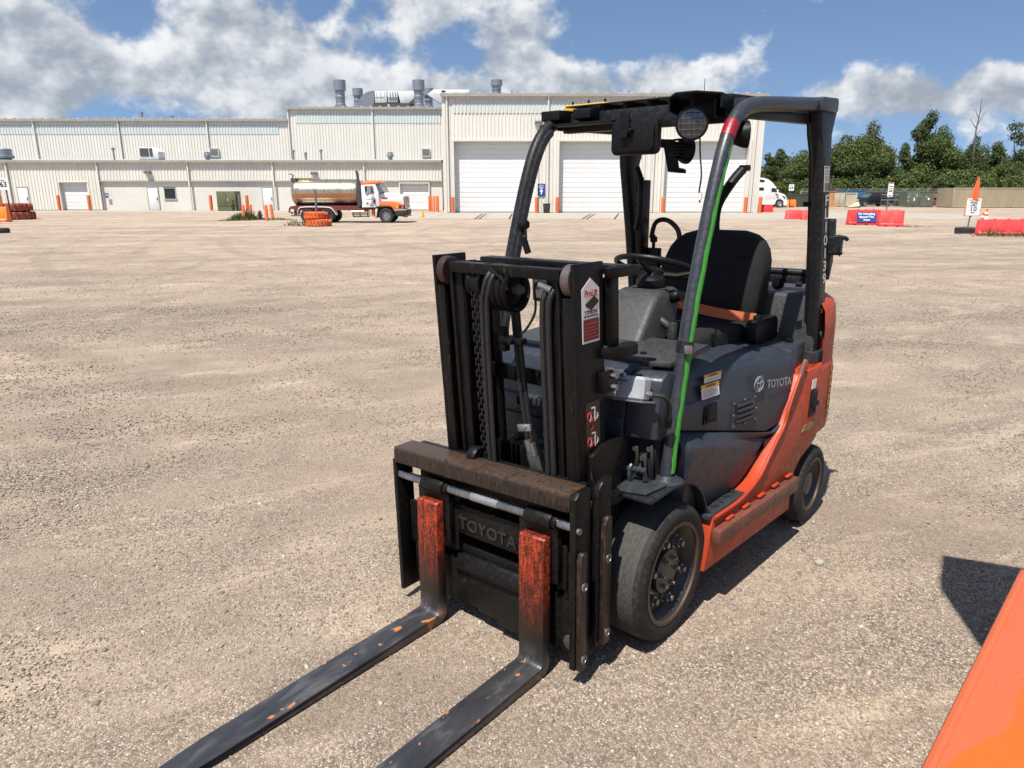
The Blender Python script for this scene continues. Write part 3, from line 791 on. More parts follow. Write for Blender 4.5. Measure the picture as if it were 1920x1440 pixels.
# bolts and small brackets on the cowl
for (y, z, r) in ((-.16,.835,.010),(.0,.835,.010),(.10,.72,.017),(-.18,.70,.012),(-.02,.75,.009)):
    m = MB(); m.cyl((.10,y,z),(.150,y,z),r,n=6); m.cyl((.10,y,z),(.138,y,z),r*1.6,n=14); m.build('cowl_bolt', M_BOLT, cowl)
for (y, z) in ((-.16,.855),(.0,.855)):
    MB().obox((.128,y,z), (.02,.022,.05)).build('cowl_clip', M_BLACK2, cowl, bevel=.004)
# worn dark footboard in front of the dash
m = MB(); m.prism([(-.42,-.42),(-.42,.385),(-.10,.405),(-.06,.40),(-.03,.32),(-.02,-.40)], lambda a, b, w: (a, b, w - .06*max(0, a+.1)), 1.043, 1.066)
m.build('cowl_top', M_GREYP, lift, bevel=.006)
for (x, y) in ((-.03,.12),(-.05,.33),(-.12,.25),(-.30,.32)):
    MB().lathe([(.013,1.062),(.013,1.070),(.001,1.072)], (x, y, 0), (0,0,1), 10).build('cowl_screw', M_BLACK2, lift)
# grey control box with a printed plate
M_BOXG = worn('light_grey_enclosure', (.40,.42,.44), .4, .25, dirt=(.36,.35,.33), dirt_amt=.2, scale=14)
M_PLATE = plain('nameplate_grey', (.30,.33,.38), .35)
bM = Matrix.Rotation(R(-14), 3, 'Y') @ Matrix.Rotation(R(4), 3, 'X')
cb = MB().obox((.115,.314,.992), (.062,.180,.086), bM).build('control_box', M_BOXG, lift, bevel=.010, seg=1)
MB().obox((.112,.312,.946), (.09,.20,.006), bM).build('box_bracket', M_ZINC, cb)
MB().obox((.1485,.300,.998), (.0015,.10,.052), bM).build('box_plate', M_PLATE, cb)
bn = bM @ Vector((1,0,0)); bu = bM @ Vector((0,1,0)); bv = bM @ Vector((0,0,1))
for k, (tx, sz) in enumerate((('8-96 1313L/16', .013), ('1  10  V', .013), ('-- ----- --', .011), ('- --- ----', .011))):
    lettering(tx, sz, M_INK, cb, Vector((.115,.300,.992)) + bn*.0352 + bv*(.023 - .013*k), bu, bv, name='plate_print', bold=.0004)
m = MB(); m.cyl(Vector((.115,.394,.985)), Vector((.112,.425,.982)), .011, n=8); m.build('cable_gland', M_BOLT, cb)
m = MB(); m.tube(bez([(.112,.42,.982),(.09,.46,.975),(.06,.465,.93),(.045,.455,.87),(.04,.44,.84)], 6), .008, 8); m.build('box_cable', M_HOSE, cb)
MB().cyl((.045,.457,.885),(.042,.452,.855),.013,n=10).build('cable_plug', M_BLACK2, cb)
MB().obox((.125,.312,1.036), (.018,.02,.022)).build('box_clasp', M_ZINC, cb, bevel=.004)

# --- dash, steering wheel
def ring4(cx, cy, z, a, b, r=.03, k=5):
    return [(cx + p, cy + q, z) for p, q in rrect(-a, a, -b, b, r, k)]
m = MB(); m.loft([ring4(-.46,0,1.05,.165,.125), ring4(-.50,0,1.12,.145,.120), ring4(-.545,0,1.19,.125,.115), ring4(-.575,0,1.235,.105,.108), ring4(-.585,0,1.25,.085,.09)])
m.build('dash_console', M_GREYP, lift, smooth=45)
m = MB(); m.lathe([(.062,1.245),(.066,1.262),(.064,1.285),(.05,1.30),(.03,1.305),(.02,1.32)], (-.605,0,0), (0,0,1), 24); m.build('column_boot', M_BLACK2, lift)
sw_c = Vector((-.64,.0,1.335)); sw_n = Vector((-.33,0,.94)).normalized()
su = Vector((0,1,0)); sv = sw_n.cross(su)
m = MB(); m.tube([sw_c + su*.178*math.cos(t) + sv*.178*math.sin(t) for t in [k*2*math.pi/40 for k in range(40)]], .0125, 10, closed=True)
sw = m.build('steering_wheel', M_BLACK2, lift)
for a in (20, 160, 270):
    d = su*math.cos(R(a)) + sv*math.sin(R(a))
    m = MB(); m.tube([sw_c - sw_n*.03 + d*.03, sw_c - sw_n*.025 + d*.10, sw_c + d*.172], [.016,.013,.010], 8); m.build('wheel_spoke', M_BLACK2, sw)
MB().lathe([(.04,-.045),(.045,-.02),(.03,-.005),(.001,0)], sw_c, sw_n, 18).build('horn_pad', M_BLACK2, sw)
m = MB(); m.cyl((-.46,-.09,1.235),(-.45,-.165,1.25),.010,.012,10); m.cyl((-.45,-.165,1.25),(-.448,-.19,1.252),.019,.017,10); m.build('stalk', M_BLACK2, lift)
m = MB(); m.lathe([(.028,0),(.03,.02),(.024,.045),(.02,.05),(.022,.07),(.001,.075)], (-.60,.10,1.215), (.25,.95,.15), 16); m.build('key_switch', M_BLACK2, lift)
m = MB(); m.cyl((-.50,.10,1.135),(-.505,.15,1.10),.017,n=10); m.obox((-.51,.165,1.075),(.035,.03,.09)); m.build('parking_brake', M_GREYP, lift, bevel=.008)

# --- seat
def seat_back():
    rings = []
    for k, (z, w, th, xo) in enumerate(((.985,.20,.05,0),(1.0,.235,.075,0),(1.06,.262,.092,0),(1.16,.272,.10,-.012),(1.26,.276,.10,-.03),(1.33,.272,.098,-.045),(1.38,.258,.092,-.055),(1.42,.232,.082,-.064),(1.45,.19,.066,-.072),(1.468,.13,.04,-.078))):
        ring = []
        for i in range(28):
            a = 2*math.pi*i/28; ca, sa = math.cos(a), math.sin(a)
            q = 1/((abs(ca)**3.2 + abs(sa)**3.2)**(1/3.2))
            y, x = w*ca*q, th*sa*q
            if x > 0:       # bolsters forward at the sides, hollow in the middle
                x += .030*(abs(y)/w)**2.5 * min(1, (1.44-z)/.2) - .016*math.exp(-(y/.11)**2) * (1 if z < 1.36 else .2)
            ring.append((-1.235 + x + xo, y, z))
        rings.append(ring)
    m = MB(); m.loft(rings); return m
seat = seat_back().build('seat_backrest', M_FABRIC, lift, smooth=60)
for y in (-.118, .118):
    m = MB(); m.tube([(-1.235+.088+xo, y, z) for z, xo in ((1.04,0),(1.14,-.008),(1.24,-.025),(1.34,-.046))], .0045, 6); m.build('seat_piping', M_FABRIC, seat)
m = MB(); m.tube(bez([(-1.183,-.20,1.35),(-1.20,-.1,1.365),(-1.204,0,1.37),(-1.20,.1,1.365),(-1.183,.20,1.35)], 5), .005, 6); m.build('seat_piping', M_FABRIC, seat)
m = MB(); rings = []
for (x, w, z0, z1) in ((-.655,.17,.945,1.00),(-.67,.215,.935,1.03),(-.72,.245,.925,1.052),(-.85,.258,.92,1.05),(-1.0,.262,.92,1.038),(-1.15,.26,.92,1.035),(-1.2,.25,.93,1.03)):
    rings.append([(x, a, b + .018*(abs(a)/w)**3*(b > .98)) for a, b in rrect(-w, w, z0, z1, min(.045, (z1-z0)/2.2), 5)])
cu = m.loft(rings).build('seat_cushion', M_FABRIC, lift, smooth=60)
m = MB(); m.prism([(-.66,-.23),(-.66,.23),(-1.25,.27),(-1.25,-.27)], lambda a, b, w: (a, b, w), .955-.03, .925); m.box(-1.22,-.72,-.24,.24,.955,.985); m.build('seat_base', M_BLACK2, lift, bevel=.01)
for s in (1, -1):
    m = MB(); m.prism(rrect(-1.27,-.99,.955,1.075,.045,4), lambda a, b, w: (a, s*w, b), .285, .345); m.build('hip_restraint', M_BLACK2, lift, bevel=.012)
# orange belt pulled across in front of the backrest
A, B = Vector((-.86,-.06,1.160)), Vector((-1.05,.312,1.080))
m = MB(); V = []; nrm = Vector((.75,.3,.55)).normalized()
for k in range(9):
    t = k/8; c = A.lerp(B, t) - Vector((0,0,.012*math.sin(math.pi*t))); up = Vector((-.22,.1,.95)).normalized()*.023
    for q in (c-up, c+up, c+up-nrm*.003, c-up-nrm*.003): V.append(q)
F = [(i*4+k, i*4+(k+1) % 4, (i+1)*4+(k+1) % 4, (i+1)*4+k) for i in range(8) for k in range(4)] + [(0,1,2,3),(32,33,34,35)]
m.add(V, F); m.build('seat_belt', M_BELT, lift)
MB().obox((-1.06,.318,1.070), (.05,.03,.05)).build('belt_buckle', M_BLACK2, lift, bevel=.008)
# curved grab bar, hoses and gas-bottle carrier behind the seat
m = MB(); m.tube(bez([(-1.30,-.02,1.42),(-1.30,-.03,1.50),(-1.33,-.03,1.60),(-1.40,.0,1.71),(-1.45,.02,1.765)], 6), [.022]*25, 8); m.mapv(lambda x, y, z: (x, y*1.25, z)); m.build('grab_bar', M_BLACK2, lift, smooth=50)
m = MB(); m.obox((-1.47,.03,1.775),(.05,.05,.03)); m.build('grab_bar_cap', M_BLACK2, lift, bevel=.008)
m = MB(); m.tube(bez([(-1.28,-.39,1.42),(-1.27,-.36,1.50),(-1.26,-.29,1.515),(-1.25,-.22,1.47),(-1.25,-.20,1.40)], 6), .013, 8); m.build('gas_hose', M_HOSE, lift)
m = MB(); m.box(-1.50,-1.455,-.42,.46,1.205,1.245); m.cyl((-1.47,-.42,1.262),(-1.47,.44,1.262),.018,n=10); m.box(-1.50,-1.46,-.42,.46,1.145,1.165); m.build('bottle_carrier', M_GUARD_DK, lift, bevel=.004)
m = MB(); m.cyl((-1.46,.26,1.20),(-1.44,.26,1.20),.03,n=16); m.cyl((-1.45,.26,1.20),(-1.43,.26,1.20),.012,n=10); m.build('carrier_clamp', M_BLACK2, lift)
m = MB(); m.prism([(-1.42,1.24),(-1.42,1.52),(-1.455,1.53),(-1.47,1.46),(-1.455,1.40),(-1.47,1.33),(-1.44,1.24)], lambda a, b, w: (a, w, b), .470, .512); m.build('bottle_bracket', M_GUARD_DK, lift, bevel=.004)
m = MB(); m.tube([(-1.42,.50,1.44),(-1.44,.535,1.445),(-1.45,.56,1.44),(-1.43,.575,1.435)], .010, 8); m.tube([(-1.42,.50,1.37),(-1.45,.54,1.37),(-1.45,.55,1.36)], .013, 8); m.obox((-1.43,.53,1.405),(.03,.05,.07)); m.build('bracket_latch', M_GUARD_DK, lift)
# --- overhead guard
pil = [(.002,.64),(-.020,.80),(-.059,.995),(-.112,1.245),(-.2,1.539),(-.268,1.73),(-.325,1.846),(-.385,1.915),(-.47,1.958),(-.58,1.978),(-.80,1.995),(-1.08,2.014),(-1.25,2.022)]
def py_(x): return .437 if x > -.5 else .437 + .065*(-.5-x)/.8
for s in (1, -1):
    pts = bez([(x, s*py_(x), z) for x, z in pil], 6)
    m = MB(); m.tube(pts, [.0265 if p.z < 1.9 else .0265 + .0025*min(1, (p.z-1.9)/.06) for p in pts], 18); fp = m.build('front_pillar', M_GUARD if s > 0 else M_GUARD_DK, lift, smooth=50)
    if s < 0:      # flat channel along the inside of the far pillar
        m = MB()
        m.tube([p + Vector((.012,.038,-.012)) for p in pts[14:44]], .016, 6); m.build('pillar_channel', M_GUARD_DK, fp)
    else:
        # strip of green tape down the near pillar, and a turn of red tape above it
        camd = Vector((2.24, 1.59, 1.66))
        sel = [p for p in pts if .665 < p.z < 1.835]
        m = MB(); V = []
        for i, p in enumerate(sel):
            a, b = sel[max(0, i-1)], sel[min(len(sel)-1, i+1)]; tdir = (b-a).normalized()
            c = camd - p; c = (c - tdir*c.dot(tdir)).normalized(); rt = tdir.cross(c).normalized()
            if rt.dot(Vector((-.646,.763,0))) < 0: rt = -rt
            jit = .06*math.sin(i*2.3) + .04*math.sin(i*.9)
            wd = .30 if p.z < .8 else .42
            for k in range(7):
                lo = .44 + jit + max(0, p.z-1.55)*1.6; an = lo + (1.50 - lo) * k/6
                V.append(p + (c*math.cos(an) + rt*math.sin(an)) * (.0283 + .0010*math.sin(i*1.7+k)))
        m.add(V, [(i*7+k, i*7+k+1, (i+1)*7+k+1, (i+1)*7+k) for i in range(len(sel)-1) for k in range(6)])
        m.build('green_tape', M_GREEN, fp, smooth=60)
        sel = [p for p in pts if 1.835 < p.z < 1.905]
        m = MB(); m.tube(sel, .0280, 18, caps=False); m.build('red_tape', M_REDTAPE, fp)
        # dented clamp half way up
        m = MB(); m.tube([Vector((-.083,.437,1.10)), Vector((-.090,.437,1.14))], .0315, 16); m.build('tape_clamp', M_GUARD_DK, fp)
        m = MB(); m.obox((-.060,.462,1.118), (.03,.03,.03), Matrix.Rotation(.6, 3, 'Z')); m.build('clamp_tab', M_BOLT, fp, bevel=.004)
    m = MB(); m.prism([(-1.06,1.986),(-1.06,2.042),(-1.255,2.052),(-1.265,2.04),(-1.265,1.992)], lambda a, b, w: (a, s*w, b), .466, .526); m.build('rail_end', M_GUARD, fp, bevel=.012)
    # rear pillars: folded channel leaning back
    m = MB(); rings = []
    for z, x, wx in ((.84,-1.325,.105),(1.0,-1.292,.10),(1.45,-1.212,.10),(1.80,-1.135,.105),(1.90,-1.11,.15),(2.0,-1.08,.22)):
        y1 = .522 if z < 1.9 else .510
        rings.append([(x-wx, s*y1, z), (x-.012, s*y1, z), (x, s*(y1-.012), z), (x, s*(y1-.045), z), (x-.018, s*(y1-.058), z), (x-.018, s*(y1-.068), z), (x-wx, s*(y1-.068), z)])
    rp = m.loft(rings).build('rear_pillar', M_GUARD_DK, lift, bevel=.003)
    m = MB(); m.loft([[(x+a, s*y, z) for a, y in ((.035,.535),(-.15,.548),(-.15,.45),(.035,.45))] for z, x in ((.775,-1.32),(.86,-1.325),(.905,-1.315))]); m.build('pillar_shoe', M_NAVY, rp, bevel=.012)
    for z in (1.60,1.235):
        MB().cyl((-1.20-.0*z, s*.462, z), (-1.195, s*.435, z), .012, n=10).build('pillar_knob', M_BLACK2, rp)
# number down the near rear pillar, stickers
def rpx(z): return -1.135 - (1.80-z)*.22
def stack_letter(ch, z):
    me = text_mesh(ch, .066, bold=.0012); me.materials.clear(); me.materials.append(M_WHITE)
    me.transform(Matrix(((-1.65, .2, 0, rpx(z)-.058), (0, 0, 0, .5250), (0, 1, 0, z), (0, 0, 0, 1)))); link('fleet_number', me, lift)
for i, ch in enumerate('FL10139'):
    z = 1.615 - .0600*i
    stack_letter(ch, z)
m = MB(); m.prism([(0,1.655),(.066,1.655),(.066,1.765),(0,1.765)], lambda a, b, w: (rpx(b)-.018-a, .5225+w, b), 0, .0015); st = m.build('inspection_sticker', M_WHITE, lift)
m = MB(); m.prism([(.004,1.66),(.062,1.66),(.062,1.692),(.004,1.692)], lambda a, b, w: (rpx(b)-.018-a, .5242+w, b), 0, .001); m.build('sticker_panel', plain('sticker_brown', (.24,.17,.13), .6), st)
for k, z in enumerate((1.755,1.74,1.728,1.715,1.705)):
    m = MB(); m.prism([(.006,z),(.058 if k % 2 else .05,z),(.058 if k % 2 else .05,z+.005),(.006,z+.005)], lambda a, b, w: (rpx(b)-.018-a, .5242+w, b), 0, .001); m.build('sticker_line', M_GREYPRINT if k else M_INK, st)
lettering('SMS', .030, M_AMBER, lift, (rpx(1.10)-.052, .5245, 1.10), (-1,0,0), (.2,0,1), name='pillar_lettering', bold=.001)
m = MB(); m.prism([(math.cos(k*.524)*.016, .98+math.sin(k*.524)*.016) for k in range(12)], lambda a, b, w: (rpx(b)-.05+a, .5225+w, b), 0, .0015); m.build('green_sticker', plain('green_print', (.04,.30,.10), .5), lift)

# roof: cross members, long bars and a steel cover
m = MB(); m.box(-.545,-.50,-.42,.42,1.915,1.998); m.build('roof_crossbar', M_GUARD_DK, lift, bevel=.004)
m = MB(); m.box(-1.20,-1.14,-.47,.47,1.985,2.020); m.build('roof_crossbar', M_GUARD_DK, lift, bevel=.004)
for k in range(7):
    y = -.345 + .115*k
    m = MB(); m.prism([(-.52,1.985),(-.52,2.020),(-1.16,2.046),(-1.16,2.012)], lambda a, b, w: (a, w, b), y-.012, y+.012); m.build('roof_bar', M_GUARD_DK, lift, bevel=.003)
m = MB(); m.prism([(-.49,2.021),(-.49,2.027),(-1.20,2.053),(-1.20,2.047)], lambda a, b, w: (a, w, b), -.40, .27); m.build('roof_cover', M_GUARD_DK, lift, bevel=.002)
for s_ in (1, -1):
    m = MB(); m.prism([(-.47,1.925),(-.47,1.955),(-1.16,1.985),(-1.16,1.94)], lambda a, b, w: (a, s_*(w + .05*(-.5-a)), b), .395, .432); m.build('roof_side_beam', M_GUARD_DK, lift, bevel=.004)
# front brackets and lamp visor
m = MB(); m.prism([(-.52,1.935),(-.41,1.965),(-.41,2.005),(-.55,2.01)], lambda a, b, w: (a, w, b), -.475, -.375); m.build('roof_bracket', M_BLACK2, lift, bevel=.005)
m = MB(); m.prism([(-.50,1.955),(-.425,1.965),(-.425,2.005),(-.50,2.01)], lambda a, b, w: (a, w, b), -.315, -.225); m.build('roof_bracket', M_BLACK2, lift, bevel=.005)
m = MB(); m.box(-.50,-.40,-.475,-.10,1.938,1.948); m.build('bracket_plate', M_BLACK2, lift, bevel=.002)
m = MB(); m.prism([(-.40,.155),(-.335,.215),(-.335,.30),(-.40,.375),(-.56,.375),(-.56,.155)], lambda a, b, w: (a, b, w + .10*(a+.40)), 2.004, 2.012); vis = m.build('lamp_visor', M_BLACK2, lift, bevel=.002)
for y in (.158, .372):
    m = MB(); m.prism([(-.40,1.96),(-.40,2.006),(-.56,2.0),(-.56,1.94)], lambda a, b, w: (a, w, b), y-.004, y+.004); m.build('visor_side', M_BLACK2, vis)
m = MB(); m.prism([(.0,1.93),(.0,1.995),(.06,2.01),(.11,2.0),(.11,1.93)], lambda a, b, w: (-.42-a, w, b), .335, .343); m.build('visor_gusset', M_BLACK2, lift)
def lamp(c, d, r, name, rear=False):
    c = Vector(c); d = Vector(d).normalized()
    m = MB(); m.lathe([(.001,-.055),(r*.55,-.053),(r*.75,-.04),(r*.98,-.012),(r*1.06,0),(r*1.06,.014),(r*.93,.016)], c, d, 28)
    o = m.build(name, M_BLACK2, lift)
    m = MB(); m.lathe([(r*.93,.012),(r*.5,.015),(.001,.016)], c, d, 28); le = m.build('lens', M_LENS, o)
    u, w = MB().frame(d); u = Vector((0,0,1)) - d*d.z; u.normalize(); w = d.cross(u)
    for k in range(-2, 3):
        h = (r*.86)**2 - (k*r*.34)**2
        if h <= 0: continue
        h = math.sqrt(h)
        m = MB(); p = c + d*.0165 + u*(k*r*.34); m.tube([p - w*h, p + w*h], .0012, 4); m.build('lens_rib', M_GREYP, o)
    for k in range(-2, 3):
        h = (r*.86)**2 - (k*r*.36)**2
        if h <= 0: continue
        h = math.sqrt(h); m = MB(); p = c + d*.0165 + w*(k*r*.36); m.tube([p - u*h, p + u*h], .0011, 4); m.build('lens_rib', M_GREYP, o)
    if rear:
        for k in range(-3, 4):
            m = MB(); p = c - d*.05 + u*(k*r*.26); hh = math.sqrt(max(.05, 1-(k*.26)**2))*r*.8
            m.obox(p, (.006,.03,hh*2), Matrix((u, d, w)).transposed()); m.build('cooling_fin', M_BLACK2, o)
    return o
lamp((-.395,.262,1.908), (.93,.36,-.08), .058, 'work_lamp')
lamp((-.44,.452,1.862), (-.5,.85,0), .045, 'work_lamp')
lamp((-1.27,-.205,1.862), (-.85,.5,-.1), .062, 'rear_lamp', rear=True)
m = MB(); m.tube([(-.40,.255,1.955),(-.405,.258,1.99)], .010, 6); m.build('lamp_stem', M_BLACK2, lift)
m = MB(); m.prism([(-.40,1.93),(-.27,1.92),(-.24,1.78),(-.20,1.77),(-.20,1.75),(-.30,1.76),(-.33,1.88),(-.40,1.89)], lambda a, b, w: (-1.27+w, a, b), -.004, .004); m.build('rear_lamp_bracket', M_BLACK2, lift)
m = MB(); m.tube(bez([(-.41,.29,1.86),(-.43,.285,1.80),(-.42,.30,1.72),(-.43,.29,1.66),(-.42,.30,1.62)], 5), .0035, 6); m.build('lamp_cable', M_HOSE, lift)
m = MB(); m.cyl((-.42,.30,1.655),(-.42,.30,1.628),.009,n=8); m.build('cable_plug', M_WHITE, lift)
# mirror seen from behind
m = MB(); m.prism(rrect(-.108,.112,1.806,1.945,.026,5), lambda a, b, w: (-.425+w+.02*a, a, b), -.018, .018); mi = m.build('rear_view_mirror', M_BLACK2, lift, bevel=.008)
m = MB(); m.prism(rrect(-.095,.10,1.818,1.932,.022,5), lambda a, b, w: (-.402+w+.02*a, a, b), -.003, .006); m.build('mirror_backplate', M_BLACK2, mi, bevel=.003)
m = MB(); m.box(-.396,-.388,-.055,-.010,1.885,1.975); m.obox((-.388,-.03,1.885), (.02,.035,.03)); m.cyl((-.40,.0,1.90),(-.375,.0,1.90),.009,n=8); m.build('mirror_bracket', M_BLACK2, mi, bevel=.002)
# amber light bar on the roof
m = MB(); m.prism([(-.545,2.020),(-.535,2.056),(-.31,2.056),(-.295,2.024)], lambda a, b, w: (-.70+w, a, b), -.035, .035); bc = m.build('amber_light_bar', M_YELLOW, lift, bevel=.008)
for y in (-.51,-.42,-.33): MB().cyl((-.70,y,2.05),(-.70,y,2.072),.006,n=6).build('bar_stud', M_BLACK2, bc)
# small things hanging off the far pillars
m = MB(); m.cyl((-.17,-.40,1.53),(-.17,-.36,1.53),.018,n=12); m.tube([(-.17,-.37,1.53),(-.16,-.36,1.50),(-.155,-.355,1.475)], .006, 6); m.obox((-.15,-.352,1.445),(.02,.02,.07), Matrix.Rotation(.4,3,'X')); m.build('hanging_switch', M_BLACK2, lift)
m = MB(); m.box(-1.22,-1.14,-.40,-.37,1.32,1.72); m.tube(bez([(-1.12,-.40,1.78),(-1.10,-.36,1.70),(-1.10,-.36,1.55),(-1.12,-.39,1.47)],5), .017, 8); m.build('assist_grip', M_BLACK2, lift, bevel=.004)
m = MB(); m.obox((-1.13,-.385,1.70),(.04,.035,.075)); m.build('grip_switch', M_BLACK2, lift, bevel=.01)
m = MB(); m.box(-1.24,-1.20,-.40,-.30,1.18,1.37); m.cyl((-1.22,-.34,1.37),(-1.22,-.34,1.44),.010,n=8); m.cyl((-1.22,-.34,1.40),(-1.22,-.34,1.43),.02,n=10); m.build('filter_bracket', M_BLACK2, lift, bevel=.004)

# --- mast (leans forward a little)
def lean(m, k=.068): return m.mapv(lambda x, y, z: (x + k*z, y, z))
for s in (1, -1):
    m = MB(); m.box(.175,.337,s*.298,s*.313,.06,1.447)
    orail = lean(m).build('outer_mast_rail', M_BLACK, lift, bevel=.003)
    m = MB(); m.box(.318,.3365,s*.264,s*.2985,.06,1.34); m.box(.175,.190,s*.25,s*.2985,.06,1.40); lean(m).build('rail_flange', M_BLACK, orail, bevel=.003)
    m = MB(); m.box(.19,.326,s*.228,s*.243,.10,1.425); irail = lean(m).build('inner_mast_rail', M_BLACK, lift, bevel=.003)
    m = MB(); m.box(.300,.316,s*.190,s*.2275,.10,1.418); m.box(.300,.316,s*.2435,s*.252,.10,1.30); lean(m).build('rail_flange', M_BLACK, irail, bevel=.003)
    m = MB(); m.box(.205,.222,s*.18,s*.229,.10,1.425); lean(m).build('rail_flange', M_BLACK, irail, bevel=.003)
    m = MB(); m.lathe([(.012,-.004),(.048,-.004),(.052,0),(.052,.024),(.048,.028),(.012,.028)], (.300, s*.268 - (.0 if s > 0 else .012), 1.392), (0,1,0), 26); ro = lean(m).build('mast_roller', worn('roller_steel', (.085,.048,.040) if s < 0 else (.16,.14,.13), .4, .6, dirt=(.05,.03,.025), dirt_amt=.5, scale=20), lift)
    m = MB(); m.lathe([(.012,0),(.040,0),(.044,.01),(.044,.03),(.040,.04),(.012,.04)], (.345, s*.17, .70), (0,1,0), 22); 
    if s < 0: lean(m).build('carriage_roller', M_BLACK2, lift)
    m = MB(); m.cyl((.15,s*.20,.10),(.15,s*.20,1.36),.026,n=14); m.cyl((.15,s*.20,1.28),(.15,s*.20,1.40),.020,n=12); lean(m).build('lift_cylinder', M_BLACK2, lift)
# ties
m = MB(); m.box(.285,.338,-.228,.255,1.392,1.428); lean(m).build('inner_top_tie', M_BLACK, lift, bevel=.004)
m = MB(); m.prism([(.015,-.313),(.015,.30),(-.005,.345),(.02,.352),(.115,.352),(.175,.335),(.175,.315),(.10,.30),(.085,.26),(.085,-.313)], lambda a, b, w: (a, b, w), 1.392, 1.424); tie = lean(m).build('outer_top_tie', M_BLACK, lift, bevel=.004)
m = MB(); m.lathe([(.0005,1.4245),(.026,1.4250),(.028,1.4245)], (.045,.31,0), (0,0,1), 18); lean(m).build('tie_hole', M_DARK, tie)
for z0_, z1_ in ((.60,.72),(.98,1.04)):
    m = MB(); m.box(.165,.19,-.30,.30,z0_,z1_); lean(m).build('mast_back_tie', M_BLACK, lift, bevel=.004)
# brackets down the near rail
for (zc, x0) in ((1.142,.035),(.62,.10)):
    m = MB(); m.prism([(x0,.314),(x0-.01,.35),(x0+.02,.372),(x0+.10,.372),(x0+.155,.345),(x0+.165,.314)], lambda a, b, w: (a, b, w), zc-.018, zc+.018); lean(m).build('rail_bracket', M_BLACK, lift, bevel=.004)
m = MB(); m.box(.118,.160,.300,.336,1.16,1.392); lean(m).build('bracket_upright', M_BLACK, lift, bevel=.003)
m = MB(); m.box(.150,.215,.3135,.335,1.005,1.08); rb = lean(m).build('tilt_block', M_BLACK, lift, bevel=.004)
for z in (1.022,1.062):
    m = MB(); m.cyl((.160,.335,z),(.160,.352,z),.011,n=6); lean(m).build('block_bolt', M_BOLT, rb)
m = MB(); m.prism([(.29,.80),(.21,.825),(.10,.82),(.055,.80),(.07,.76),(.10,.74),(.12,.69),(.10,.60),(.13,.52),(.20,.50),(.29,.55)], lambda a, b, w: (a, w, b), .314, .336); lean(m).build('lower_hook_plate', M_BLACK, lift, bevel=.004)
m = MB(); m.prism([(.30,.72),(.26,.70),(.235,.62),(.24,.50),(.30,.45)], lambda a, b, w: (a, w, b), .337, .350); lean(m).build('hook_gusset', M_BLACK2, lift, bevel=.003)
# stickers on the near rail
def rail(a, b, w): return (a + .068*b, .3135 + w, b)
def patch(name, mat, poly, o, par=lift):
    m = MB(); m.prism(poly, rail, o, o+.0012); return m.build(name, mat, par)
pl = patch('dealer_sticker', M_WHITE, [(.302,1.19),(.204,1.19),(.204,1.365),(.253,1.40),(.302,1.365)], .0002)
patch('sticker_field', M_MAROON, [(.296,1.198),(.210,1.198),(.210,1.268),(.296,1.268)], .0016, pl)
for k in range(5): patch('sticker_line', M_REDINK, [(.290,1.207+.011*k),(.216+.012*(k % 2),1.207+.011*k),(.216+.012*(k % 2),1.2105+.011*k),(.290,1.2105+.011*k)], .003, pl)
for k in range(3): patch('sticker_mark', M_INK, [(.285-.012*k,1.318-.006*k),(.232-.008*k,1.342-.006*k),(.224-.008*k,1.332-.006*k),(.277-.012*k,1.307-.006*k)], .0018, pl)
lettering('ProLift', .030, M_REDINK, pl, (.253+.068*1.350, .3162, 1.350), (-1,0,0), (.068,0,1), name='dealer_lettering', bold=.0008, shear=.15, spacing=.9)
lettering('TOYOTA', .018, M_INK, pl, (.253+.068*1.289, .3162, 1.289), (-1,0,0), (.068,0,1), name='maker_print', bold=.0006)
patch('sticker_line', M_INK, [(.294,1.276),(.212,1.276),(.212,1.280),(.294,1.280)], .0018, pl)
wl = patch('warning_sticker', M_STICKER, [(.292,.805),(.210,.805),(.210,.985),(.292,.985)], .0002)
for zc in (.935,.845):
    m = MB(); m.tube([rail(.270+.017*math.cos(k*.45), zc+.017*math.sin(k*.45), .003) for k in range(14)], .0022, 5, closed=True); m.build('warning_ring', M_REDINK, wl)
    patch('warning_figure', M_WHITE, [(.276,zc-.012),(.268,zc-.004),(.272,zc+.012),(.264,zc+.012),(.262,zc-.002),(.268,zc-.013)], .003, wl)
    patch('warning_fork', M_WHITE, [(.246,zc+.03),(.240,zc+.03),(.240,zc-.02),(.246,zc-.02)], .003, wl)
    patch('warning_fork', M_WHITE, [(.262,zc+.032),(.246,zc+.032),(.246,zc+.027),(.262,zc+.027)], .003, wl)
    patch('warning_fork', M_WHITE, [(.234,zc+.012),(.224,zc+.005),(.222,zc-.005),(.234,zc-.015),(.229,zc-.003)], .003, wl)
patch('warning_triangle', M_REDINK, [(.268,.888),(.246,.888),(.257,.905)], .003, wl)
# lift chain: side plates and pins
m = MB()
z = .50; k = 0
while z < 1.40:
    for j, yy in enumerate((-.015,-.005,.005,.015)):
        if (j + k) % 2 == 0: m.prism(rrect(-.012,.012,z-.006,z+.028,.010,2), lambda a, b, w: (.318+a, -.118+yy*1.25+w, b), -.0026, .0026)
    m.cyl((.318,-.144,z),(.318,-.092,z),.006,n=6)
    z += .0215; k += 1
lean(m).build('lift_chain', worn('oily_chain', (.035,.032,.030), .4, .7, dirt=(.05,.035,.028), dirt_amt=.5, scale=30), lift)
m = MB(); m.lathe([(.0001,-.030),(.052,-.030),(.052,-.026),(.045,-.018),(.045,.018),(.052,.026),(.052,.030),(.0001,.030)], (.292,-.118,1.356), (0,1,0), 26); lean(m).build('chain_sheave', M_BLACK2, lift)
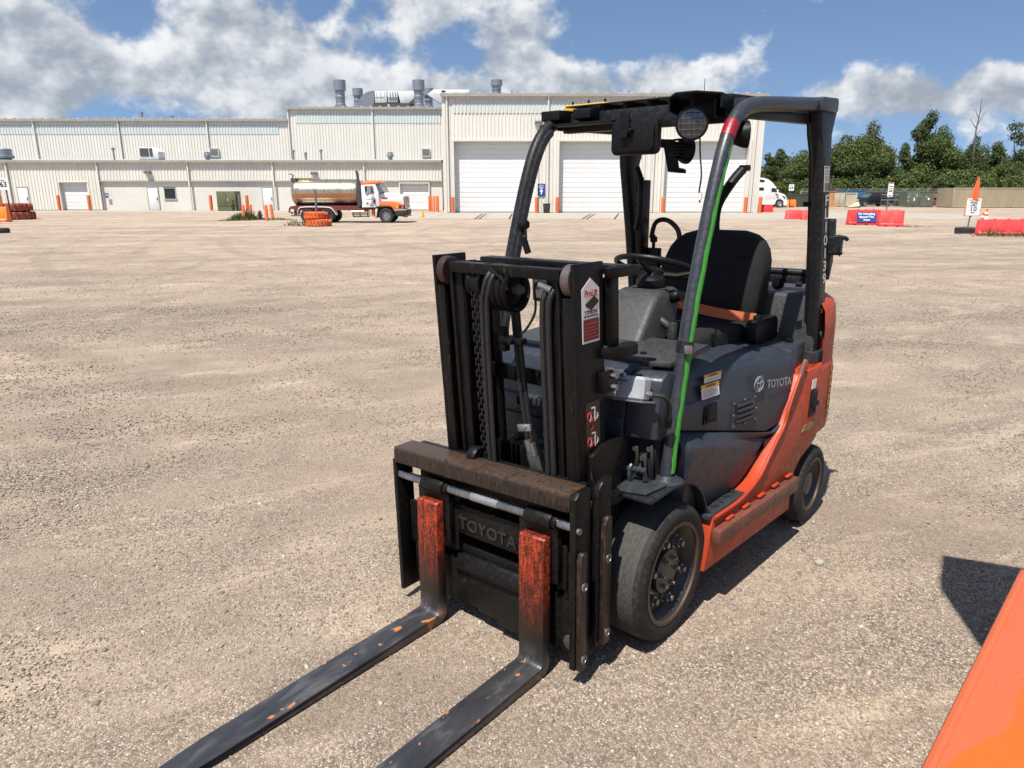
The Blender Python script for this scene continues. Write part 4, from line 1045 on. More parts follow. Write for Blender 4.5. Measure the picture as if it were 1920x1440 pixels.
# hose sheave with grooves, hoses over it
pr = [(.0001,-.042)]
for k in range(3):
    h = -.042 + .028*k
    pr += [(.074,h),(.074,h+.003),(.063,h+.010),(.063,h+.018),(.074,h+.025)]
pr += [(.074,.042),(.064,.046),(.055,.028),(.02,.034),(.0001,.034)]
m = MB(); m.lathe(pr, (.292,.000,1.340), (0,1,0), 30); shv = lean(m).build('hose_sheave', M_BLACK2, lift)
m = MB(); m.cyl((.292,.02,1.345),(.292,.068,1.345),.014,n=6); m.cyl((.292,.02,1.345),(.292,.055,1.345),.019,n=12); lean(m).build('sheave_pin', M_BOLT, shv)
m = MB(); m.tube([(.25,.04,1.40),(.26,-.06,1.425),(.33,-.06,1.425),(.352,.03,1.385),(.352,.05,1.35)], .006, 6); lean(m).build('sheave_guard', M_BLACK2, shv)
for k in range(2):
    y = -.036 + .022*k
    m = MB(); m.tube(bez([(.353,y-.040,.50),(.353,y-.038,.9),(.355,y-.030,1.25),(.358,y-.012,1.345),(.342,y,1.395),(.292,y,1.414),(.245,y,1.39),(.232,y,1.33),(.232,y+.02,1.0),(.235,y+.05,.75)], 5), .0088, 8); lean(m).build('mast_hose', M_HOSE, lift)
for y in (.205,.180):
    m = MB(); m.tube(bez([(.335,y,.5),(.335,y,.9),(.335,y,1.25),(.325,y+.01,1.35),(.27,y+.02,1.38)], 5), .010, 8); lean(m).build('mast_hose', M_HOSE, lift)
m = MB(); m.cyl((.33,.17,1.375),(.325,.215,1.360),.013,n=8); lean(m).build('hose_end', M_BOLT, lift)
# junction box with its lead and a row of clamps
m = MB(); m.box(.20,.25,.075,.135,1.305,1.385); jb = lean(m).build('junction_box', M_GREYP, lift, bevel=.004)
m = MB(); m.box(.2502,.2525,.085,.130,1.318,1.345); lean(m).build('box_label', M_WHITE, jb)
m = MB(); m.tube(bez([(.255,.10,1.375),(.275,.105,1.35),(.272,.105,1.30),(.27,.095,1.26),(.27,.06,1.21),(.28,.03,1.18)], 5), .0045, 6); lean(m).build('box_lead', M_HOSE, jb)
m = MB(); m.box(.27,.305,-.05,.06,1.155,1.175); m.cyl((.30,.02,1.165),(.325,.02,1.165),.012,n=8); m.box(.27,.30,-.05,-.02,1.12,1.21); lean(m).build('hose_clamp', M_BLACK2, lift, bevel=.003)
m = MB(); m.obox((.29,.045,.845),(.012,.06,.026), Matrix.Rotation(R(12),3,'X')); m.cyl((.29,.05,.85),(.305,.05,.85),.009,n=8); lean(m).build('hose_strap', M_ZINC, lift, bevel=.002)
m = MB(); m.prism([(.062,.86),(.075,.86),(.135,.655),(.13,.60),(.105,.60),(.10,.66)], lambda a, b, w: (.275+w, a, b), -.004, .004); lean(m).build('hose_guide', M_BLACK2, lift)
for k, (y, z0) in enumerate(((.055,.80),(.075,.79))):
    m = MB(); m.cyl((.29,y,z0),(.29,y+.012,z0-.045),.014,n=10); m.cyl((.29,y+.013,z0-.047),(.29,y+.028,z0-.10),.0165,n=6); m.cyl((.29,y+.028,z0-.10),(.29,y+.038,z0-.15),.013,n=10); lean(m).build('hose_coupling', M_BOLT, lift)
m = MB(); m.box(.285,.30,.13,.215,.655,.69); pq = lean(m).build('tie_plate', M_ZINC, lift, bevel=.002)
for y in (.15,.195):
    m = MB(); m.cyl((.30,y,.665),(.308,y,.665),.010,n=6); lean(m).build('plate_bolt', M_BOLT, pq)

M_STRIP = worn('rubbed_strip', (.016,.012,.010), .42, .2, dirt=(.085,.045,.026), dirt_amt=.7, chip=(.11,.06,.035), chip_amt=.45, scale=12, grain=.3, stretch=(1,1,.3))
# --- carriage with side shifter
def c_(m): return m.mapv(lambda x, y, z: (x + .015*(z-.4), y, z + .034*(y-.2)))       # hangs a little lower on one side
m = MB(); m.box(.392,.494,-.505,.352,.650,.716); tb = c_(m).build('carriage_top_bar', M_RUST, lift, bevel=.006)
m = MB(); m.box(.4945,.4975,-.500,.348,.652,.704); c_(m).build('bar_face', M_STRIP, tb, bevel=.001)
m = MB(); m.box(.36,.392,-.47,.34,.52,.712); c_(m).build('carriage_back_bar', M_CARR, lift, bevel=.004)
m = MB(); m.prism([(.405,.06),(.493,.06),(.493,.70),(.470,.718),(.405,.718)], lambda a, b, w: (a, w, b), .353, .377); ep = c_(m).build('carriage_end_plate', M_CARR, lift, bevel=.003)
m = MB(); m.prism([(.405,.075),(.493,.075),(.493,.66),(.405,.66)], lambda a, b, w: (a, w, b), -.518, -.498); c_(m).build('carriage_end_plate', M_CARR, lift, bevel=.003)
m = MB(); m.prism([(.452,.062),(.488,.062),(.488,.49),(.475,.51),(.452,.505)], lambda a, b, w: (a, w, b), .378, .398); ws = c_(m).build('wear_strip', M_STRIP, ep, bevel=.003)
for z in (.385,.105):
    m = MB(); m.lathe([(.016,.0),(.016,.004),(.012,.004),(.011,.001),(.0001,.002)], (.470,.398,z), (0,1,0), 14); c_(m).build('countersunk_bolt', M_BOLT, ep)
m = MB(); m.prism([(.300,.10),(.385,.10),(.385,.66),(.378,.70),(.355,.725),(.300,.73)], lambda a, b, w: (a, w, b), .366, .392); ep2 = c_(m).build('shifter_end_plate', M_CARR, lift, bevel=.006)
m = MB(); m.prism([(.325,.11),(.368,.11),(.368,.575),(.352,.60),(.325,.595)], lambda a, b, w: (a, w, b), .3925, .412); c_(m).build('wear_strip', M_STRIP, ep2, bevel=.003)
for z in (.445,.155):
    m = MB(); m.lathe([(.016,0),(.016,.004),(.012,.004),(.011,.001),(.0001,.002)], (.347,.412,z), (0,1,0), 14); c_(m).build('countersunk_bolt', M_BOLT, ep2)
m = MB(); m.cyl((.478,.377,.587),(.478,.386,.587),.011,n=12); c_(m).build('shaft_bolt', M_BOLT, ep)
m = MB(); m.cyl((.470,-.498,.592),(.470,.353,.592),.0175,n=20); sh = c_(m).build('fork_shaft', M_STEEL, lift)
m = MB(); m.cyl((.470,-.10,.592),(.470,.03,.592),.0185,n=20); c_(m).build('shaft_sleeve', M_ZINC, sh)
# face plates between the forks
m = MB(); m.prism([(-.235,.405),(-.235,.512),(-.225,.525),(.10,.525),(.17,.515),(.17,.40)], lambda a, b, w: (.425+w, a, b), 0, .022); up = c_(m).build('carriage_upper_plate', M_CARR, lift, bevel=.004)
lettering('TOYOTA', .066, worn('cast_letters', (.017,.017,.017), .4, dirt=(.05,.045,.04), dirt_amt=.2, scale=12), up, (.4495,-.055,.438), (0,1,0), (0,0,1), name='cast_lettering', depth=.0025, bold=.0012, spacing=1.08)
for y in (-.19, .02): 
    m = MB(); m.cyl((.446,y,.48),(.4478,y,.48),.009,n=12); c_(m).build('bolt_hole', M_DARK, up)
for k in range(5):
    m = MB(); m.cyl((.446,-.17+.075*k,.522),(.4480,-.17+.075*k,.522),.008,n=10); c_(m).build('plate_notch', M_DARK, up)
m = MB(); m.prism([(-.47,.10),(-.12,.10),(-.12,.085),(-.02,.085),(-.02,.062),(.15,.062),(.15,.085),(.353,.085),(.353,.30),(-.21,.30),(-.22,.285),(-.47,.285)], lambda a, b, w: (.420+w, a, b), 0, .020); lp = c_(m).build('carriage_lower_plate', M_CARR, lift, bevel=.004)
m = MB(); m.prism([(.440,.255),(.458,.25),(.458,.275),(.435,.31),(.415,.31)], lambda a, b, w: (a, w, b), -.225, .165); c_(m).build('lower_lip', M_CARR, lp, bevel=.005)
for (y, z) in ((-.19,.20),(.13,.155),(.33,.245),(.32,.17)):
    m = MB(); m.cyl((.440,y,z),(.4418,y,z),.008,n=12); c_(m).build('bolt_hole', M_DARK, lp)
m = MB(); m.lathe([(.03,0),(.028,.004),(.001,.008)], (.440,.322,.125), (1,0,0), 18); c_(m).build('grease_cap', M_BOLT, lp)
for (y0, y1) in ((.292,.352),(-.49,-.36)):
    m = MB(); m.prism([(y0,.286),(y0,.47),(y1,.475),(y1,.286)], lambda a, b, w: (.422+w, a, b), 0, .018); c_(m).build('carriage_side_plate', M_CARR, lift, bevel=.004)
m = MB(); m.prism([(-.49,.12),(.35,.12),(.35,.64),(-.49,.64)], lambda a, b, w: (.345+w, a, b), 0, .014); c_(m).build('carriage_rear_plate', M_DARK, lift)
m = MB(); m.box(.365,.42,-.47,.34,.30,.345); m.box(.365,.42,-.47,.34,.10,.14); c_(m).build('shifter_beam', M_CARR, lift, bevel=.004)
m = MB(); m.cyl((.405,-.30,.615),(.405,.10,.615),.014,n=14); c_(m).build('shifter_ram', M_STEEL, lift)
# --- forks
def fork(y0, y1):
    t = .041; xb = .479
    out = [(xb,.535),(xb,.06)]
    for k in range(1, 6): a = R(180 + 90*k/6); out.append((xb+.045+.045*math.cos(a), .051+.045*math.sin(a)))
    out += [(xb+.06,.006)]
    low = [(1.0,.006),(1.45,.007),(1.60,.008),(1.66,.009),(1.685,.010)]
    top = [(1.685,.014),(1.66,.018),(1.60,.022),(1.45,.030),(1.0,.040),(.62,.046)]
    inn = []
    for k in range(0, 6): a = R(270 - 90*k/5); inn.append((xb+t+.020+.020*math.cos(a), .046+.020+.020*math.sin(a)))
    up_ = [(xb+t,.20),(xb+t-.002,.40),(xb+t-.004,.530),(xb+t-.012,.537)]
    P = out + low + top + inn + up_
    def fn(a, b, w):
        c, h = (y0+y1)/2, (y1-y0)/2
        if a > 1.50: h *= math.sqrt(max(0.10, 1-((a-1.50)/.195)**2))
        return (a, c + h*w, b + .034*(c+h*w-.2)*min(1, max(0, (b-.05)/.25)))
    m = MB(); m.prism(P, fn, -1, 1); return c_(m) if False else m
for (a, b) in ((-.361,-.252),(.155,.264)):
    f = fork(a, b).build('fork', M_FORK, lift, bevel=.003)
    m = MB(); m.cyl((.470,a+.005,.592),(.470,b+.01,.592),.030,n=18); m.cyl((.470,b+.01,.592),(.470,b+.03,.592),.024,n=18); c_(m).build('fork_collar', M_CARR, f, bevel=.002)
    m = MB(); m.box(.447,.4775,a-.028,b+.030,.535,.575); m.box(.447,.4775,a-.028,a-.003,.44,.535); m.box(.447,.4775,b+.003,b+.030,.36,.535); c_(m).build('fork_bracket', M_CARR, f, bevel=.003)
    m = MB(); m.box(.430,.448,b+.003,b+.045,.33,.50); c_(m).build('fork_guide', M_CARR, f, bevel=.003)
# ------------------------------------------------------------------ buildings
M_CREAM = worn('cream_metal_siding', (.665,.64,.575), .5, dirt=(.42,.39,.335), dirt_amt=.22, scale=.35, grain=.03, var=.05, stretch=(3,3,.6))
M_CREAM2 = worn('cream_trim', (.645,.62,.56), .5, dirt=(.40,.37,.32), dirt_amt=.2, scale=1, grain=.03, var=.04)
M_TRANS = worn('translucent_panel', (.53,.585,.57), .4, dirt=(.47,.52,.50), dirt_amt=.5, scale=.6, grain=.03, var=.05, stretch=(3,3,.6))
M_BLOCKW = worn('painted_block', (.665,.64,.58), .75, dirt=(.46,.41,.34), dirt_amt=.2, scale=.5, grain=.1, var=.05)
M_DOORW = worn('white_roll_door', (.70,.70,.695), .45, dirt=(.50,.48,.44), dirt_amt=.16, scale=.5, grain=.02, var=.04)
M_GUTTER = worn('grey_gutter', (.42,.40,.36), .5, dirt=(.25,.23,.2), dirt_amt=.3, scale=.8)
M_ROOF = worn('galvanised_roof', (.45,.46,.46), .45, .4, dirt=(.3,.29,.27), dirt_amt=.3, scale=.3)
M_GALV = worn('galvanised_duct', (.26,.29,.32), .42, .5, dirt=(.17,.18,.19), dirt_amt=.35, scale=1.2, var=.14)
M_DUCTW = worn('white_duct', (.66,.66,.65), .45, dirt=(.42,.41,.39), dirt_amt=.25, scale=1)
M_DGREY = plain('dark_machine', (.06,.06,.062), .6)
M_GLASS = NT('window_glass').p(Base_Color=(.012,.014,.018), Roughness=.06, Specular_IOR_Level=.7).m
M_BOLL = worn('orange_bollard_paint', (.68,.145,.035), .5, dirt=(.35,.10,.04), dirt_amt=.35, scale=2, var=.12)
M_LAMP = plain('grey_lamp_housing', (.16,.16,.155), .5)
M_BLUE = plain('blue_sign', (.022,.055,.22), .45)
M_SIGNW = plain('sign_white', (.78,.78,.76), .4)
M_LOUV = plain('louvre_grey', (.28,.28,.27), .5)

def ribbed(x0, x1, z0, z1, Y, pitch=.305, holes=()):
    """trapezoid-rib metal cladding facing the yard, cut round its openings"""
    m = MB()
    n = max(1, round((x1-x0)/pitch)); p = (x1-x0)/n
    def strip(a, b, za, zb, ya, yb): m.add([(a, ya, za), (b, yb, za), (b, yb, zb), (a, ya, zb)], [(0,1,2,3)])
    for i in range(n):
        a = x0 + i*p
        spans = [(z0, z1)]
        for hx0, hx1, hz0, hz1 in holes:
            if a + p*.5 > hx0 and a + p*.5 < hx1:
                new = []
                for s0, s1 in spans:
                    if hz1 <= s0 or hz0 >= s1: new.append((s0, s1)); continue
                    if hz0 > s0: new.append((s0, hz0))
                    if hz1 < s1: new.append((hz1, s1))
                spans = new
        d = .045
        for s0, s1 in spans:
            strip(a, a+p*.55, s0, s1, Y, Y); strip(a+p*.55, a+p*.66, s0, s1, Y, Y-d)
            strip(a+p*.66, a+p*.89, s0, s1, Y-d, Y-d); strip(a+p*.89, a+p, s0, s1, Y-d, Y)
    return m
def roll_door(x0, x1, z0, z1, Y, slat, parent, name='roll_door'):
    m = MB(); z = z0
    while z < z1 - .01:
        h = min(slat, z1-z)
        V = [(x0,Y,z),(x1,Y,z),(x1,Y-.030,z+h*.12),(x0,Y-.030,z+h*.12),(x1,Y-.030,z+h*.86),(x0,Y-.030,z+h*.86),(x1,Y,z+h),(x0,Y,z+h)]
        m.add(V, [(0,1,2,3),(3,2,4,5),(5,4,6,7)]); z += h
    d = m.build(name, M_DOORW, parent, smooth=0)
    MB().box(x0, x1, Y-.045, Y-.005, z0, z0+.09).build('door_bottom_bar', M_DGREY if False else M_GUTTER, d)
    return d
def man_door(x, Y, z0, parent, w=.95, h=2.12, white=True):
    d = MB().box(x-w/2, x+w/2, Y-.06, Y-.02, z0, z0+h).build('door', M_DOORW, parent, bevel=.01)
    m = MB(); m.box(x-w/2-.07, x-w/2-.002, Y-.09, Y-.01, z0, z0+h+.07); m.box(x+w/2+.002, x+w/2+.07, Y-.09, Y-.01, z0, z0+h+.07); m.box(x-w/2, x+w/2, Y-.09, Y-.01, z0+h+.002, z0+h+.07); m.build('door_frame', M_GUTTER, d)
    MB().box(x+w*.36, x+w*.42, Y-.12, Y-.06, z0+.95, z0+1.2).build('door_handle', M_DGREY, d)
    MB().box(x-.18, x+.18, Y-.066, Y-.061, z0+1.5, z0+1.78).build('door_notice', M_SIGNW, d)
    return d
def wall_lamp(px, py, Y, group='wall lights on the cream buildings', label=''):
    c = at(px, py, Y); r = empty('wall_lamp', c)
    MB().prism([(-.05,-.16),(-.42,-.10),(-.45,.10),(-.05,.16)], lambda a, b, w: (w, a, b), -.30, .30).build('lamp_housing', M_LAMP, r, bevel=.02)
    MB().box(-.22,.22,-.40,-.10,-.15,-.13).build('lamp_glass', M_DOORW, r)
    MB().box(-.15,.15,-.06,.0,-.12,.12).build('lamp_bracket', M_LAMP, r)
    tag(r, label, 'wall lamp', group); return r
def downspout(x, Y, z0, z1, parent, top=.22):
    m = MB(); m.box(x-.06, x+.06, Y-.20, Y-.07, z0, z1-top)
    m.prism([(Y-.20,z1-top),(Y-.07,z1-top),(Y-.22,z1),(Y-.36,z1)], lambda a, b, w: (w, a, b), x-.06, x+.06)
    return m.build('downspout', M_GUTTER if False else M_CREAM2, parent)

WY, UY, BY = 71.0, 78.0, 62.5         # lean-to front, upper wall, garage hall front
zE = at(400, 304.5, WY).z             # lean-to eave
zB = at(400, 338.5, WY).z             # top of the block wall
xL = -75.0; xR = at(829, 350, WY).x
wing = empty('low_warehouse', (0, WY, 0))
wing.location = (0, 0, 0)
tag(wing, 'long low cream metal warehouse with block wall base on the left', 'warehouse')
xb = at(189, 365, WY).x
gd = (at(113, 0, WY).x, at(168, 0, WY).x, 0, at(140, 342, WY).z)     # small roll door
gd = (at(115, 370, WY).x, at(168, 370, WY).x, 0, at(140, 342, WY).z)
ribbed(xL, xb, .05, zE, WY, holes=[gd]).build('cladding', M_CREAM, wing, smooth=0)
ribbed(xb, xR, zB, zE, WY).build('cladding', M_CREAM, wing, smooth=0)
# painted block wall: courses of blocks as real joints
gd2 = (at(751, 370, WY).x, at(804, 370, WY).x, 0, at(775, 344, WY).z)
win = (at(306.5, 0, WY).x, at(329, 0, WY).x, at(315, 374, WY).z, at(315, 352, WY).z)
win = (at(306.5, 363, WY).x, at(329, 363, WY).x, at(315, 374, WY).z, at(315, 352, WY).z)
bw = MB()
bh = zB / 14
for r_ in range(14):
    z0, z1 = r_*bh, (r_+1)*bh
    x = xb + .0; off = .203 if r_ % 2 else 0
    segs = [(xb, xR)]
    for hx0, hx1, hz0, hz1 in (gd2, win):
        if (z0+z1)/2 > hz0 and (z0+z1)/2 < hz1:
            segs = [q for s0, s1 in segs for q in ((s0, min(s1, hx0)), (max(s0, hx1), s1)) if q[1]-q[0] > .05]
    for s0, s1 in segs:
        bw.add([(s0, WY+.16, z0),(s1, WY+.16, z0),(s1, WY+.16, z1),(s0, WY+.16, z1)], [(0,1,2,3)])
        k = math.floor((s0-off)/.61)
        while k*.61+off < s1:
            a, b = max(s0, k*.61+off+.006), min(s1, (k+1)*.61+off-.006); k += 1
            if b-a < .03: continue
            bw.add([(a,WY+.15,z0+.006),(b,WY+.15,z0+.006),(b,WY+.15,z1-.006),(a,WY+.15,z1-.006),(a,WY+.16,z0+.006),(b,WY+.16,z0+.006),(b,WY+.16,z1-.006),(a,WY+.16,z1-.006)], [(0,1,2,3),(0,4,5,1),(2,6,7,3),(0,3,7,4),(1,5,6,2)])
blk = bw.build('block_wall', M_BLOCKW, wing, smooth=0); blk['kind'] = 'stuff'
MB().box(xb, xR, WY-.08, WY+.15, zB-.09, zB+.03).build('wall_flashing', M_GUTTER, wing)
for h in (gd, gd2):
    roll_door(h[0], h[1], 0.02, h[3], WY+.34 if h is gd else WY+.30, .33, wing)
    m = MB(); m.box(h[0]-.10,h[0],WY-.07,WY+.4,0,h[3]+.1); m.box(h[1],h[1]+.10,WY-.07,WY+.4,0,h[3]+.1); m.box(h[0],h[1],WY-.07,WY+.4,h[3],h[3]+.1)
    m.build('door_surround', M_CREAM2, wing)
w_ = MB().box(win[0]+.06, win[1]-.06, WY+.19, WY+.2, win[2]+.06, win[3]-.06).build('window', M_GLASS, wing)
m = MB(); m.box(win[0],win[0]+.06,WY+.10,WY+.24,win[2],win[3]); m.box(win[1]-.06,win[1],WY+.10,WY+.24,win[2],win[3]); m.box(win[0],win[1],WY+.10,WY+.24,win[3]-.06,win[3]); m.box(win[0]-.05,win[1]+.05,WY+.06,WY+.24,win[2]-.02,win[2]+.06); m.build('window_frame', M_GUTTER, w_)
for px, yy in ((45, WY-.02), (286.5, WY+.15), (501.5, WY+.15)): man_door(at(px, 370, WY).x, yy, 0.02, wing)
man_door(at(-8, 370, WY).x, WY-.02, .02, wing)
for px in (18, 187, 356, 514): downspout(at(px, 345, WY).x, WY, .05, zE-.05, wing)
downspout(at(684, 345, WY).x, WY, .05, zE-.05, wing)
m = MB(); m.prism([(WY-.32,zE-.02),(WY-.36,zE+.18),(WY-.02,zE+.20),(WY+.02,zE)], lambda a, b, w: (w, a, b), xL, xR); m.build('gutter', M_GUTTER, wing)
m = MB(); m.add([(xL,WY-.1,zE+.19),(xR,WY-.1,zE+.19),(xR,UY,zE+.62),(xL,UY,zE+.62)], [(0,1,2,3)]); m.build('lean_to_roof', M_ROOF, wing, smooth=0)
zU = at(300, 227, UY).z; xM = at(541, 260, UY).x
ribbed(xL, xM, zE+.3, zU, UY, holes=[]).build('cladding', M_CREAM, wing, smooth=0)
z0s, z1s = at(300, 252, UY).z, at(300, 235.5, UY).z
ribbed(xL, at(523, 245, UY).x, z0s, z1s, UY-.03).build('translucent_strip', M_TRANS, wing, smooth=0)
for px in (68, 226, 391): downspout(at(px, 262, UY).x, UY, zE+.4, zU, wing)
m = MB(); m.prism([(UY-.30,zU-.02),(UY-.34,zU+.20),(UY,zU+.24),(UY,zU)], lambda a, b, w: (w, a, b), xL, xM+.1); m.build('gutter', M_GUTTER, wing)
m = MB(); m.add([(xL,UY-.1,zU+.21),(xM,UY-.1,zU+.21),(xM,UY+30,zU+1.7),(xL,UY+30,zU+1.7)], [(0,1,2,3)]); m.build('roof', M_ROOF, wing, smooth=0)
MB().box(xL, xM, UY+.05, UY+30, 0, zU).build('hall_block', M_CREAM2, wing)
MB().box(xL, xR, WY+.42, UY, 0, zE-.02).build('lean_to_block', M_CREAM2, wing)
def vent(px, py, Y, wpx, parent):
    c = at(px, py, Y); w = wpx*Y/FPX/2
    f = MB().box(c.x-w, c.x+w, Y-.12, Y-.04, c.z-w*.9, c.z+w*.9).build('wall_vent', M_DGREY, parent)
    for k in range(6):
        z = c.z - w*.8 + k*w*.29
        MB().obox((c.x, Y-.16, z+.05), (2*w*.92,.12,.03), Matrix.Rotation(R(35),3,'X')).build('vent_blade', M_LOUV, f)
    m = MB()
    for a, b, e, g in ((-w-.06,-w,-w,w),(w,w+.06,-w,w),(-w-.06,w+.06,w*.9,w*.9+.06),(-w-.06,w+.06,-w*.9-.06,-w*.9)): m.box(c.x+a, c.x+b, Y-.20, Y-.05, c.z+e, c.z+g)
    m.build('vent_frame', M_CREAM2, f)
vent(403, 286, UY, 14, wing)
# middle hall
mid = empty('middle_warehouse'); tag(mid, 'taller cream metal hall in the middle, behind the low warehouse roof', 'warehouse')
zM = at(680, 205, UY).z; xM2 = at(829, 230, UY).x
vp_ = [(at(799-7, 286, UY).x, at(799+7, 286, UY).x)]
ribbed(xM, xM2+1, zE+.3, zM, UY).build('cladding', M_CREAM, mid, smooth=0)
ribbed(at(553, 220, UY).x, at(826, 220, UY).x, at(680, 231, UY).z, at(680, 213, UY).z, UY-.03).build('translucent_strip', M_TRANS, mid, smooth=0)
for px in (543, 700): downspout(at(px, 250, UY).x, UY, zE+.5, zM, mid)
vent(799, 286, UY, 13, mid)
m = MB(); m.prism([(UY-.30,zM-.02),(UY-.34,zM+.20),(UY,zM+.24),(UY,zM)], lambda a, b, w: (w, a, b), xM-.25, xM2+1); m.build('gutter', M_GUTTER, mid)
MB().box(xM-.02, xM2+1, UY+.05, UY+30, 0, zM).build('hall_block', M_CREAM2, mid)
m = MB(); m.add([(xM-.1,UY-.1,zM+.21),(xM2+1,UY-.1,zM+.21),(xM2+1,UY+30,zM+1.7),(xM-.1,UY+30,zM+1.7)], [(0,1,2,3)]); m.build('roof', M_ROOF, mid, smooth=0)
# garage hall
hall = empty('garage_hall'); tag(hall, 'tall cream metal garage hall with three large white roll doors', 'garage building')
bx0, bx1 = at(833, 300, BY).x, at(1421, 350, BY).x
zT = at(1000, 181, BY).z; zD = at(1000, 265, BY).z
doors = [(at(852,330,BY).x, at(1005,330,BY).x), (at(1048,330,BY).x, at(1203,330,BY).x), (at(1245,330,BY).x, at(1400,330,BY).x)]
ribbed(bx0, bx1, .03, zT, BY, holes=[(a-.12, b+.12, 0, zD) for a, b in doors]).build('cladding', M_CREAM, hall, smooth=0)
ribbed(at(847,200,BY).x, at(1415,200,BY).x, at(1000,212,BY).z, at(1000,188,BY).z, BY-.03).build('translucent_strip', M_TRANS, hall, smooth=0)
for a, b in doors:
    roll_door(a, b, .02, zD, BY+.55, .40, hall)
    m = MB(); m.box(a-.22,a,BY-.10,BY+.6,0,zD+.18); m.box(b,b+.22,BY-.10,BY+.6,0,zD+.18); m.box(a,b,BY-.10,BY+.6,zD,zD+.18); m.build('door_surround', M_CREAM2, hall)
for px in (840, 1027, 1225, 1412): downspout(at(px, 300, BY).x, BY, .05, zT, hall)
m = MB(); m.prism([(BY-.32,zT-.02),(BY-.36,zT+.20),(BY,zT+.24),(BY,zT)], lambda a, b, w: (w, a, b), bx0-.2, bx1+.25); m.build('gutter', M_GUTTER, hall)
for q in (bx0-.10, bx1-.18): MB().box(q,q+.28,BY-.09,BY+.1,0,zT).build('corner_trim', M_CREAM2, hall)
MB().box(bx0+.01, bx1-.01, BY+.75, BY+32, 0, zT).build('hall_block', M_CREAM2, hall)
m = ribbed(0, 32, .03, zT, 0); m.mapv(lambda x, y, z: (bx1 - y, BY + x, z)); m.build('end_cladding', M_CREAM, hall, smooth=0)
m = ribbed(0, 16, .03, zT, 0); m.mapv(lambda x, y, z: (bx0 + y, BY + x, z)); m.build('end_cladding', M_CREAM, hall, smooth=0)
m = MB(); m.add([(bx0-.1,BY-.1,zT+.21),(bx1+.1,BY-.1,zT+.21),(bx1+.1,BY+32,zT+1.7),(bx0-.1,BY+32,zT+1.7)], [(0,1,2,3)]); m.build('roof', M_ROOF, hall, smooth=0)
for px in (960, 1180, 1320):
    m = MB(); c = at(px, 178, BY); m.box(c.x-.05,c.x+.05,BY,BY+.06,zT,zT+.5); m.build('roof_stub', M_GALV, hall)
# little snow-guard clips along the eaves
for (x0, x1, z, Y, par) in ((xL, xM, zU+.22, UY-.2, wing), (bx0, bx1, zT+.22, BY-.2, hall), (xM, xM2, zM+.22, UY-.2, mid)):
    m = MB(); x = max(x0, -56)
    while x < x1: m.box(x, x+.25, Y, Y+.2, z, z+.09); x += .95
    g = m.build('eave_clips', M_GUTTER, par); g['kind'] = 'stuff'
for i, (px, py, Y, lb) in enumerate(((278.5, 323, WY, 'grey wall lamp above the left warehouse door and dark window'), (590, 325, WY, 'grey wall lamp above the tank truck'), (1010, 230, BY, 'grey wall lamp between the first and second garage doors'))):
    wall_lamp(px, py, Y, label=lb)

# roof equipment
def stack(px, y0, y1, wpx, Y, label, steps=True):
    a, b = at(px, y1, Y), at(px, y0, Y); r = wpx/2*Y/FPX; h = b.z - a.z
    o = empty('exhaust_stack', (a.x, Y, a.z))
    MB().lathe([(r*.78,0),(r*.85,.02*h),(r*.85,.10*h),(r*.76,.12*h),(r*.76,.32*h),(r*.84,.34*h),(r*.84,.40*h),(r*.76,.42*h),(r*.80,.60*h)], (0,0,0), (0,0,1), 26).build('stack_pipe', M_GALV, o)
    MB().lathe([(r*.80,.60*h),(r*1.0,.62*h),(r*1.0,h),(r*.94,h),(r*.90,.7*h),(.01,.68*h)], (0,0,0), (0,0,1), 26).build('stack_cowl', M_GALV, o)
    MB().box(-r*1.2, r*1.2, -r*1.2, r*1.2, -.6, .05).build('stack_curb', M_GALV, o)
    tag(o, label, 'exhaust stack', 'exhaust stacks on the roofs')
stack(639, 150.5, 201, 21, 82, 'leftmost tall grey exhaust stack on the middle hall roof')
stack(672, 166, 202, 18, 88, 'short grey exhaust stack left of the white rooftop ducts')
stack(786, 150.5, 201, 21, 82, 'tall grey exhaust stack in front of the white rooftop ducts')
stack(804, 166, 202, 18, 88, 'short grey exhaust stack half hidden behind the tall one on the right')
stack(931, 150, 179, 20, 74, 'grey exhaust stack alone on the garage hall roof')
def zz(y, Y): return at(700, y, Y).z
ah = empty('rooftop_air_handler', at(725, 197, 84)); ah.location = (0,0,0)
Y = 84
m = MB(); m.box(at(703,180,Y).x, at(725,180,Y).x, Y, Y+3, zz(193,Y), zz(171,Y)); m.build('cabinet', M_DUCTW, ah, bevel=.04)
m = MB(); m.box(at(727,180,Y).x, at(745,180,Y).x, Y+.1, Y+3, zz(192,Y), zz(171,Y)); m.build('cabinet', M_DUCTW, ah, bevel=.04)
m = MB(); m.box(at(700,195,Y).x, at(770,195,Y).x, Y-.3, Y+3, zz(203,Y), zz(194,Y)); m.build('base_frame', M_DGREY, ah)
m = MB(); m.prism([(at(745,180,Y).x, zz(171,Y)),(at(790,180,Y).x, zz(169,Y)),(at(775,180,Y).x, zz(185,Y)),(at(765,190,Y).x, zz(194,Y)),(at(750,190,Y).x, zz(193,Y))], lambda a, b, w: (a, w, b), Y+.3, Y+3); m.build('sloping_duct', M_DUCTW, ah, bevel=.03)
for a_ in (706.5, 714, 721.5, 731, 736, 741): MB().box(at(a_,180,Y).x-.025, at(a_,180,Y).x+.025, Y-.02, Y+.09, zz(192,Y), zz(172,Y)).build('cabinet_seam', M_LOUV, ah)
for a_ in (703.5, 727.5): MB().box(at(a_,180,Y).x, at(a_+17,180,Y).x, Y-.03, Y+.09, zz(183,Y), zz(182.2,Y)).build('cabinet_seam', M_LOUV, ah)
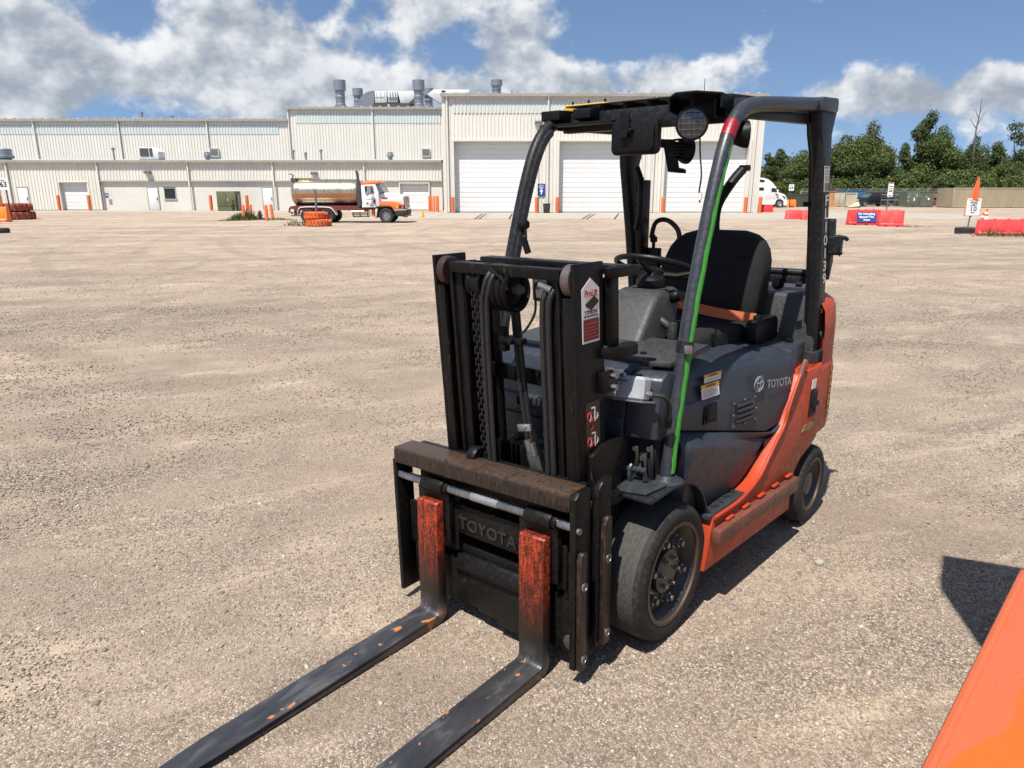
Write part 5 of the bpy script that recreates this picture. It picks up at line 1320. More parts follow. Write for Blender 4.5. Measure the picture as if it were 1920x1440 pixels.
m = MB(); m.prism([(at(764,194,Y).x, zz(195,Y)),(at(777,184,Y).x, zz(183,Y)),(at(777,195,Y).x, zz(195,Y))], lambda a, b, w: (a, w, b), Y+.2, Y+2.9); m.build('duct_shadow_gap', M_DGREY, ah)
m = MB(); P = []
for k in range(9): t = R(90+90*k/8); P.append((at(700,190,Y).x + 2.0*math.cos(t)*.95, zz(201,Y) + 1.75*math.sin(t)))
m.prism(P + [(at(700,190,Y).x, zz(201,Y))], lambda a, b, w: (a, w, b), Y+.5, Y+2.5); m.build('duct_elbow', M_GALV, ah, smooth=30)
m = MB(); m.box(at(728,200,Y).x, at(731,200,Y).x, Y-.35, Y-.28, zz(203,Y), zz(196,Y)); m.build('frame_leg', M_DUCTW, ah)
tag(ah, 'white rooftop air handling unit with a rounded grey duct elbow', 'air handler')
dk = empty('rooftop_duct'); Y = 84
m = MB(); m.prism([(at(801,170,Y).x, zz(177,Y)),(at(812,170,Y).x, zz(168,Y)),(at(880,170,Y).x, zz(168,Y)),(at(880,180,Y).x, zz(178,Y)),(at(836,180,Y).x, zz(178,Y)),(at(826,195,Y).x, zz(194,Y))], lambda a, b, w: (a, w, b), Y, Y+2); m.build('duct_body', M_DUCTW, dk, bevel=.03)
m = MB(); m.box(at(828,170,Y).x, at(835,170,Y).x, Y-.06, Y-.01, zz(174,Y), zz(169.5,Y)); m.build('duct_opening', M_DARK, dk)
tag(dk, 'white angular rooftop duct beside the garage hall gable', 'duct')
# things standing on the lean-to roof
YR = 73.0
def roof_thing(name, label, cat, group=None): o = empty(name); tag(o, label, cat, group); return o
o = roof_thing('roof_fan', 'large round galvanised fan at the far left on the low roof', 'roof fan', 'fans on the low roof')
c = at(11, 302, YR); s_ = YR/FPX
MB().lathe([(9*s_,.0),(10*s_,4*s_),(14*s_,5*s_),(15*s_,9*s_),(12*s_,10*s_),(12*s_,20*s_),(11*s_,21*s_),(.01,22*s_)], c, (0,0,1), 28).build('fan_drum', M_GALV, o)
MB().box(c.x-15*s_, c.x+15*s_, YR-.9, YR+.9, c.z-.5, c.z+2*s_).build('fan_curb', M_GALV, o)
for px, lb in ((390, 'small round turbine vent below the louvred wall vent'), (732, 'small round turbine vent on the low roof above the tank truck cab')):
    o = roof_thing('roof_vent', lb, 'roof vent', 'turbine vents on the low roof'); c = at(px, 302, YR)
    MB().lathe([(4*s_,0),(4*s_,6*s_),(6*s_,8*s_),(6.2*s_,11*s_),(5*s_,12*s_),(5*s_,15*s_),(.01,16*s_)], c, (0,0,1), 20).build('vent_head', M_GALV, o)
    MB().box(c.x-5*s_, c.x+5*s_, YR-.3, YR+.3, c.z-.4, c.z+.1).build('vent_curb', M_GALV, o)
o = roof_thing('roof_cooler', 'white boxy roof cooler with a dark grille on the low roof', 'roof cooler'); c = at(286, 301, YR)
m = MB(); m.prism([(-17,0),(-17,22),(5,22),(16,15),(16,0)], lambda a, b, w: (c.x+a*s_, w, c.z+b*s_), YR-.5, YR+.9); m.build('cooler_case', M_DUCTW, o, bevel=.02)
m = MB(); m.prism([(-16,7),(-16,20.5),(-1,20.5),(-1,7)], lambda a, b, w: (c.x+a*s_, w, c.z+b*s_), YR-.55, YR-.505); m.build('cooler_grille', M_DGREY, o)
m = MB(); m.prism([(1,7),(1,20.5),(6,20.5),(6,7)], lambda a, b, w: (c.x+a*s_, w, c.z+b*s_), YR-.55, YR-.505); m.build('cooler_grille', M_DGREY, o)
MB().box(c.x-18*s_, c.x+17*s_, YR-.6, YR+1, c.z-.5, c.z+2*s_).build('cooler_curb', M_GALV, o)
for i, (px, h) in enumerate(((215,20),(551,16),(574,12),(603,17))):
    c = at(px, 302, YR); o = roof_thing('vent_pipe', ('thin vent pipe left of the boxy roof cooler','tallest left thin vent pipe under the step in the roof line','shortest of the three thin vent pipes above the tank','rightmost of the three thin vent pipes above the tank')[i], 'vent pipe', 'vent pipes on the low roof')
    MB().cyl(c-Vector((0,0,.4)), c+Vector((0,0,h*s_)), .09, n=10).build('pipe', M_GALV, o)
    MB().lathe([(.09,h*s_-.1),(.17,h*s_),(.17,h*s_+.12),(.01,h*s_+.2)], c, (0,0,1), 12).build('pipe_cap', M_GALV, o)
for i, (px, h, Y) in enumerate(((267,12,83),(323,6,83))):
    c = at(px, 226, Y); o = roof_thing('vent_pipe', ('tall thin pipe on the upper left roof','short thin pipe on the upper left roof')[i], 'vent pipe', 'vent pipes on the upper roof')
    MB().cyl(c-Vector((0,0,.8)), c+Vector((0,0,h*Y/FPX)), .11, n=10).build('pipe', M_GALV, o)
    MB().lathe([(.11,h*Y/FPX-.12),(.2,h*Y/FPX),(.2,h*Y/FPX+.1),(.01,h*Y/FPX+.2)], c, (0,0,1), 12).build('pipe_cap', M_GALV, o)
c = at(1320, 177, 70); o = roof_thing('roof_antenna', 'thin antenna rod standing on the garage hall roof', 'antenna')
MB().cyl(c-Vector((0,0,.5)), c+Vector((0,0,1.35)), .045,.03, n=8).build('rod', M_DGREY, o); MB().box(c.x+.05,c.x+.16,70,70.1,c.z+.15,c.z+.5).build('antenna_box', M_DUCTW, o)
# blue notices on the walls
def wall_sign(px, py, w, h, Y, label, lines, arrow=False):
    c = at(px, py, Y); o = MB().box(c.x-w/2, c.x+w/2, Y-.10, Y-.07, c.z-h/2, c.z+h/2).build('wall_sign', M_BLUE, None); 
    tag(o, label, 'sign')
    for k, (t, sz, dz) in enumerate(lines): lettering(t, sz, M_SIGNW, o, (c.x, Y-.104, c.z+dz), (1,0,0), (0,0,1), name='sign_lettering', bold=.004)
    if arrow:
        m = MB(); m.prism([(-.05,-.36),(.05,-.36),(.05,-.14),(.17,-.14),(0,.06),(-.17,-.14),(-.05,-.14)], lambda a, b, w2: (c.x+a, w2, c.z+b), Y-.106, Y-.102); m.build('sign_arrow', M_SIGNW, o)
wall_sign(1015, 356, .62, 1.0, BY, 'blue direction sign with white upward arrow between garage doors', [('Visitor', .13, .36), ('Reception', .11, .22), ('Gate', .12, .10)], True)
wall_sign(201, 366.5, .30, .46, WY-.03, 'small blue notice on the block wall by the downspout', [('NO', .12, .1), ('PARK', .09, -.04)])
# ------------------------------------------------------------------ yard things
M_PLRED = worn('red_barrier_plastic', (.74,.030,.028), .45, dirt=(.50,.10,.08), dirt_amt=.3, scale=2, grain=.05, var=.1)
M_PLPINK = worn('faded_red_barrier_plastic', (.76,.055,.052), .5, dirt=(.60,.11,.10), dirt_amt=.35, scale=2, grain=.05, var=.1)
M_PLOR = worn('orange_barrier_plastic', (.85,.20,.015), .45, dirt=(.6,.2,.06), dirt_amt=.25, scale=2, grain=.05, var=.08)
M_TYOR = worn('orange_painted_tyre', (.66,.125,.030), .6, dirt=(.16,.07,.04), dirt_amt=.5, scale=3, grain=.2, var=.2)
M_TYDK = worn('brown_red_painted_tyre', (.27,.055,.028), .65, dirt=(.08,.04,.03), dirt_amt=.5, scale=3, grain=.2, var=.2)
M_POSTG = worn('grey_post', (.16,.16,.17), .5, .3, dirt=(.1,.09,.08), dirt_amt=.3, scale=4)
M_TYBLK = worn('far_tyre_rubber', (.022,.022,.022), .75, dirt=(.09,.08,.07), dirt_amt=.3, scale=4)
M_CONE = plain('cone_orange', (.80,.12,.03), .5)
M_BOARD = plain('orange_board', (.62,.22,.07), .6)
M_CABG = worn('olive_cabinet_paint', (.115,.120,.060), .5, dirt=(.08,.08,.05), dirt_amt=.3, scale=2)
M_HYD = worn('dark_hydrant', (.075,.035,.035), .5, dirt=(.05,.04,.04), dirt_amt=.4, scale=6)
M_CHROME = worn('polished_tank', (.50,.43,.315), .30, .88, dirt=(.30,.24,.16), dirt_amt=.35, scale=.9, grain=.02, var=.12, stretch=(3,1,.5))
M_COPPER = worn('orange_tank_stripe', (.50,.20,.085), .3, .6, dirt=(.4,.2,.1), dirt_amt=.2, scale=1)
M_TRUCKW = worn('white_truck_paint', (.76,.76,.75), .3, dirt=(.5,.48,.44), dirt_amt=.15, scale=1.5, coat=.4, grain=.02, var=.03)
M_TRUCKO = worn('orange_truck_paint', (.74,.16,.045), .35, dirt=(.5,.15,.06), dirt_amt=.2, scale=1.5, coat=.3, grain=.02)
M_TRUCKR = worn('red_chassis_paint', (.16,.030,.022), .55, dirt=(.10,.06,.05), dirt_amt=.4, scale=2)
M_DKGRN = worn('dark_green_container', (.045,.055,.040), .55, dirt=(.07,.07,.055), dirt_amt=.3, scale=.8)
M_GRN = worn('army_green_container', (.105,.125,.095), .55, dirt=(.15,.16,.13), dirt_amt=.3, scale=.8)
M_TAN = worn('tan_container', (.34,.285,.195), .6, dirt=(.26,.20,.13), dirt_amt=.35, scale=.5, stretch=(2,2,.5))
M_TANL = worn('pale_tan_container', (.44,.40,.29), .6, dirt=(.33,.29,.21), dirt_amt=.25, scale=.7)
M_BLUEC = worn('blue_container', (.045,.17,.29), .5, dirt=(.06,.14,.2), dirt_amt=.3, scale=.8)
M_REDC = worn('red_rack_paint', (.30,.060,.040), .6, dirt=(.14,.06,.05), dirt_amt=.4, scale=1)
M_SUV = worn('black_car_paint', (.010,.011,.014), .22, dirt=(.05,.05,.05), dirt_amt=.1, scale=2, coat=.6, grain=.01)
M_SUVG = NT('car_glass').p(Base_Color=(.10,.14,.15), Roughness=.05, Specular_IOR_Level=.8, Metallic=.2).m

# bollards
def bollard(x, y, h=1.30, r=.085, tilt=0.0, label='', group='orange bollards'):
    o = MB().lathe([(r,-.1),(r,h-.03),(r*.8,h),(.001,h+.02)], (0,0,0), (0,0,1), 16).build('bollard', M_BOLL)
    o.location = (x, y, 0); o.rotation_euler = (0, tilt, 0); tag(o, label, 'bollard', group)
for px, py, lb in ((849,400,'orange bollard left of the first garage door'), (1006,400,'orange bollard right of the first garage door'), (1045,400,'orange bollard left of the second garage door'), (1202,399,'orange bollard right of the second garage door'), (1243,399,'orange bollard left of the third garage door'), (1398,398,'orange bollard right of the third garage door'), (1425,398,'orange bollard off the corner of the garage hall')):
    c = gr(px, py); bollard(at(px, 385, 61.6).x, 61.6, 1.30, .15, label=lb)
for px, lb in ((111,'orange bollard left of the small left roll door'), (168,'orange bollard right of the small left roll door'), (2,'orange bollard at the left edge by the cream wall'), (396,'orange bollard left of the olive cabinet'), (448,'orange bollard against the right side of the olive cabinet'), (464,'orange bollard behind the hydrant, nearer the wall')):
    bollard(at(px, 385, 69.5).x, 69.5, 1.42, .15, label=lb)
for px, py, lb, t in ((458.5,413,'leftmost of the four orange bollards round the hydrant',-.03),(472,411,'second from left of the bollards round the hydrant',-.02),(501,414,'third from left of the bollards round the hydrant',-.02),(512,411,'rightmost leaning bollard beside the hydrant',-.09)):
    c = gr(px, py); bollard(c.x, c.y, .92, .092, t, lb)
for px, nm in ((805,'first'),(809.5,'second'),(814,'third'),(818.5,'fourth'),(823.5,'fifth')):
    bollard(at(px, 385, 66.5).x, 66.5 - (.9 if nm == 'fifth' else 0), 1.36, .085, label='%s orange bollard from the small roll door in the tight row beside it' % nm)

# hydrant, cabinet, bin, yellow cone
c = gr(488, 412); hy = empty('fire_hydrant', c); tag(hy, 'dark fire hydrant between four orange bollards', 'hydrant')
MB().lathe([(.14,0),(.14,.06),(.09,.08),(.09,.38),(.12,.40),(.12,.44),(.10,.50),(.05,.56),(.03,.60)], (0,0,0), (0,0,1), 16).build('hydrant_body', M_HYD, hy)
MB().cyl((-.17,0,.30),(.17,0,.30),.05,n=12).build('hose_outlet', M_HYD, hy); MB().cyl((0,-.16,.26),(0,0,.26),.06,n=12).build('pumper_outlet', M_HYD, hy)
MB().obox((.25,-.1,.02),(.4,.22,.05), Matrix.Rotation(.2,3,'Z')).build('hydrant_plate', M_HYD, hy)
c0, c1 = at(408, 390, 68.2), at(444, 390, 68.2); zt = at(426, 358.5, 68.2).z
cab = empty('transformer_cabinet', ((c0.x+c1.x)/2, 68.2, 0)); w = (c1.x-c0.x)/2; tag(cab, 'olive green transformer cabinet against the block wall', 'cabinet')
MB().box(-w, w, 0, 1.3, .0, zt).build('cabinet_body', M_CABG, cab, bevel=.03)
for a, b in ((-w+.03,-.01),(.01,w-.03)): MB().box(a, b, -.025, -.002, .42, zt-.06).build('cabinet_door', M_CABG, cab, bevel=.008)
MB().box(-w+.03, w-.03, -.02, -.002, .05, .38).build('cabinet_skirt', M_CABG, cab)
MB().box(.10,.16,-.06,-.02,zt*.52,zt*.62).build('door_handle', M_DUCTW, cab)
MB().box(w+.002,w+.22,.2,.7,.1,zt*.8).build('meter_box', M_LAMP, cab, bevel=.02)
c = at(1025, 385, 61.4); bn = empty('rubbish_bin', (c.x, 61.4, 0)); tag(bn, 'square black rubbish bin between garage doors', 'bin')
MB().loft([[(s1*a, s2*a, z) for s1, s2 in ((1,1),(-1,1),(-1,-1),(1,-1))] for a, z in ((.25,0),(.29,.72))]).build('bin_body', M_TYBLK, bn, bevel=.02)
MB().box(-.31,.31,-.31,.31,.72,.78).build('bin_rim', M_TYBLK, bn, bevel=.015)
def cone(px, py, h, mat, label, bands=True, group=None):
    c = gr(px, py); o = empty('traffic_cone', (c.x, c.y, 0)); r = h*.19
    MB().box(-h*.27,h*.27,-h*.27,h*.27,0,h*.045).build('cone_base', mat, o, bevel=.01)
    MB().lathe([(r,h*.045),(h*.045,h),(h*.03,h*1.005),(.001,h)], (0,0,0), (0,0,1), 20).build('cone_body', mat, o)
    if bands:
        for a, b in ((.42,.62),(.74,.84)):
            f = lambda t: r + (h*.045-r)*(t-.045)/.955 + .004
            MB().lathe([(f(a),h*a),(f(b),h*b)], (0,0,0), (0,0,1), 20).build('white_band', M_SIGNW, o)
    tag(o, label, 'cone', group); return o
cone(793, 409, .56, M_AMBER, 'small yellow cone standing alone on the concrete', False)
cone(1838, 432, .78, M_CONE, 'orange cone with white bands, in front of the red barrier end', True, 'striped cones by the speed sign')
cone(1845, 428, .92, M_CONE, 'taller orange cone with white bands, behind the shorter one', True, 'striped cones by the speed sign')
cone(14, 415, .55, M_PLRED, 'small plain red cone in front of the orange barrier on the left', False)

# plastic barriers
def barrier(c, length, h, mat, label, rz=0.0, group='red plastic barriers', ribs=3, bw=.30):
    o = empty('plastic_barrier', (c[0], c[1], 0), rz); L2 = length/2
    prof = [(-bw,0),(-bw,.16*h),(-bw*.78,.22*h),(-bw*.42,.92*h),(-bw*.34,h),(bw*.34,h),(bw*.42,.92*h),(bw*.78,.22*h),(bw,.16*h),(bw,0)]
    m = MB()
    rings = []
    for x, k in ((-L2,.80),(-L2+.06,1),(L2-.06,1),(L2,.80)):
        rings.append([(x, a*(k if b < h*.9 else 1), b) for a, b in prof])
    m.loft(rings).build('barrier_shell', mat, o, bevel=.015)
    for i in range(ribs):
        x = -L2 + length*(i+.5)/ribs
        MB().prism([(-bw*.80,.24*h),(-bw*.46,.86*h),(-bw*.40,.86*h),(-bw*.70,.24*h)], lambda a, b, w2: (x+w2, a-.012, b), -length/ribs*.36, length/ribs*.36).build('barrier_panel', mat, o, bevel=.008)
        MB().box(x-.09, x+.09, -bw-.004, -bw+.05, .0, .07*h).build('fork_slot', M_DARK, o)
    for x in (-L2*.45, 0, L2*.45): MB().cyl((x,0,h-.01),(x,0,h+.035),.05,n=12).build('filler_cap', mat, o)
    tag(o, label, 'barrier', group); return o
b1 = barrier(gr(1620,421.5), 1.78, .78, M_PLRED, 'red plastic barrier carrying the blue no unloading sign', R(-4))
m = MB(); m.prism([(-.52,.15),(.50,.15),(.50,.665),(-.52,.665)], lambda a, b, w: (a - .06*0, -.285 + .19*(b-.15)/.6 - .03 + w, b), -.012, 0); sgn_ = m.build('barrier_sign', M_BLUE, b1)
sv_ = Vector((0,.19/.6,1)).normalized()
for k, (t, dz) in enumerate((('No Unloading',.575),('Beyond This',.42),('Point',.265))):
    lettering(t, .150, M_SIGNW, sgn_, (-.01, -.285+.19*(dz-.15)/.6-.046, dz), (1,0,0), sv_, name='sign_lettering', bold=.004)
barrier(gr(1669,424.5), 1.12, .80, M_PLPINK, 'shorter faded red barrier right of the one with the blue sign', R(-16), ribs=2)
barrier(gr(1487,410.5), .98, .56, M_PLPINK, 'low faded red barrier left of its twin, beside the rear pillar', R(-4), ribs=1)
barrier(gr(1516,411.5), .98, .56, M_PLPINK, 'low faded red barrier half hidden by the forklift rear pillar', R(-4), ribs=1)
barrier((at(1424,390,64.5).x, 64.5), 2.3, .62, M_PLRED, 'bright red barrier at the right corner of the garage hall', 0, ribs=2)
barrier(gr(1483,388.6), 1.0, .85, M_PLOR, 'small orange barrier under the lane sign by the white semi truck', 0, 'orange plastic barriers', ribs=1)
c = gr(1893, 441.5); barrier((c.x+.05, c.y+.3), 2.35, .62, M_PLPINK, 'long faded red barrier at the right edge by the speed sign', R(-3), ribs=4, bw=.2)
c = gr(-6, 416); barrier((c.x-.1, c.y), 1.75, .86, M_PLOR, 'orange barrier cut off by the left edge of the picture', 0, 'orange plastic barriers', ribs=2)

# painted tyres
def lying_tyre(o, c, r, h, mat, lugs=22, name='tyre'):
    ri = r*.52
    t = MB().lathe([(ri,0),(r*.8,-.0),(r*.96,h*.10),(r,h*.28),(r,h*.72),(r*.96,h*.90),(r*.8,h),(ri,h),(ri,h*.8),(r*.75,h*.5),(ri,h*.2)], c, (0,0,1), 40, close=True).build(name, mat, o)
    m = MB()
    for k in range(lugs):
        a = 2*math.pi*k/lugs; M = Matrix.Rotation(a, 3, 'Z')
        for s, z in ((.25,.30),(-.25,.72)):
            p = Vector(c) + M @ Vector((r, 0, 0)) + Vector((0,0,h*z))
            m.obox(p, (r*.09, r*.13, h*.44), M @ Matrix.Rotation(s*1.6, 3, 'X'))
    g = m.build('tread_lugs', mat, t); g['kind'] = 'stuff'
    return t
c = gr(590, 425); ts = empty('tyre_post', (c.x, c.y+.55, 0)); tag(ts, 'two stacked bright orange tyres holding a grey post, by the tank truck', 'tyre stack', 'painted tyre stacks')
lying_tyre(ts, (.07,0,.0), .62, .36, M_TYOR); lying_tyre(ts, (-.05,0,.365), .57, .36, M_TYOR)
MB().cyl((0,0,.2),(0,0,1.78),.06,n=12).build('post', M_POSTG, ts)
c = gr(16, 412.5); t2 = empty('tyre_stack', (c.x-.1, c.y+1.0, 0)); tag(t2, 'two stacked large brown red tyres at the left edge', 'tyre stack', 'painted tyre stacks')
lying_tyre(t2, (.05,0,0), .95, .50, M_TYDK, 18); lying_tyre(t2, (-.02,0,.505), .92, .50, M_TYDK, 18)

# signs on posts
def board(o, x, z, w, h, mat, name='sign_board', y=-.05, r=.03):
    return MB().prism(rrect(x-w/2, x+w/2, z-h/2, z+h/2, r, 3), lambda a, b, q: (a, q, b), y-.012, y).build(name, mat, o)
def sign_text(o, t, x, z, size, y=-.068, bold=.003, mat=None, **k): return lettering(t, size, mat or M_INK, o, (x, y, z), (1,0,0), (0,0,1), name='sign_lettering', bold=bold, **k)
c = gr(22.5, 415.5); s1 = empty('lane_sign', (c.x, c.y, 0)); tag(s1, 'white lane 63 sign on a thin black post, far left', 'sign', 'numbered lane signs')
kk = c.y/FPX*.985
MB().tube([(0,0,0),(-.02,0,58*kk)], .035, 8).build('post', M_TYBLK, s1)
bd = board(s1, -.12, 67*kk, 22*kk, 20*kk, M_SIGNW); sign_text(bd, '63', -.08, 66*kk, .42, bold=.012); sign_text(bd, 'Lane', -.10, 74*kk, .13)
c = gr(1480, 389); s2 = empty('lane_sign', (c.x, c.y, 0)); k2 = c.y/FPX
tag(s2, 'white lane 69 sign beside the white semi truck', 'sign', 'numbered lane signs')
MB().tube([(0,0,0),(0,0,30*k2)], .06, 8).build('post', M_TYBLK, s2); bd = board(s2, 0, 35*k2, 9*k2, 11*k2, M_SIGNW); sign_text(bd, '69', 0, 34*k2, .42, bold=.008); sign_text(bd, 'Lane', 0, 38.5*k2, .13)
c = gr(1659.5, 399); c = Vector((at(1661,398,41).x, 41, 0)); s3 = empty('arrow_sign', (c.x, 41, 0)); k3 = 41/FPX
tag(s3, 'tall white sign with a black right arrow behind the red barriers', 'sign')
zb_ = at(1664, 369, 41).z; zt_ = at(1664, 342.5, 41).z
MB().tube([(-.02,0,0),(.05,0,zb_+.3)], .032, 8).build('post', M_POSTG, s3)
bd = board(s3, .07, (zb_+zt_)/2, 9*k3*1.05, zt_-zb_, M_SIGNW)
m = MB(); q = (zb_+zt_)/2 - .07; m.prism([(-.05,q-.03),(.08,q-.03),(.08,q-.075),(.15,q),(.08,q+.075),(.08,q+.03),(-.05,q+.03)], lambda a, b, w: (a+.02, w, b), -.066, -.063); m.build('sign_arrow', M_INK, bd)
sign_text(bd, 'Lane', .07, zt_-.19, .10, bold=.004); sign_text(bd, 'Unloading', .07, zt_-.32, .062, bold=.002); sign_text(bd, 'Please', .07, zb_+.07, .06, shear=.3)
MB().box(-.06,.20,-.067,-.062,zt_-.05,zt_-.01).build('sign_band', M_REDINK, bd)
c = gr(1822, 438); s4 = empty('speed_sign', (c.x, c.y+.35, 0)); k4 = (c.y+.35)/FPX; Y4 = c.y+.35
tag(s4, 'white speed limit 10 sign on a black tyre base with an orange flag', 'sign')
lying_tyre(s4, (0,0,0), .44, .235, M_TYBLK, 26)
MB().lathe([(.24,.19),(.24,.215),(.01,.22)], (0,0,0), (0,0,1), 20).build('base_fill', M_CONC, s4)
zs = at(1825, 388, Y4).z; ztop = at(1825, 331, Y4).z
MB().tube([(0,0,.1),(.05,0,zs),(.13,0,ztop)], .028, 10).build('post', M_POSTG, s4)
bk = board(s4, .07, zs, .68, .74, M_BOARD, 'backing_board', -.04, .01)
bd = board(s4, .07, zs, .60, .705, M_SIGNW, y=-.06, r=.05)
for t, dz, sz, b in (('PLEASE OBSERVE',.275,.062,.001),('SPEED',.175,.105,.004),('LIMIT',.075,.105,.004),('10',-.085,.275,.004),('MPH',-.235,.075,.002)): sign_text(bd, t, .07, zs+dz, sz, y=-.075, bold=b, spacing=1.12 if sz > .1 else 1.0)
m = MB(); rings = []
z0_, z1_ = zs+.30, ztop-.03
for k in range(12):
    t = k/11; z = z0_ + (z1_-z0_)*t; r_ = .105*(1-t)**.7 + .022
    rings.append([(.10+.03*t + r_*math.cos(a)*(1+.28*math.sin(5*a+1)), -.02 + r_*.6*math.sin(a)*(1+.28*math.sin(5*a+1)), z) for a in [2*math.pi*i/24 for i in range(24)]])
m.loft(rings).build('flag', M_CONE, s4, smooth=60)
MB().tube([(.03,-.03,zs-.40),(.06,-.03,zs-.34)], .035, 8).build('flag_tail', M_MAROON, s4)
MB().obox((-.28,-.42,.02),(.9,.14,.04), Matrix.Rotation(.02,3,'Z')).build('base_plank', M_TYBLK, s4)
c = gr(2, 437); MB().lathe([(.1,0),(.35,0),(.38,.05),(.38,.15),(.35,.2),(.1,.2)], (0,0,0), (0,0,1), 28).build('old_tyre', M_TYBLK).location = (c.x-.12, c.y+.1, .0)
tag(bpy.data.objects['old_tyre'], 'flat black tyre on the ground cut off at the left edge', 'tyre')

# ------------------------------------------------------------------ tank truck
T0 = gr(543, 418); tr = empty('tank_truck', (T0.x, T0.y, 0)); K = at(700,400,T0.y).x - at(699,400,T0.y).x
tag(tr, 'polished tank truck with white and orange cab parked before the warehouse', 'truck')
def tx(px): return (px-543)*K
def tz(py): return (418-py)*K*.995
def tprism(name, mat, pts, y0, y1, par=tr, **k): return MB().prism([(tx(a), tz(b)) for a, b in pts], lambda a, b, w: (a, w, b), y0, y1).build(name, mat, par, **k)
W = 2.15
rt = (tz(338)-tz(388))/2; zc = (tz(338)+tz(388))/2
x0, x1 = tx(543.5), tx(677)
m = MB(); m.lathe([(.01,0),(rt*.5,.03),(rt*.85,.10),(rt*.97,.2),(rt,.32)] + [(rt, .32 + (x1-x0-.64)*k/6) for k in range(1, 7)] + [(rt*.97,x1-x0-.2),(rt*.85,x1-x0-.10),(rt*.5,x1-x0-.03),(.01,x1-x0)], (x0,W/2,zc), (1,0,0), 48)
tank = m.mapv(lambda x, y, z: (x, W/2+(y-W/2)*1.15, z)).build('tank', M_CHROME, tr, smooth=60)
for k in range(5):
    xx = x0 + .35 + (x1-x0-.7)*k/4
    MB().lathe([(rt+.003,-.02),(rt+.010,-.01),(rt+.010,.01),(rt+.003,.02)], (xx,W/2,zc), (1,0,0), 48).mapv(lambda x, y, z: (x, W/2+(y-W/2)*1.15, z)).build('tank_band', M_CHROME, tank)
m = MB(); V = []
for i in range(7):
    a = R(-21 + 18*i/6)
    for xx in (x0+.22, x1-.22): V.append((xx, W/2 - (rt+.006)*1.15*math.cos(a), zc + (rt+.006)*math.sin(a)))
m.add(V, [(2*i,2*i+1,2*i+3,2*i+2) for i in range(6)]); m.build('tank_stripe', M_COPPER, tank)
m = MB(); m.box(x0+.25,x0+1.2,W/2-.35,W/2+.35,zc+rt-.05,zc+rt+.07); m.build('manhole', M_CHROME, tank, bevel=.02)
m = MB(); m.tube([(x0+.10,W/2-.5,zc+rt*.95),(x0+.25,W/2-.5,zc+rt+.22),(x0+.02,W/2-.5,zc+rt+.28)], .04, 8); m.obox((x0+.22,W/2-.4,zc+rt*.93),(.3,.3,.2)); m.build('rear_hook', M_DGREY, tank)
MB().box(tx(556), tx(755), .45, W-.45, tz(392), tz(386)).build('frame_rail', M_TRUCKR, tr)
tprism('chassis_side', M_TRUCKR, [(549,387),(552,393),(560,395),(668,395),(676,391),(676,387)], .12, .30)
tprism('rear_bumper', M_TRUCKR, [(545,388),(545,392),(556,394),(556,386)], .1, W-.1)
MB().tube([(tx(543),.3,tz(390)),(tx(541),.3,tz(398)),(tx(548),.3,tz(400))], .06, 8).build('rear_valve', M_TRUCKR, tr)
MB().box(tx(551), tx(556), .2, .3, tz(405), tz(388)).build('mud_flap', M_TRUCKR, tr); MB().box(tx(546), tx(560), .0, .5, tz(405.5), tz(404)).build('rear_step', M_DGREY, tr)
def twheel(px, r, y0, y1, hub=True):
    w = MB().lathe([(r*.55,y0+.05),(r*.62,y0+.02),(r*.9,y0),(r*.98,y0+.03),(r,y0+.07),(r,y1-.07),(r*.98,y1-.03),(r*.9,y1),(r*.55,y1-.05)], (tx(px),0,r), (0,1,0), 36).build('wheel', M_TYBLK, tr)
    MB().lathe([(r*.58,y0+.035),(r*.55,y0+.05),(r*.48,y0+.11),(r*.22,y0+.09),(r*.16,y0+.01),(.001,y0)], (tx(px),0,r), (0,1,0), 28).build('rim', M_ZINC if hub else M_TRUCKR, w)
    for k in range(8):
        a = k*math.pi/4; MB().cyl((tx(px)+r*.36*math.cos(a), y0+.05, r+r*.36*math.sin(a)), (tx(px)+r*.36*math.cos(a), y0+.12, r+r*.36*math.sin(a)), r*.05, n=6).build('wheel_nut', M_BOLT, w)
rw = 13.3*K
for px in (577.5, 614): twheel(px, rw, .0, .48, False); twheel(px, rw, W-.48, W, False)
twheel(725, rw, .02, .30); twheel(725, rw, W-.30, W-.02)
m = MB(); P = bez([(tx(559),tz(401),0),(tx(562),tz(391),0),(tx(570),tz(388),0),(tx(596),tz(387.5),0),(tx(620),tz(389),0),(tx(628),tz(396),0),(tx(631),tz(402),0)], 5)
V = []
for p in P: V += [(p.x,-.02,p.y),(p.x,.5,p.y),(p.x,.5,p.y-.05),(p.x,-.02,p.y-.05)]
m.add(V, [(i*4+k, i*4+(k+1) % 4, (i+1)*4+(k+1) % 4, (i+1)*4+k) for i in range(len(P)-1) for k in range(4)]); m.build('mudguard', M_TRUCKW, tr)
tprism('cab', M_TRUCKW, [(681,388),(680.5,349),(706,347.5),(712.5,364),(714,388)], .03, W-.03, bevel=.04)
tprism('cab_roof', M_TRUCKO, [(680,349.5),(684,344),(689,342.6),(710,342.0),(712,340.5),(715,343.5),(716,346),(706,347.8)], .05, W-.05, bevel=.05)
tprism('windscreen', M_SUVG, [(706.5,348),(715,346.8),(721.5,361.5),(712,364)], .10, W-.10)
tprism('windscreen_post', M_TRUCKW, [(705,347.8),(707.5,347.6),(713,363.8),(711,364.2)], .04, .12)
tprism('door_window', M_GLASS, [(687.3,351),(693,350.6),(693,364),(687.8,364)], .01, .05); tprism('door_window', M_SUVG, [(693.3,350.8),(701,350.6),(705.3,363.4),(693.3,364)], .01, .05)
tprism('door', M_TRUCKW, [(685.5,366),(707,366),(708,386.5),(685.8,386.5)], .012, .035, bevel=.006)
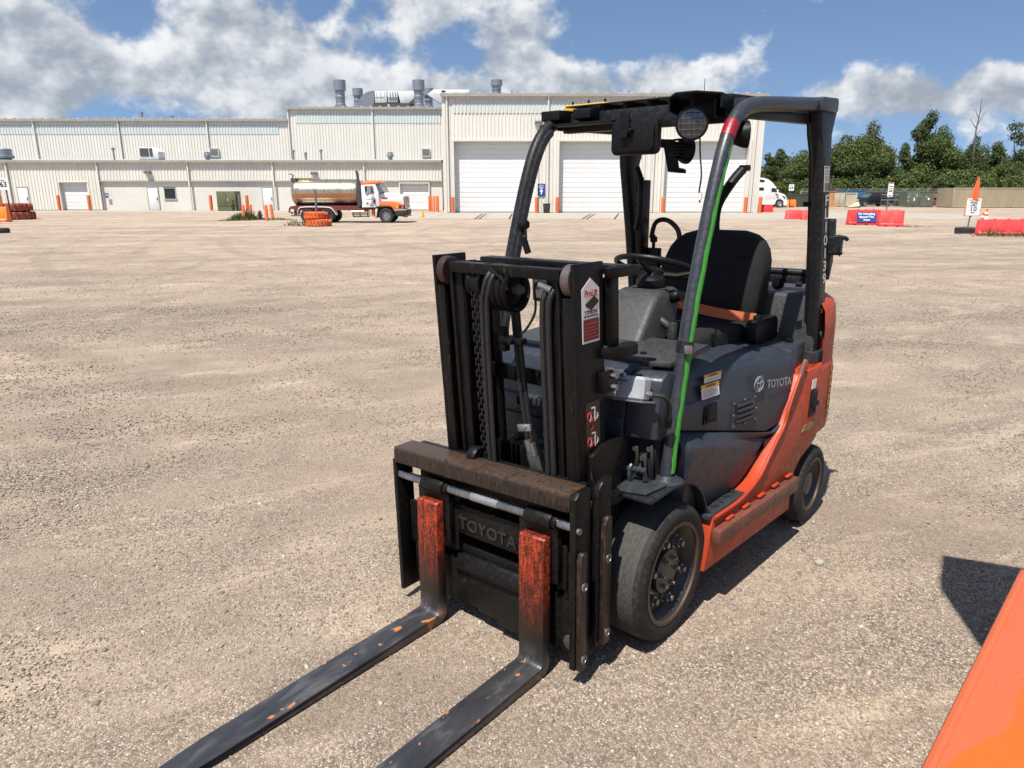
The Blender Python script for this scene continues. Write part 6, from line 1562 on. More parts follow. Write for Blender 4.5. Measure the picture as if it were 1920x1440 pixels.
tprism('door_vent', M_DGREY, [(703,375),(706.5,375),(706.5,382.5),(703,382.5)], .0, .02); tprism('door_vent', M_DGREY, [(689.5,381),(693,381),(693,383.8),(689.5,383.8)], .0, .02)
lettering('Tank Service' if False else '- ------ -', .14, M_DGREY, tr, (tx(695), .006, tz(374)), (1,0,0), (0,0,1), name='door_print', bold=.006)
tprism('cab_step', M_DUCTW, [(681,386.8),(706,387.2),(708,389),(681,389.5)], -.02, .3)
hd = tprism('engine_hood', M_TRUCKW, [(711.5,388),(711.5,363.8),(725,362.7),(742,364.3),(752,366.5),(757.5,370),(758.5,384),(757,386),(740,388)], .22, W-.22, bevel=.06)
tprism('hood_vent', M_DGREY, [(716.5,371.3),(728,371.3),(728,374),(716.5,374)], .205, .225, hd)
tprism('front_fender', M_TRUCKO, [(711.5,387.2),(714,380),(717,378),(738,378.2),(748,380.5),(756.5,384.0),(757.5,391),(756,393.3),(739.5,394.3),(737,389.8),(733,387.2),(727,386.4),(718,386.6)], .0, .5, bevel=.03)
tprism('front_fender', M_TRUCKO, [(711.5,387.2),(714,380),(717,378),(738,378.2),(748,380.5),(756.5,384.0),(757.5,391),(756,393.3),(739.5,394.3),(737,389.8),(733,387.2),(727,386.4),(718,386.6)], W-.5, W, bevel=.03)
tprism('headlight', M_AMBER, [(744.5,385.5),(748.5,385.3),(748.5,391.5),(745,391.7)], -.012, .02); tprism('headlight', M_LENS, [(749.5,385.3),(755,385),(755,390.5),(749.5,391)], -.012, .02)
tprism('grille', M_CHROME, [(757,370),(760.5,369),(762.5,391.5),(758.5,392)], .4, W-.4, bevel=.01)
for k in range(8): tprism('grille_bar', M_DGREY, [(758+.2*k,371.5+2.4*k),(762.4+.0*k,371.3+2.4*k),(762.4,372.6+2.4*k),(758+.2*k,372.8+2.4*k)], .45, W-.45)
tprism('bumper', M_TYBLK, [(740,395.2),(763,393.8),(763.2,402),(758,406.5),(744,405.5)], .0, W, bevel=.03); tprism('bumper_strip', M_DUCTW, [(740,394.2),(763,392.9),(763,394),(740,395.2)], -.005, W)
tprism('tow_hook', M_TRUCKO, [(756,404),(762,402.5),(766,405),(764,408),(757,408)], .15, .3); tprism('tow_arm', M_TRUCKR, [(764,402),(768,400.5),(772,405),(765,405)], .3, .42)
tprism('inner_arch', M_TYBLK, [(705,408),(708,390),(716,387),(734,388),(739,396),(739,402),(705,409)], .32, .5)
m = MB(); m.cyl((tx(675),.22,tz(388)),(tx(675),.22,tz(345)),.13,n=16); m.cyl((tx(675),.22,tz(345)),(tx(674),.22,tz(330)),.075,n=12); m.tube([(tx(674),.22,tz(332)),(tx(673.5),.22,tz(326)),(tx(671.5),.22,tz(323.5))], .07, 10); m.build('exhaust', worn('exhaust_steel', (.10,.10,.105), .4, .6, scale=4), tr)
m = MB(); m.cyl((tx(661),.30,tz(400)),(tx(692),.30,tz(400)),.24,n=24); m.build('fuel_tank', M_CHROME, tr)
for px in (663, 676, 690): MB().lathe([(.245,-.03),(.252,-.02),(.252,.02),(.245,.03)], (tx(px),.30,tz(400)), (1,0,0), 24).build('tank_strap', M_TRUCKR, tr)
m = MB(); m.cyl((tx(700),.25,tz(406)),(tx(700),.25,tz(393)),.10,n=14); m.build('air_tank', M_TRUCKO, tr); tprism('fuel_step', M_DUCTW, [(659,408),(704,407.5),(704,409),(659,409.5)], .05, .4)
tprism('side_box', M_TRUCKR, [(656,391),(702,391),(702,394),(656,394)], .08, .6)
m = MB(); m.obox((tx(697),-.28,tz(357)),(.20,.06,.40)); m.tube([(tx(703),.02,tz(369)),(tx(697),-.26,tz(364))], .02, 6); m.tube([(tx(703),.02,tz(350)),(tx(697),-.26,tz(351))], .02, 6); m.build('wing_mirror', M_ZINC, tr)
MB().lathe([(.01,0),(.12,.02),(.12,.05)], (tx(694),-.30,tz(364.5)), (0,1,0), 16).build('round_mirror', M_ZINC, tr)

# ------------------------------------------------------------------ white semi truck behind the hall corner
YS = 84.0; S0 = at(1478, 390, YS); sm = empty('semi_truck', (S0.x, YS, 0)); KS = at(1450,380,YS).x - at(1449,380,YS).x
tag(sm, 'white semi truck cab showing past the right corner of the garage hall', 'truck')
def sx(px): return (px-1478)*KS
def sz(py): return (389.6-py)*KS
def sprism(name, mat, pts, y0, y1, par=sm, **k): return MB().prism([(sx(a), sz(b)) for a, b in pts], lambda a, b, w: (a, w, b), y0, y1).build(name, mat, par, **k)
WS = 2.4
sprism('cab', M_TRUCKW, [(1395,375),(1395,335),(1419,335.2),(1427,336),(1436,338.5),(1444,343.5),(1449,349.5),(1452.5,352),(1453.5,362),(1455,375),(1453,383.5),(1418,383.5)], 0, WS, bevel=.08)
sprism('engine_hood', M_TRUCKW, [(1453,362.2),(1460,362.5),(1469,365.5),(1474,371),(1476.5,379),(1474,385.5),(1468.5,385),(1467,379),(1463,376),(1458,376.5),(1455,380)], .1, WS-.1, bevel=.06)
sprism('bumper', M_TRUCKW, [(1468,382),(1476,380),(1476,385.5),(1469,386.5)], 0, WS, bevel=.03)
sprism('headlight', M_DGREY, [(1464.5,367),(1471,370.5),(1472,373),(1468,371.5)], .05, .11)
sprism('side_window', M_GLASS, [(1443.5,354),(1451,354.5),(1453,361.5),(1443.5,361)], -.02, .02); sprism('sleeper_window', M_GLASS, [(1420,338.5),(1428.5,339.5),(1429.5,343.8),(1420,343.3)], -.02, .02); sprism('sleeper_window', M_GLASS, [(1420,353),(1429,353),(1429,358.8),(1420,358.3)], -.02, .02)
sprism('mirror', M_TRUCKW, [(1453,356.5),(1455.5,356.8),(1455,362),(1453,362)], -.25, -.1); sprism('mirror_glass', M_DGREY, [(1451,364.5),(1454,363.5),(1454.5,367),(1452,366)], -.02, .02)
sprism('side_skirt', M_TRUCKW, [(1400,376),(1453,376),(1452,384),(1400,384)], -.03, .02)
sprism('door_line', M_GUTTER, [(1441.3,353),(1441.7,353),(1441.9,375),(1441.5,375)], -.008, .01)
def swheel(px, r, y0, y1):
    w = MB().lathe([(r*.55,y0+.05),(r*.9,y0),(r,y0+.06),(r,y1-.06),(r*.9,y1)], (sx(px),0,r), (0,1,0), 30).build('wheel', M_TYBLK, sm)
    MB().lathe([(r*.58,y0+.02),(r*.48,y0+.08),(r*.2,y0+.04),(.001,y0+.02)], (sx(px),0,r), (0,1,0), 24).build('rim', M_ZINC, w)
for px in (1461, 1405): swheel(px, .47, .0, .32); swheel(px, .47, WS-.32, WS)
sprism('wheel_arch', M_TYBLK, [(1454.5,386),(1455,379.5),(1458,376.3),(1463.5,376.3),(1467,379.5),(1468,386)], .33, .6)
sprism('chassis', M_TYBLK, [(1395,386),(1395,382),(1470,382),(1470,387)], .3, WS-.3)

# ------------------------------------------------------------------ row of containers and odds and ends on the right
def container(p0, p1, top, base, Y, depth, mat, label, doors_=False, rz=0.0, ribs=True, group='storage containers', lean=0):
    a, b = at(p0, base, Y), at(p1, base, Y); zt = at((p0+p1)/2, top, Y).z; w = b.x - a.x
    o = empty('storage_container', (a.x, Y, 0), rz)
    MB().box(.03, w-.03, .03, depth, .08, zt-.02).build('container_shell', mat, o)
    m = MB(); 
    for x in (0, w-.12): m.box(x, x+.12, -.02, .1, 0.03, zt)
    m.box(0.12, w-.12, -.02, .1, zt-.12, zt); m.box(.12, w-.12, -.02, .1, .05, .20); m.build('container_frame', mat, o, bevel=.01)
    n = max(3, int(w/.28))
    if ribs:
        m = MB()
        for i in range(n):
            x = .14 + (w-.28)*i/n; m.box(x, x+(w-.28)/n*.55, -.005, .03, .21, zt-.13)
        g = m.build('corrugation', mat, o); g['kind'] = 'stuff'
    if doors_:
        d = .46*w
        for xa, xb_ in ((.14,d*.5),(d*.5+.03,d)): MB().box(xa, xb_, -.03, .0, .22, zt-.14).build('container_door', mat, o, bevel=.01)
        for x in (d*.28, d*.42, d*.62, d*.85): MB().cyl((x,-.05,.25),(x,-.05,zt-.15),.025,n=6).build('lock_bar', mat, o)
        MB().box(d+.02, d+.07, -.035, .0, .2, zt-.13).build('door_post', M_DGREY, o)
    for x in (w*.25, w*.55, w*.8): MB().box(x-.12, x+.12, -.03, .0, .02, .12).build('fork_pocket', M_DARK, o)
    tag(o, label, 'container', group); return o
container(1462, 1522, 363.5, 387, 88, 3, M_DKGRN, 'dark green container between the lane 69 sign and the rear pillar')
container(1563.5, 1605, 361.5, 387.5, 89, 2.6, M_TANL, 'pale tan container with double doors, in front of the blue one', True, ribs=False)
container(1584, 1622.5, 357, 386.5, 92.5, 3, M_BLUEC, 'blue container behind the pale tan one')
g1 = container(1699, 1749, 358.5, 388.8, 86, 3, M_GRN, 'army green container with a white diamond mark, right of the black car', True)
c = at(1741, 373, 86); o = MB().prism([(-.16,0),(0,-.16),(.16,0),(0,.16)], lambda a, b, w: (c.x-g1.location.x+a, w, c.z+b), -.035, -.028).build('diamond_mark', M_SIGNW, g1)
c = at(1714, 374, 86); o = MB().prism([(-.12,.25),(.05,.15),(.1,-.2),(-.05,-.1)], lambda a, b, w: (c.x-g1.location.x+a, w, c.z+b), -.055, -.052).build('diamond_mark', M_SIGNW, g1)
for px, py, s_ in ((1703,369,.2),(1719,367,.25),(1726,368,.2),(1737,369,.22),(1702.5,376,.2),(1712,376,.16)):
    c = at(px, py, 86); MB().obox((c.x-g1.location.x, -.033, c.z), (s_*.6,.004,s_)).build('paint_mark', M_TANL, g1)
big = container(1783, 1985, 352, 390.5, 83, 3.2, M_TAN, 'long weathered tan container at the right edge', ribs=True)
container(1543, 1584, 359, 386, 95, 2.6, M_REDC, 'rusty red container behind the pale tan one')
c = at(1762, 380, 87); rk = empty('red_rack', (c.x, 87, 0)); tag(rk, 'low rusty red steel rack between green and tan containers', 'rack')
MB().box(-.95, 1.35, .1, 1.6, .15, 1.05).build('rack_bin', M_REDC, rk, bevel=.02); MB().box(-1.0, 1.4, 0, .25, 1.05, 1.45).build('rack_beam', worn('pale_red_beam', (.48,.13,.09), .6, scale=1), rk, bevel=.02)
for x in (-.8, 0, .8): MB().box(x-.06, x+.06, .02, .1, .0, 1.05).build('rack_post', M_REDC, rk)
c = at(1773, 388, 85); pt = empty('black_crate_stack', (c.x, 85, 0)); tag(pt, 'stack of black crates against the long tan container', 'crates')
for k in range(5): MB().box(-.50, .50, 0, .9, .27*k, .27*k+.22).build('crate', M_TYBLK, pt, bevel=.02)
c = at(1558, 388, 86); ol = empty('orange_lift_frame', (c.x, 86, 0)); tag(ol, 'orange steel lift frame just right of the forklift rear pillar', 'frame')
M_LIFT = worn('orange_lift_paint', (.60,.22,.03), .5, scale=2)
for x in (-.28, .28): MB().box(x-.06, x+.06, 0, .12, 0, 1.65).build('upright', M_LIFT, ol)
for k in range(4): MB().obox((0,.06,.25+.4*k),(.62,.08,.07), Matrix.Rotation(.5*(-1)**k,3,'Y')).build('brace', M_LIFT, ol)
MB().box(-.4,.4,-.2,.4,0,.14).build('foot', M_LIFT, ol)
c = at(1601, 388, 84); tp = empty('tarp_heap', (c.x, 84, 0)); tag(tp, 'heap of pale boards and tarp in front of the pale tan container', 'heap')
MB().loft([[(x, y*s_, z*s_) for y, z in ((-.5,0),(-.3,.25),(0,.38+h),(.4,.2),(.6,0))] for x, s_, h in ((-1.0,.1,0),(-.3,.6,0),(.1,1,.18),(.5,1,.3),(.62,.6,.1))]).build('tarp', plain('pale_tarp', (.50,.43,.28), .7), tp, smooth=20)
MB().obox((-.2,-.3,.06),(2.0,.5,.1), Matrix.Rotation(-.1,3,'Y')).build('board', M_RUST, tp)
# rail panels leaning in a row in front of the fence
fp_ = empty('steel_panels'); tag(fp_, 'stack of dark steel rail panels in front of the black car', 'panels')
a, b = at(1650, 388, 88), at(1699, 388, 88)
for k in range(5): MB().box(a.x, b.x, 88, 88.08, .18+.30*k, .24+.30*k).build('panel_rail', M_GUTTER if k in (2,4) else M_DGREY, fp_)
for k in range(7): x = a.x + (b.x-a.x)*k/6; MB().box(x-.03, x+.03, 87.95, 88.0, .05, 1.55).build('panel_post', M_DGREY, fp_)

# black car
Yc = 89.0; c0 = at(1608.5, 388, Yc); KC = Yc/FPX
car = empty('parked_car', (c0.x, Yc, 0), R(14)); tag(car, 'black pickup style car parked before the fence, facing left', 'car')
Pb = [(0,.35),(.02,.62),(.12,.85),(1.25,1.02),(1.32,1.05),(2.05,1.55),(2.3,1.62),(3.7,1.60),(3.95,1.48),(4.15,1.08),(5.2,1.02),(5.3,.9),(5.3,.42),(4.9,.34),(.6,.30)]
def fcar(a, b, w):
    t = .0 if b < 1.05 else (b-1.05)*.32
    return (a, w + (t if w < .9 else -t), b)
MB().prism(Pb, fcar, 0, 1.8).build('body', M_SUV, car, bevel=.05)
MB().prism([(1.40,1.08),(2.06,1.52),(2.10,1.52),(1.46,1.08)], lambda a, b, w: (a-.03, w, b+.02), .22, 1.58).build('windscreen', M_SUVG, car)
MB().prism([(1.75,1.08),(2.2,1.50),(2.85,1.54),(2.85,1.08)], lambda a, b, w: (a, w + (b-1.05)*.32, b), -.012, .01).build('side_window', M_GLASS, car)
MB().prism([(2.95,1.08),(2.95,1.54),(3.65,1.52),(3.8,1.08)], lambda a, b, w: (a, w + (b-1.05)*.32, b), -.012, .01).build('side_window', M_GLASS, car)
for y in (.12, 1.32): MB().box(-.02, .2, y, y+.38, .66, .84).build('headlight', M_DUCTW, car, bevel=.03)
MB().box(-.05, .06, .15, 1.65, .36, .62).build('bumper', M_LOUV, car, bevel=.03); MB().box(-.03, .04, .55, 1.28, .66, .84).build('grille', M_DGREY, car)
for x in (.95, 4.3):
    for y in (0, 1.8):
        s_ = -1 if y == 0 else 1
        w = MB().lathe([(.2,.02),(.34,0),(.37,.04),(.37,.2),(.34,.24),(.2,.22)], (x, y + (-.03 if y == 0 else -.21), .37), (0,1,0), 26).build('wheel', M_TYBLK, car)
        MB().lathe([(.22,.0),(.20,.04),(.06,.01),(.001,0)] if y == 0 else [(.22,.24),(.06,.24),(.001,.24)], (x, y + (-.03 if y == 0 else -.21), .37), (0,1,0), 20).build('rim', M_ZINC, w)
# chain-link fence
YF = 95.0; fa, fb = at(1500, 380, YF).x, at(1800, 380, YF).x
fe = empty('chain_link_fence', (0, YF, 0)); tag(fe, 'tall chain link fence in front of the trees', 'fence')
zf_ = at(1650, 359, YF).z
t = NT('chain_link'); v = t.obj()
w1 = t.n('TexWave', Vector=t.mapping(v, (1,1,1), (0,R(45),0)), Scale=9.0).outputs['Fac']; w2 = t.n('TexWave', Vector=t.mapping(v, (1,1,1), (0,R(-45),0)), Scale=9.0).outputs['Fac']
al = t.math('MAXIMUM', t.math('GREATER_THAN', w1, .90), t.math('GREATER_THAN', w2, .90)); t.p(Base_Color=(.16,.17,.17), Metallic=.4, Roughness=.5, Alpha=al)
MB().box(fa, fb, -.004, .004, .05, zf_).build('fence_mesh', t.m, fe)
n = 14
for k in range(n+1):
    x = fa + (fb-fa)*k/n; m = MB(); m.cyl((x,.05,0),(x,.05,zf_+.05),.045,n=8); m.tube([(x,.05,zf_),(x+.25,-.1,zf_+.38)], .03, 6); m.build('fence_post', M_GUTTER, fe)
MB().cyl((fa,.03,zf_),(fb,.03,zf_),.035,n=8).build('top_rail', M_GUTTER, fe)
for dz in (.12,.24,.36): MB().cyl((fa+.16*dz/.24,-.03,zf_+dz),(fb,-.06,zf_+dz),.012,n=5).build('barbed_wire', M_LOUV, fe)

# ------------------------------------------------------------------ orange machine standing close on the right
M_OR1 = worn('faded_orange_paint', (.46,.098,.036), .5, dirt=(.52,.13,.05), dirt_amt=.3, scale=5, grain=.08, var=.06)
t = NT('two_tone_orange'); v = t.obj()
n1 = t.noise(v, 6, 5, .6)
sx_ = t.n('SeparateXYZ', Vector=v)
k = t.math('ADD', t.math('MULTIPLY', sx_.outputs[1], -1.0), t.math('MULTIPLY', t.math('SUBTRACT', n1, .5), .08))
k = t.math('ADD', k, t.math('MULTIPLY', t.math('SUBTRACT', .27, sx_.outputs[0], True), .27))
mk = t.ramp(t.math('ADD', k, .5), [(.60, 0.0), (.606, 1.0)])
col = t.mix(mk, (.47,.098,.034), (.60,.100,.004))
col = t.mix(t.ramp(t.noise(v, 60, 3), [(.66, 0.0), (.70, .8)]), col, (.22,.07,.03))
col = t.mix(t.ramp(t.noise(t.mapping(t.mapping(v, rot=(0,0,.5)), (1, 14, 1)), 6, 4, .6), [(.64, 0.0), (.70, .35)]), col, (.45,.20,.11))
col = t.mix(t.math('MULTIPLY', t.noise(v, 3, 5, .65), .22), col, (.36,.16,.09))
t.p(Base_Color=col, Roughness=t.mix(mk, (.5,.5,.5), (.25,.25,.25))); t.bump(t.noise(v, 40, 4), .12, .004); M_OR2 = t.m
e0, e1 = Vector((.86,1.24,0)), Vector((1.66,2.09,0)); ed = (e1-e0).normalized(); en = Vector((ed.y, -ed.x, 0))
om = empty('orange_machine', (e0.x, e0.y, 0), math.atan2(ed.y, ed.x)); tag(om, 'orange painted machine body cut off at the lower right corner', 'machine')
L_ = 1.14
m = MB(); m.prism([(-.9,0),(L_-.03,0),(L_+.03,-.035),(L_+.03,-1.25),(-.9,-1.25)], lambda a, b, w: (a, b, w), .14, .50); m.build('body', M_OR2, om, bevel=.012)
m = MB(); m.tube([(-.9,-.012,.492),(L_-.035,-.012,.492),(L_+.02,-.045,.492)], .014, 8); m.build('rolled_edge', M_OR1, om)
m = MB(); m.box(-.7, L_-.1, -1.15, -.1, .501, .56); m.mapv(lambda x, y, z: (x, y-.28, z)); m.build('deck', M_OR1, om, bevel=.02)
for (x, y) in ((-.55,-.12),(.75,-.12),(-.55,-1.1),(.75,-1.1)):
    MB().lathe([(.12,0),(.16,0),(.17,.02),(.17,.12),(.16,.14),(.02,.14)], (x, y, .17), (0,-1,0), 24).build('wheel', M_RUB, om)
Mi = Matrix.Rotation(-math.atan2(ed.y, ed.x), 3, 'Z')
def loc(x, y): q = Mi @ (Vector((x, y, 0)) - Vector((e0.x, e0.y, 0))); return (q.x, q.y)
m = MB(); m.prism([loc(1.42,2.08), loc(1.25,1.81), loc(1.16,1.39), loc(1.55,.95), loc(2.3,1.25), loc(2.35,1.70)], lambda a, b, w: (a, b, w), 2.20, 2.24); m.build('shadow_canopy', M_BLACK2, om, bevel=.006)  # unseen roof plate, added and outlined to cast the shadow on the gravel
for (x, y) in ((1.70,1.05),(2.2,1.28),(2.25,1.68)):
    p = loc(x, y); MB().cyl((p[0],p[1],.5),(p[0],p[1],2.21),.03,n=10).build('shadow_canopy_post', M_BLACK2, om)  # unseen posts added to carry that plate

# pale stones lying loose on the gravel
rs = random.Random(21)
for i, (px, py, r_, lb) in enumerate(((1536,1062,.020,'largest pale stone lying on the gravel right of the front wheel'),(1545,789,.016,'small pale stone near the right of the counterweight'),(660,1258,.022,'dark angular stone beside the left fork'),(1524,985,.010,'tiny pale stone by the rear wheel'))):
    c = gr(px, py); m = MB(); V = []
    bm = bmesh.new(); bmesh.ops.create_icosphere(bm, subdivisions=2, radius=r_)
    for v_ in bm.verts: v_.co *= rs.uniform(.78, 1.15); v_.co.z *= .7
    me = bpy.data.meshes.new('pale_stone'); bm.to_mesh(me); bm.free(); me.materials.append(plain('stone_dark', (.14,.12,.10), .9) if i == 2 else worn('stone_pale', (.40,.37,.315), .9, dirt=(.22,.19,.15), dirt_amt=.6, scale=30, grain=.6))
    o = link('loose_stone', me); o.location = (c.x, c.y, gz(c.x, c.y) + r_*.5); tag(o, lb, 'stone', 'single stones on the gravel')
# ------------------------------------------------------------------ trees and weeds
def leaf_material(name, dark, light):
    t = NT(name)
    g = t.n('NewGeometry').outputs['Random Per Island']
    n = t.noise(t.obj(), .45, 3)
    ob = t.n('ObjectInfo').outputs['Random']
    c = t.ramp(t.math('ADD', t.math('MULTIPLY', g, .55), t.math('MULTIPLY', n, .45)), [(.25, dark), (.75, light)])
    c = t.mix(t.math('MULTIPLY', ob, .35), c, (.085,.10,.028))
    t.p(Base_Color=c, Roughness=.6, Specular_IOR_Level=.3)
    tr_ = t.n('BsdfTranslucent'); t.set(tr_.inputs['Color'], t.mix(.4, c, (.16,.20,.03)))
    mx = t.N.new('ShaderNodeMixShader'); mx.inputs[0].default_value = .25
    t.L.new(t.b.outputs[0], mx.inputs[1]); t.L.new(tr_.outputs[0], mx.inputs[2]); t.L.new(mx.outputs[0], t.out.inputs[0])
    return t.m
M_LEAF = leaf_material('broad_leaves', (.050,.078,.022), (.135,.175,.048))
M_LEAFD = leaf_material('dark_leaves', (.033,.056,.021), (.085,.120,.040))
M_LEAFY = leaf_material('yellow_green_leaves', (.055,.080,.018), (.14,.165,.040))
M_BARK = worn('bark', (.075,.060,.048), .9, dirt=(.04,.033,.028), dirt_amt=.5, scale=3, grain=.6)
M_DEAD = worn('dead_wood', (.13,.115,.10), .9, dirt=(.06,.05,.045), dirt_amt=.5, scale=3)

def leaves(lobes, n, size, rng, flat=1.0):
    """leaf sprays scattered through the lobes of a crown, thinner towards the rim"""
    vol = np.array([l[3]*l[4]*l[5] for l in lobes]) ** .75; pick = rng.choice(len(lobes), n, p=vol/vol.sum())
    L = np.array(lobes)[pick]
    d = rng.normal(size=(n, 3)); d /= np.linalg.norm(d, axis=1)[:, None]
    rad = .55 + .5 * rng.random(n) ** .8; rad *= 1 + .12*np.sin(d[:, 0]*7 + d[:, 2]*9 + pick)
    # gather into clumps so that gaps open between them
    cl = rng.normal(0, .03, (n, 3)) * L[:, 3:6].mean(1)[:, None] * 3
    C = L[:, :3] + d * L[:, 3:6] * rad[:, None] + cl
    nr = d*.7 + rng.normal(0, .6, (n, 3)) + np.array([0, 0, .35]); nr /= np.linalg.norm(nr, axis=1)[:, None]
    a = np.cross(nr, rng.normal(size=(n, 3))); a /= np.linalg.norm(a, axis=1)[:, None]; b = np.cross(nr, a)
    s = size * rng.uniform(.55, 1.35, n)[:, None]
    k = .62
    V = np.stack([C - a*s, C + b*s*k - a*s*.1, C + a*s, C - b*s*k + nr*s*.25], 1).reshape(-1, 3)
    return V
def quads_mesh(name, V, mat):
    n = len(V)//4; me = bpy.data.meshes.new(name)
    me.vertices.add(len(V)); me.vertices.foreach_set('co', V.astype(np.float32).ravel())
    me.loops.add(len(V)); me.loops.foreach_set('vertex_index', np.arange(len(V)))
    me.polygons.add(n); me.polygons.foreach_set('loop_start', np.arange(0, len(V), 4)); me.polygons.foreach_set('loop_total', np.full(n, 4))
    me.update(); me.validate(); me.materials.append(mat); return me
def trunk_mesh(h, r, rng, lobes, mat, bare=False):
    m = MB()
    lean = rng.uniform(-.04, .04, 2)
    P = [(lean[0]*h*t + .12*math.sin(t*5), lean[1]*h*t, h*t*.86) for t in (0,.15,.35,.55,.75,1)]
    m.tube(P, [r*1.25, r, r*.8, r*.6, r*.38, r*.12], 9)
    for l in lobes:
        t = rng.uniform(.3, .65); b = Vector((lean[0]*h*t, lean[1]*h*t, h*t*.86)); e = Vector(l[:3])
        mid = b.lerp(e, .5) + Vector((0, 0, -.2))
        m.tube([b, mid, e], [r*.4, r*.25, r*.06], 6)
    return m.mesh('trunk', mat)
def make_kind(kind, seed):
    rng = np.random.default_rng(seed); lobes = []
    if kind == 'broad':
        for k in range(11):
            a = rng.random()*6.28; q = rng.random()**.5
            lobes.append((math.cos(a)*.27*q, math.sin(a)*.27*q, .36 + .56*rng.random()*(1-.35*q), .15+.06*rng.random(), .15+.06*rng.random(), .10+.05*rng.random()))
        lobes.append((0,0,.90,.10,.10,.09)); n, s = 13000, .0145
    elif kind == 'tall':
        for k in range(10):
            t = .22 + .72*k/9; w = .20*(1-t)**.55 + .05; a = rng.random()*6.28
            lobes.append((math.cos(a)*w*.5, math.sin(a)*w*.5, t, w*.75, w*.75, .085))
        n, s = 11500, .0130
    elif kind == 'bush':
        for k in range(9):
            a = rng.random()*6.28; q = rng.random()**.5
            lobes.append((math.cos(a)*.55*q, math.sin(a)*.40*q, .18+.55*rng.random()*(1-.3*q), .26, .24, .22))
        n, s = 10000, .028
    else:   # sparse
        for k in range(7):
            a = rng.random()*6.28; q = .3+.6*rng.random()
            lobes.append((math.cos(a)*.26*q, math.sin(a)*.26*q, .45+.5*rng.random(), .09, .09, .06))
        n, s = 1300, .015
    V = leaves(lobes, n, s, rng)
    V[:, 2] = np.maximum(V[:, 2], .01)
    return V, lobes, rng
KINDS = {}
for kd, seeds in (('broad',(1,2,3)),('tall',(4,5)),('bush',(6,7,8)),('sparse',(9,))):
    for sd in seeds:
        V, lobes, rng = make_kind(kd, sd)
        KINDS[(kd, sd)] = (V, lobes, trunk_mesh(1.0, .020 if kd != 'bush' else .012, rng, lobes, M_BARK))
cache = {}
def tree(px, top, Y, kd, sd, mat, label, wid=1.0, group='trees behind the fence', base=None):
    V, lobes, tm = KINDS[(kd, sd)]
    key = (kd, sd, mat.name)
    if key not in cache: cache[key] = quads_mesh('crown', V, mat)
    h = at(px, top, Y).z; x = at(px, 370, Y).x
    o = empty('tree' if kd != 'bush' else 'shrub', (x, Y, 0), (px*1.7) % 6.28); o.scale = (h*wid, h*wid, h)
    link('trunk', tm, o); link('crown', cache[key], o)
    tag(o, label, 'tree' if kd != 'bush' else 'shrub', group); return o
TR = [
 (1437,290,104,'tall',4,M_LEAFD,'dark narrow tree just right of the garage hall',1.1),
 (1461,281,106,'tall',5,M_LEAFD,'narrow dark tree with a pointed top, above the lane 69 sign',1.1),
 (1498,279,102,'broad',1,M_LEAF,'round mid green tree left of the forklift rear pillar',1.0),
 (1533,282,104,'broad',2,M_LEAF,'round tree hidden mostly by the forklift rear pillar',1.0),
 (1575,250,103,'broad',2,M_LEAF,'large green tree right of the forklift rear pillar',.95),
 (1622,226,102,'broad',3,M_LEAFY,'tall yellow green tree above the blue container',.80),
 (1655,290,101,'broad',1,M_LEAFD,'lower dark tree between the two tallest trees',.95),
 (1690,270,106,'tall',5,M_LEAFD,'slim dark tree left of the tallest tree',.9),
 (1719,212,105,'tall',4,M_LEAFD,'tallest dark pointed tree above the army green container',.90),
 (1751,232,103,'broad',1,M_LEAF,'big leafy tree right of the tallest one',.72),
 (1785,285,104,'broad',3,M_LEAF,'medium green tree left of the dead trunk',.85),
 (1815,252,102,'broad',2,M_LEAFD,'dark tree wrapped round the dead trunk',.55),
 (1850,268,105,'tall',5,M_LEAF,'slim green tree right of the dead trunk',1.1),
 (1875,290,101,'broad',3,M_LEAF,'round tree above the long tan container',.9),
 (1898,224,102,'sparse',9,M_LEAFD,'sparse half bare tree near the right edge',.9),
 (1918,268,103,'broad',1,M_LEAFD,'dark tree at the right edge of the picture',.9),
 (1965,260,103,'broad',2,M_LEAF,'green tree just past the right edge',.9),
]
for a in TR: tree(*a)
BU = [(1430,330,'pale shrub by the garage hall corner'),(1458,325,'shrub behind the semi truck nose'),(1490,322,'shrub behind the lane 69 sign'),(1520,325,'shrub behind the rear pillar'),(1552,318,'shrub right of the rear pillar'),(1585,320,'shrub above the pale tan container'),(1618,312,'shrub above the blue container'),(1650,318,'shrub above the black car'),(1683,310,'shrub left of the army green container'),(1716,305,'shrub above the army green container'),(1748,308,'shrub right of the army green container'),(1782,300,'shrub above the red rack'),(1815,305,'shrub above the left end of the long tan container'),(1848,312,'shrub behind the speed sign flag'),(1880,305,'shrub above the long tan container'),(1912,308,'shrub at the right edge')]
for i, (px, top, lb) in enumerate(BU):
    tree(px, top, 98.5 + (i*7 % 4)*.8, 'bush', (6,7,8)[i % 3], (M_LEAF, M_LEAFY, M_LEAFD, M_LEAF)[(i*5) % 4], lb, 1.0, 'shrubs behind the fence')
# dead trunk
c = at(1810, 380, 101); h = at(1810, 184, 101).z
dt = empty('dead_tree', (c.x, 101, 0)); tag(dt, 'bare dead trunk rising above the other trees', 'tree')
m = MB(); m.tube(bez([(0,0,0),(.1,0,h*.4),(-.1,0,h*.7),(.02,0,h*.85),(.0,0,h)], 5), [.13*(1-k/21)+.025 for k in range(21)], 8)
for t, dx, dz in ((.72,-1.0,1.0),(.76,.9,1.3),(.82,-.5,.9),(.86,.6,.8),(.66,.8,.7)):
    m.tube([(0,0,h*t),(dx*.5,.2,h*t+dz*.6),(dx,.2,h*t+dz*1.3)], [.07,.045,.02], 6)
m.build('trunk', M_DEAD, dt)
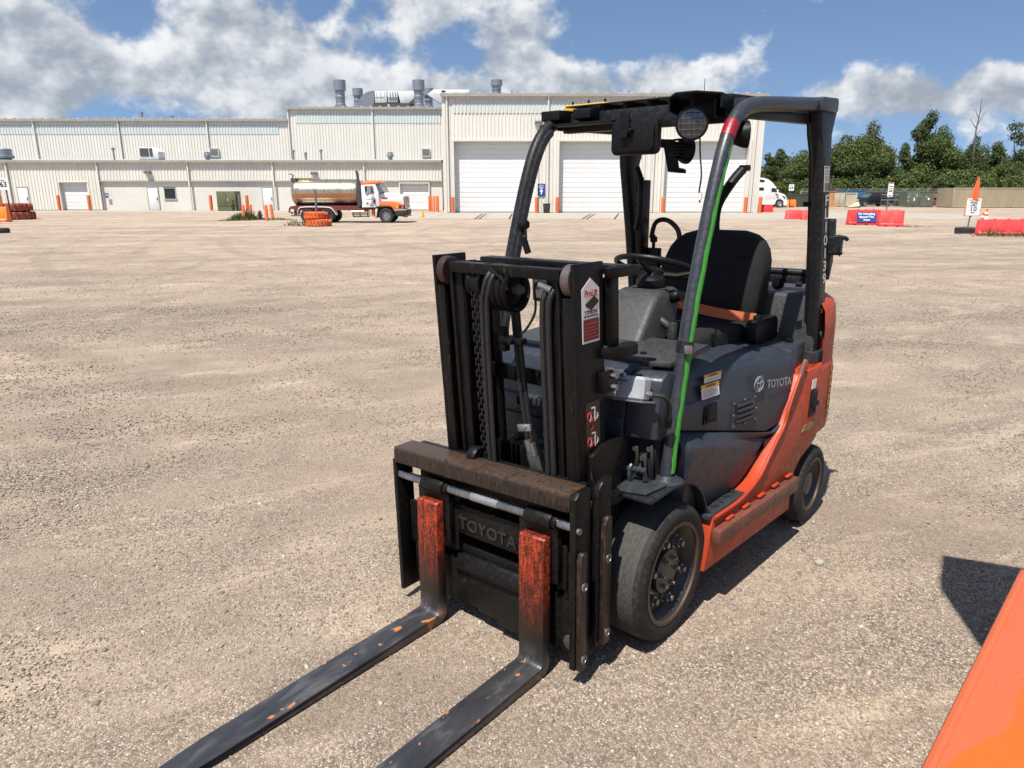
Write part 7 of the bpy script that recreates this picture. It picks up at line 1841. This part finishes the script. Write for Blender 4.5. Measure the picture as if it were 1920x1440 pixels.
# far woodland closing the gaps, one mass
rng = np.random.default_rng(33); P = []
for i in range(170):
    x = 30 + i*1.35 + rng.normal(0, .6); y = 116 + rng.uniform(0, 14); h = rng.uniform(5.5, 8.5)
    P.append((x, y, h*.55, 2.2, 2.2, h*.45))
V = leaves(P, 26000, .42, rng); V[:, 2] = np.maximum(V[:, 2], .05)
o = link('far_woodland', quads_mesh('far_woodland', V, M_LEAFD)); tag(o, 'dark mass of woodland behind the nearer trees', 'woodland', kind='stuff')
# weeds round the hydrant and tyres
def blades(name, spots, mat, label, n=260):
    rng = np.random.default_rng(len(name)); V = []
    for (px, py, w, h, k) in spots:
        c = gr(px, py)
        for i in range(int(n*k)):
            x, y = c.x + rng.normal(0, w), c.y + rng.normal(0, .25); a = rng.random()*3.14; hh = h*rng.uniform(.4, 1.1)*math.exp(-((x-c.x)/w)**2*.4); b = .03
            tx_, ty_ = rng.normal(0, .08, 2)
            V += [(x-b*math.cos(a), y-b*math.sin(a), 0), (x+b*math.cos(a), y+b*math.sin(a), 0), (x+tx_+.006, y+ty_, hh), (x+tx_-.006, y+ty_, hh)]
    o = link(name, quads_mesh(name, np.array(V), mat)); tag(o, label, 'weeds', kind='stuff'); return o
M_WEED = leaf_material('weed_leaves', (.055,.075,.020), (.13,.15,.045)); M_WEEDR = leaf_material('dry_weeds', (.10,.085,.045), (.19,.16,.085))
blades('hydrant_weeds', [(450,413,.42,.45,1.3),(466,412,.3,.6,.9),(478,412,.4,.3,.4),(520,412,.7,.14,.7),(430,414,.6,.1,.4)], M_WEED, 'green weeds growing round the orange bollards and hydrant')
blades('dry_weeds', [(552,423,.30,.35,.16),(575,424,.25,.4,.16),(606,424,.2,.4,.2),(1860,442,.3,.35,.3),(1890,443,.8,.16,.6),(1925,443,.5,.3,.3),(1708,425,.5,.08,.3),(200,393,.4,.25,.2),(215,393,.4,.25,.2),(310,394,.5,.2,.15)], M_WEEDR, 'dry weeds along the barriers, tyres and wall foot')
c = at(437, 394, 67.6); o = link('wall_shrub', quads_mesh('wall_shrub', leaves([(c.x,67.7,.35,.14,.1,.35),(c.x+.03,67.7,.75,.07,.06,.3)], 300, .05, np.random.default_rng(3)), M_LEAFD)); tag(o, 'small dark shrub growing in front of the olive cabinet', 'shrub')

# ------------------------------------------------------------------ render settings
cy = scene.cycles
cy.max_bounces = 4; cy.diffuse_bounces = 2; cy.glossy_bounces = 3; cy.transmission_bounces = 4; cy.transparent_max_bounces = 6
cy.caustics_reflective = False; cy.caustics_refractive = False
cy.use_adaptive_sampling = True; cy.adaptive_threshold = 0.02
cy.use_denoising = True
world.cycles.sampling_method = 'MANUAL'; world.cycles.sample_map_resolution = 256
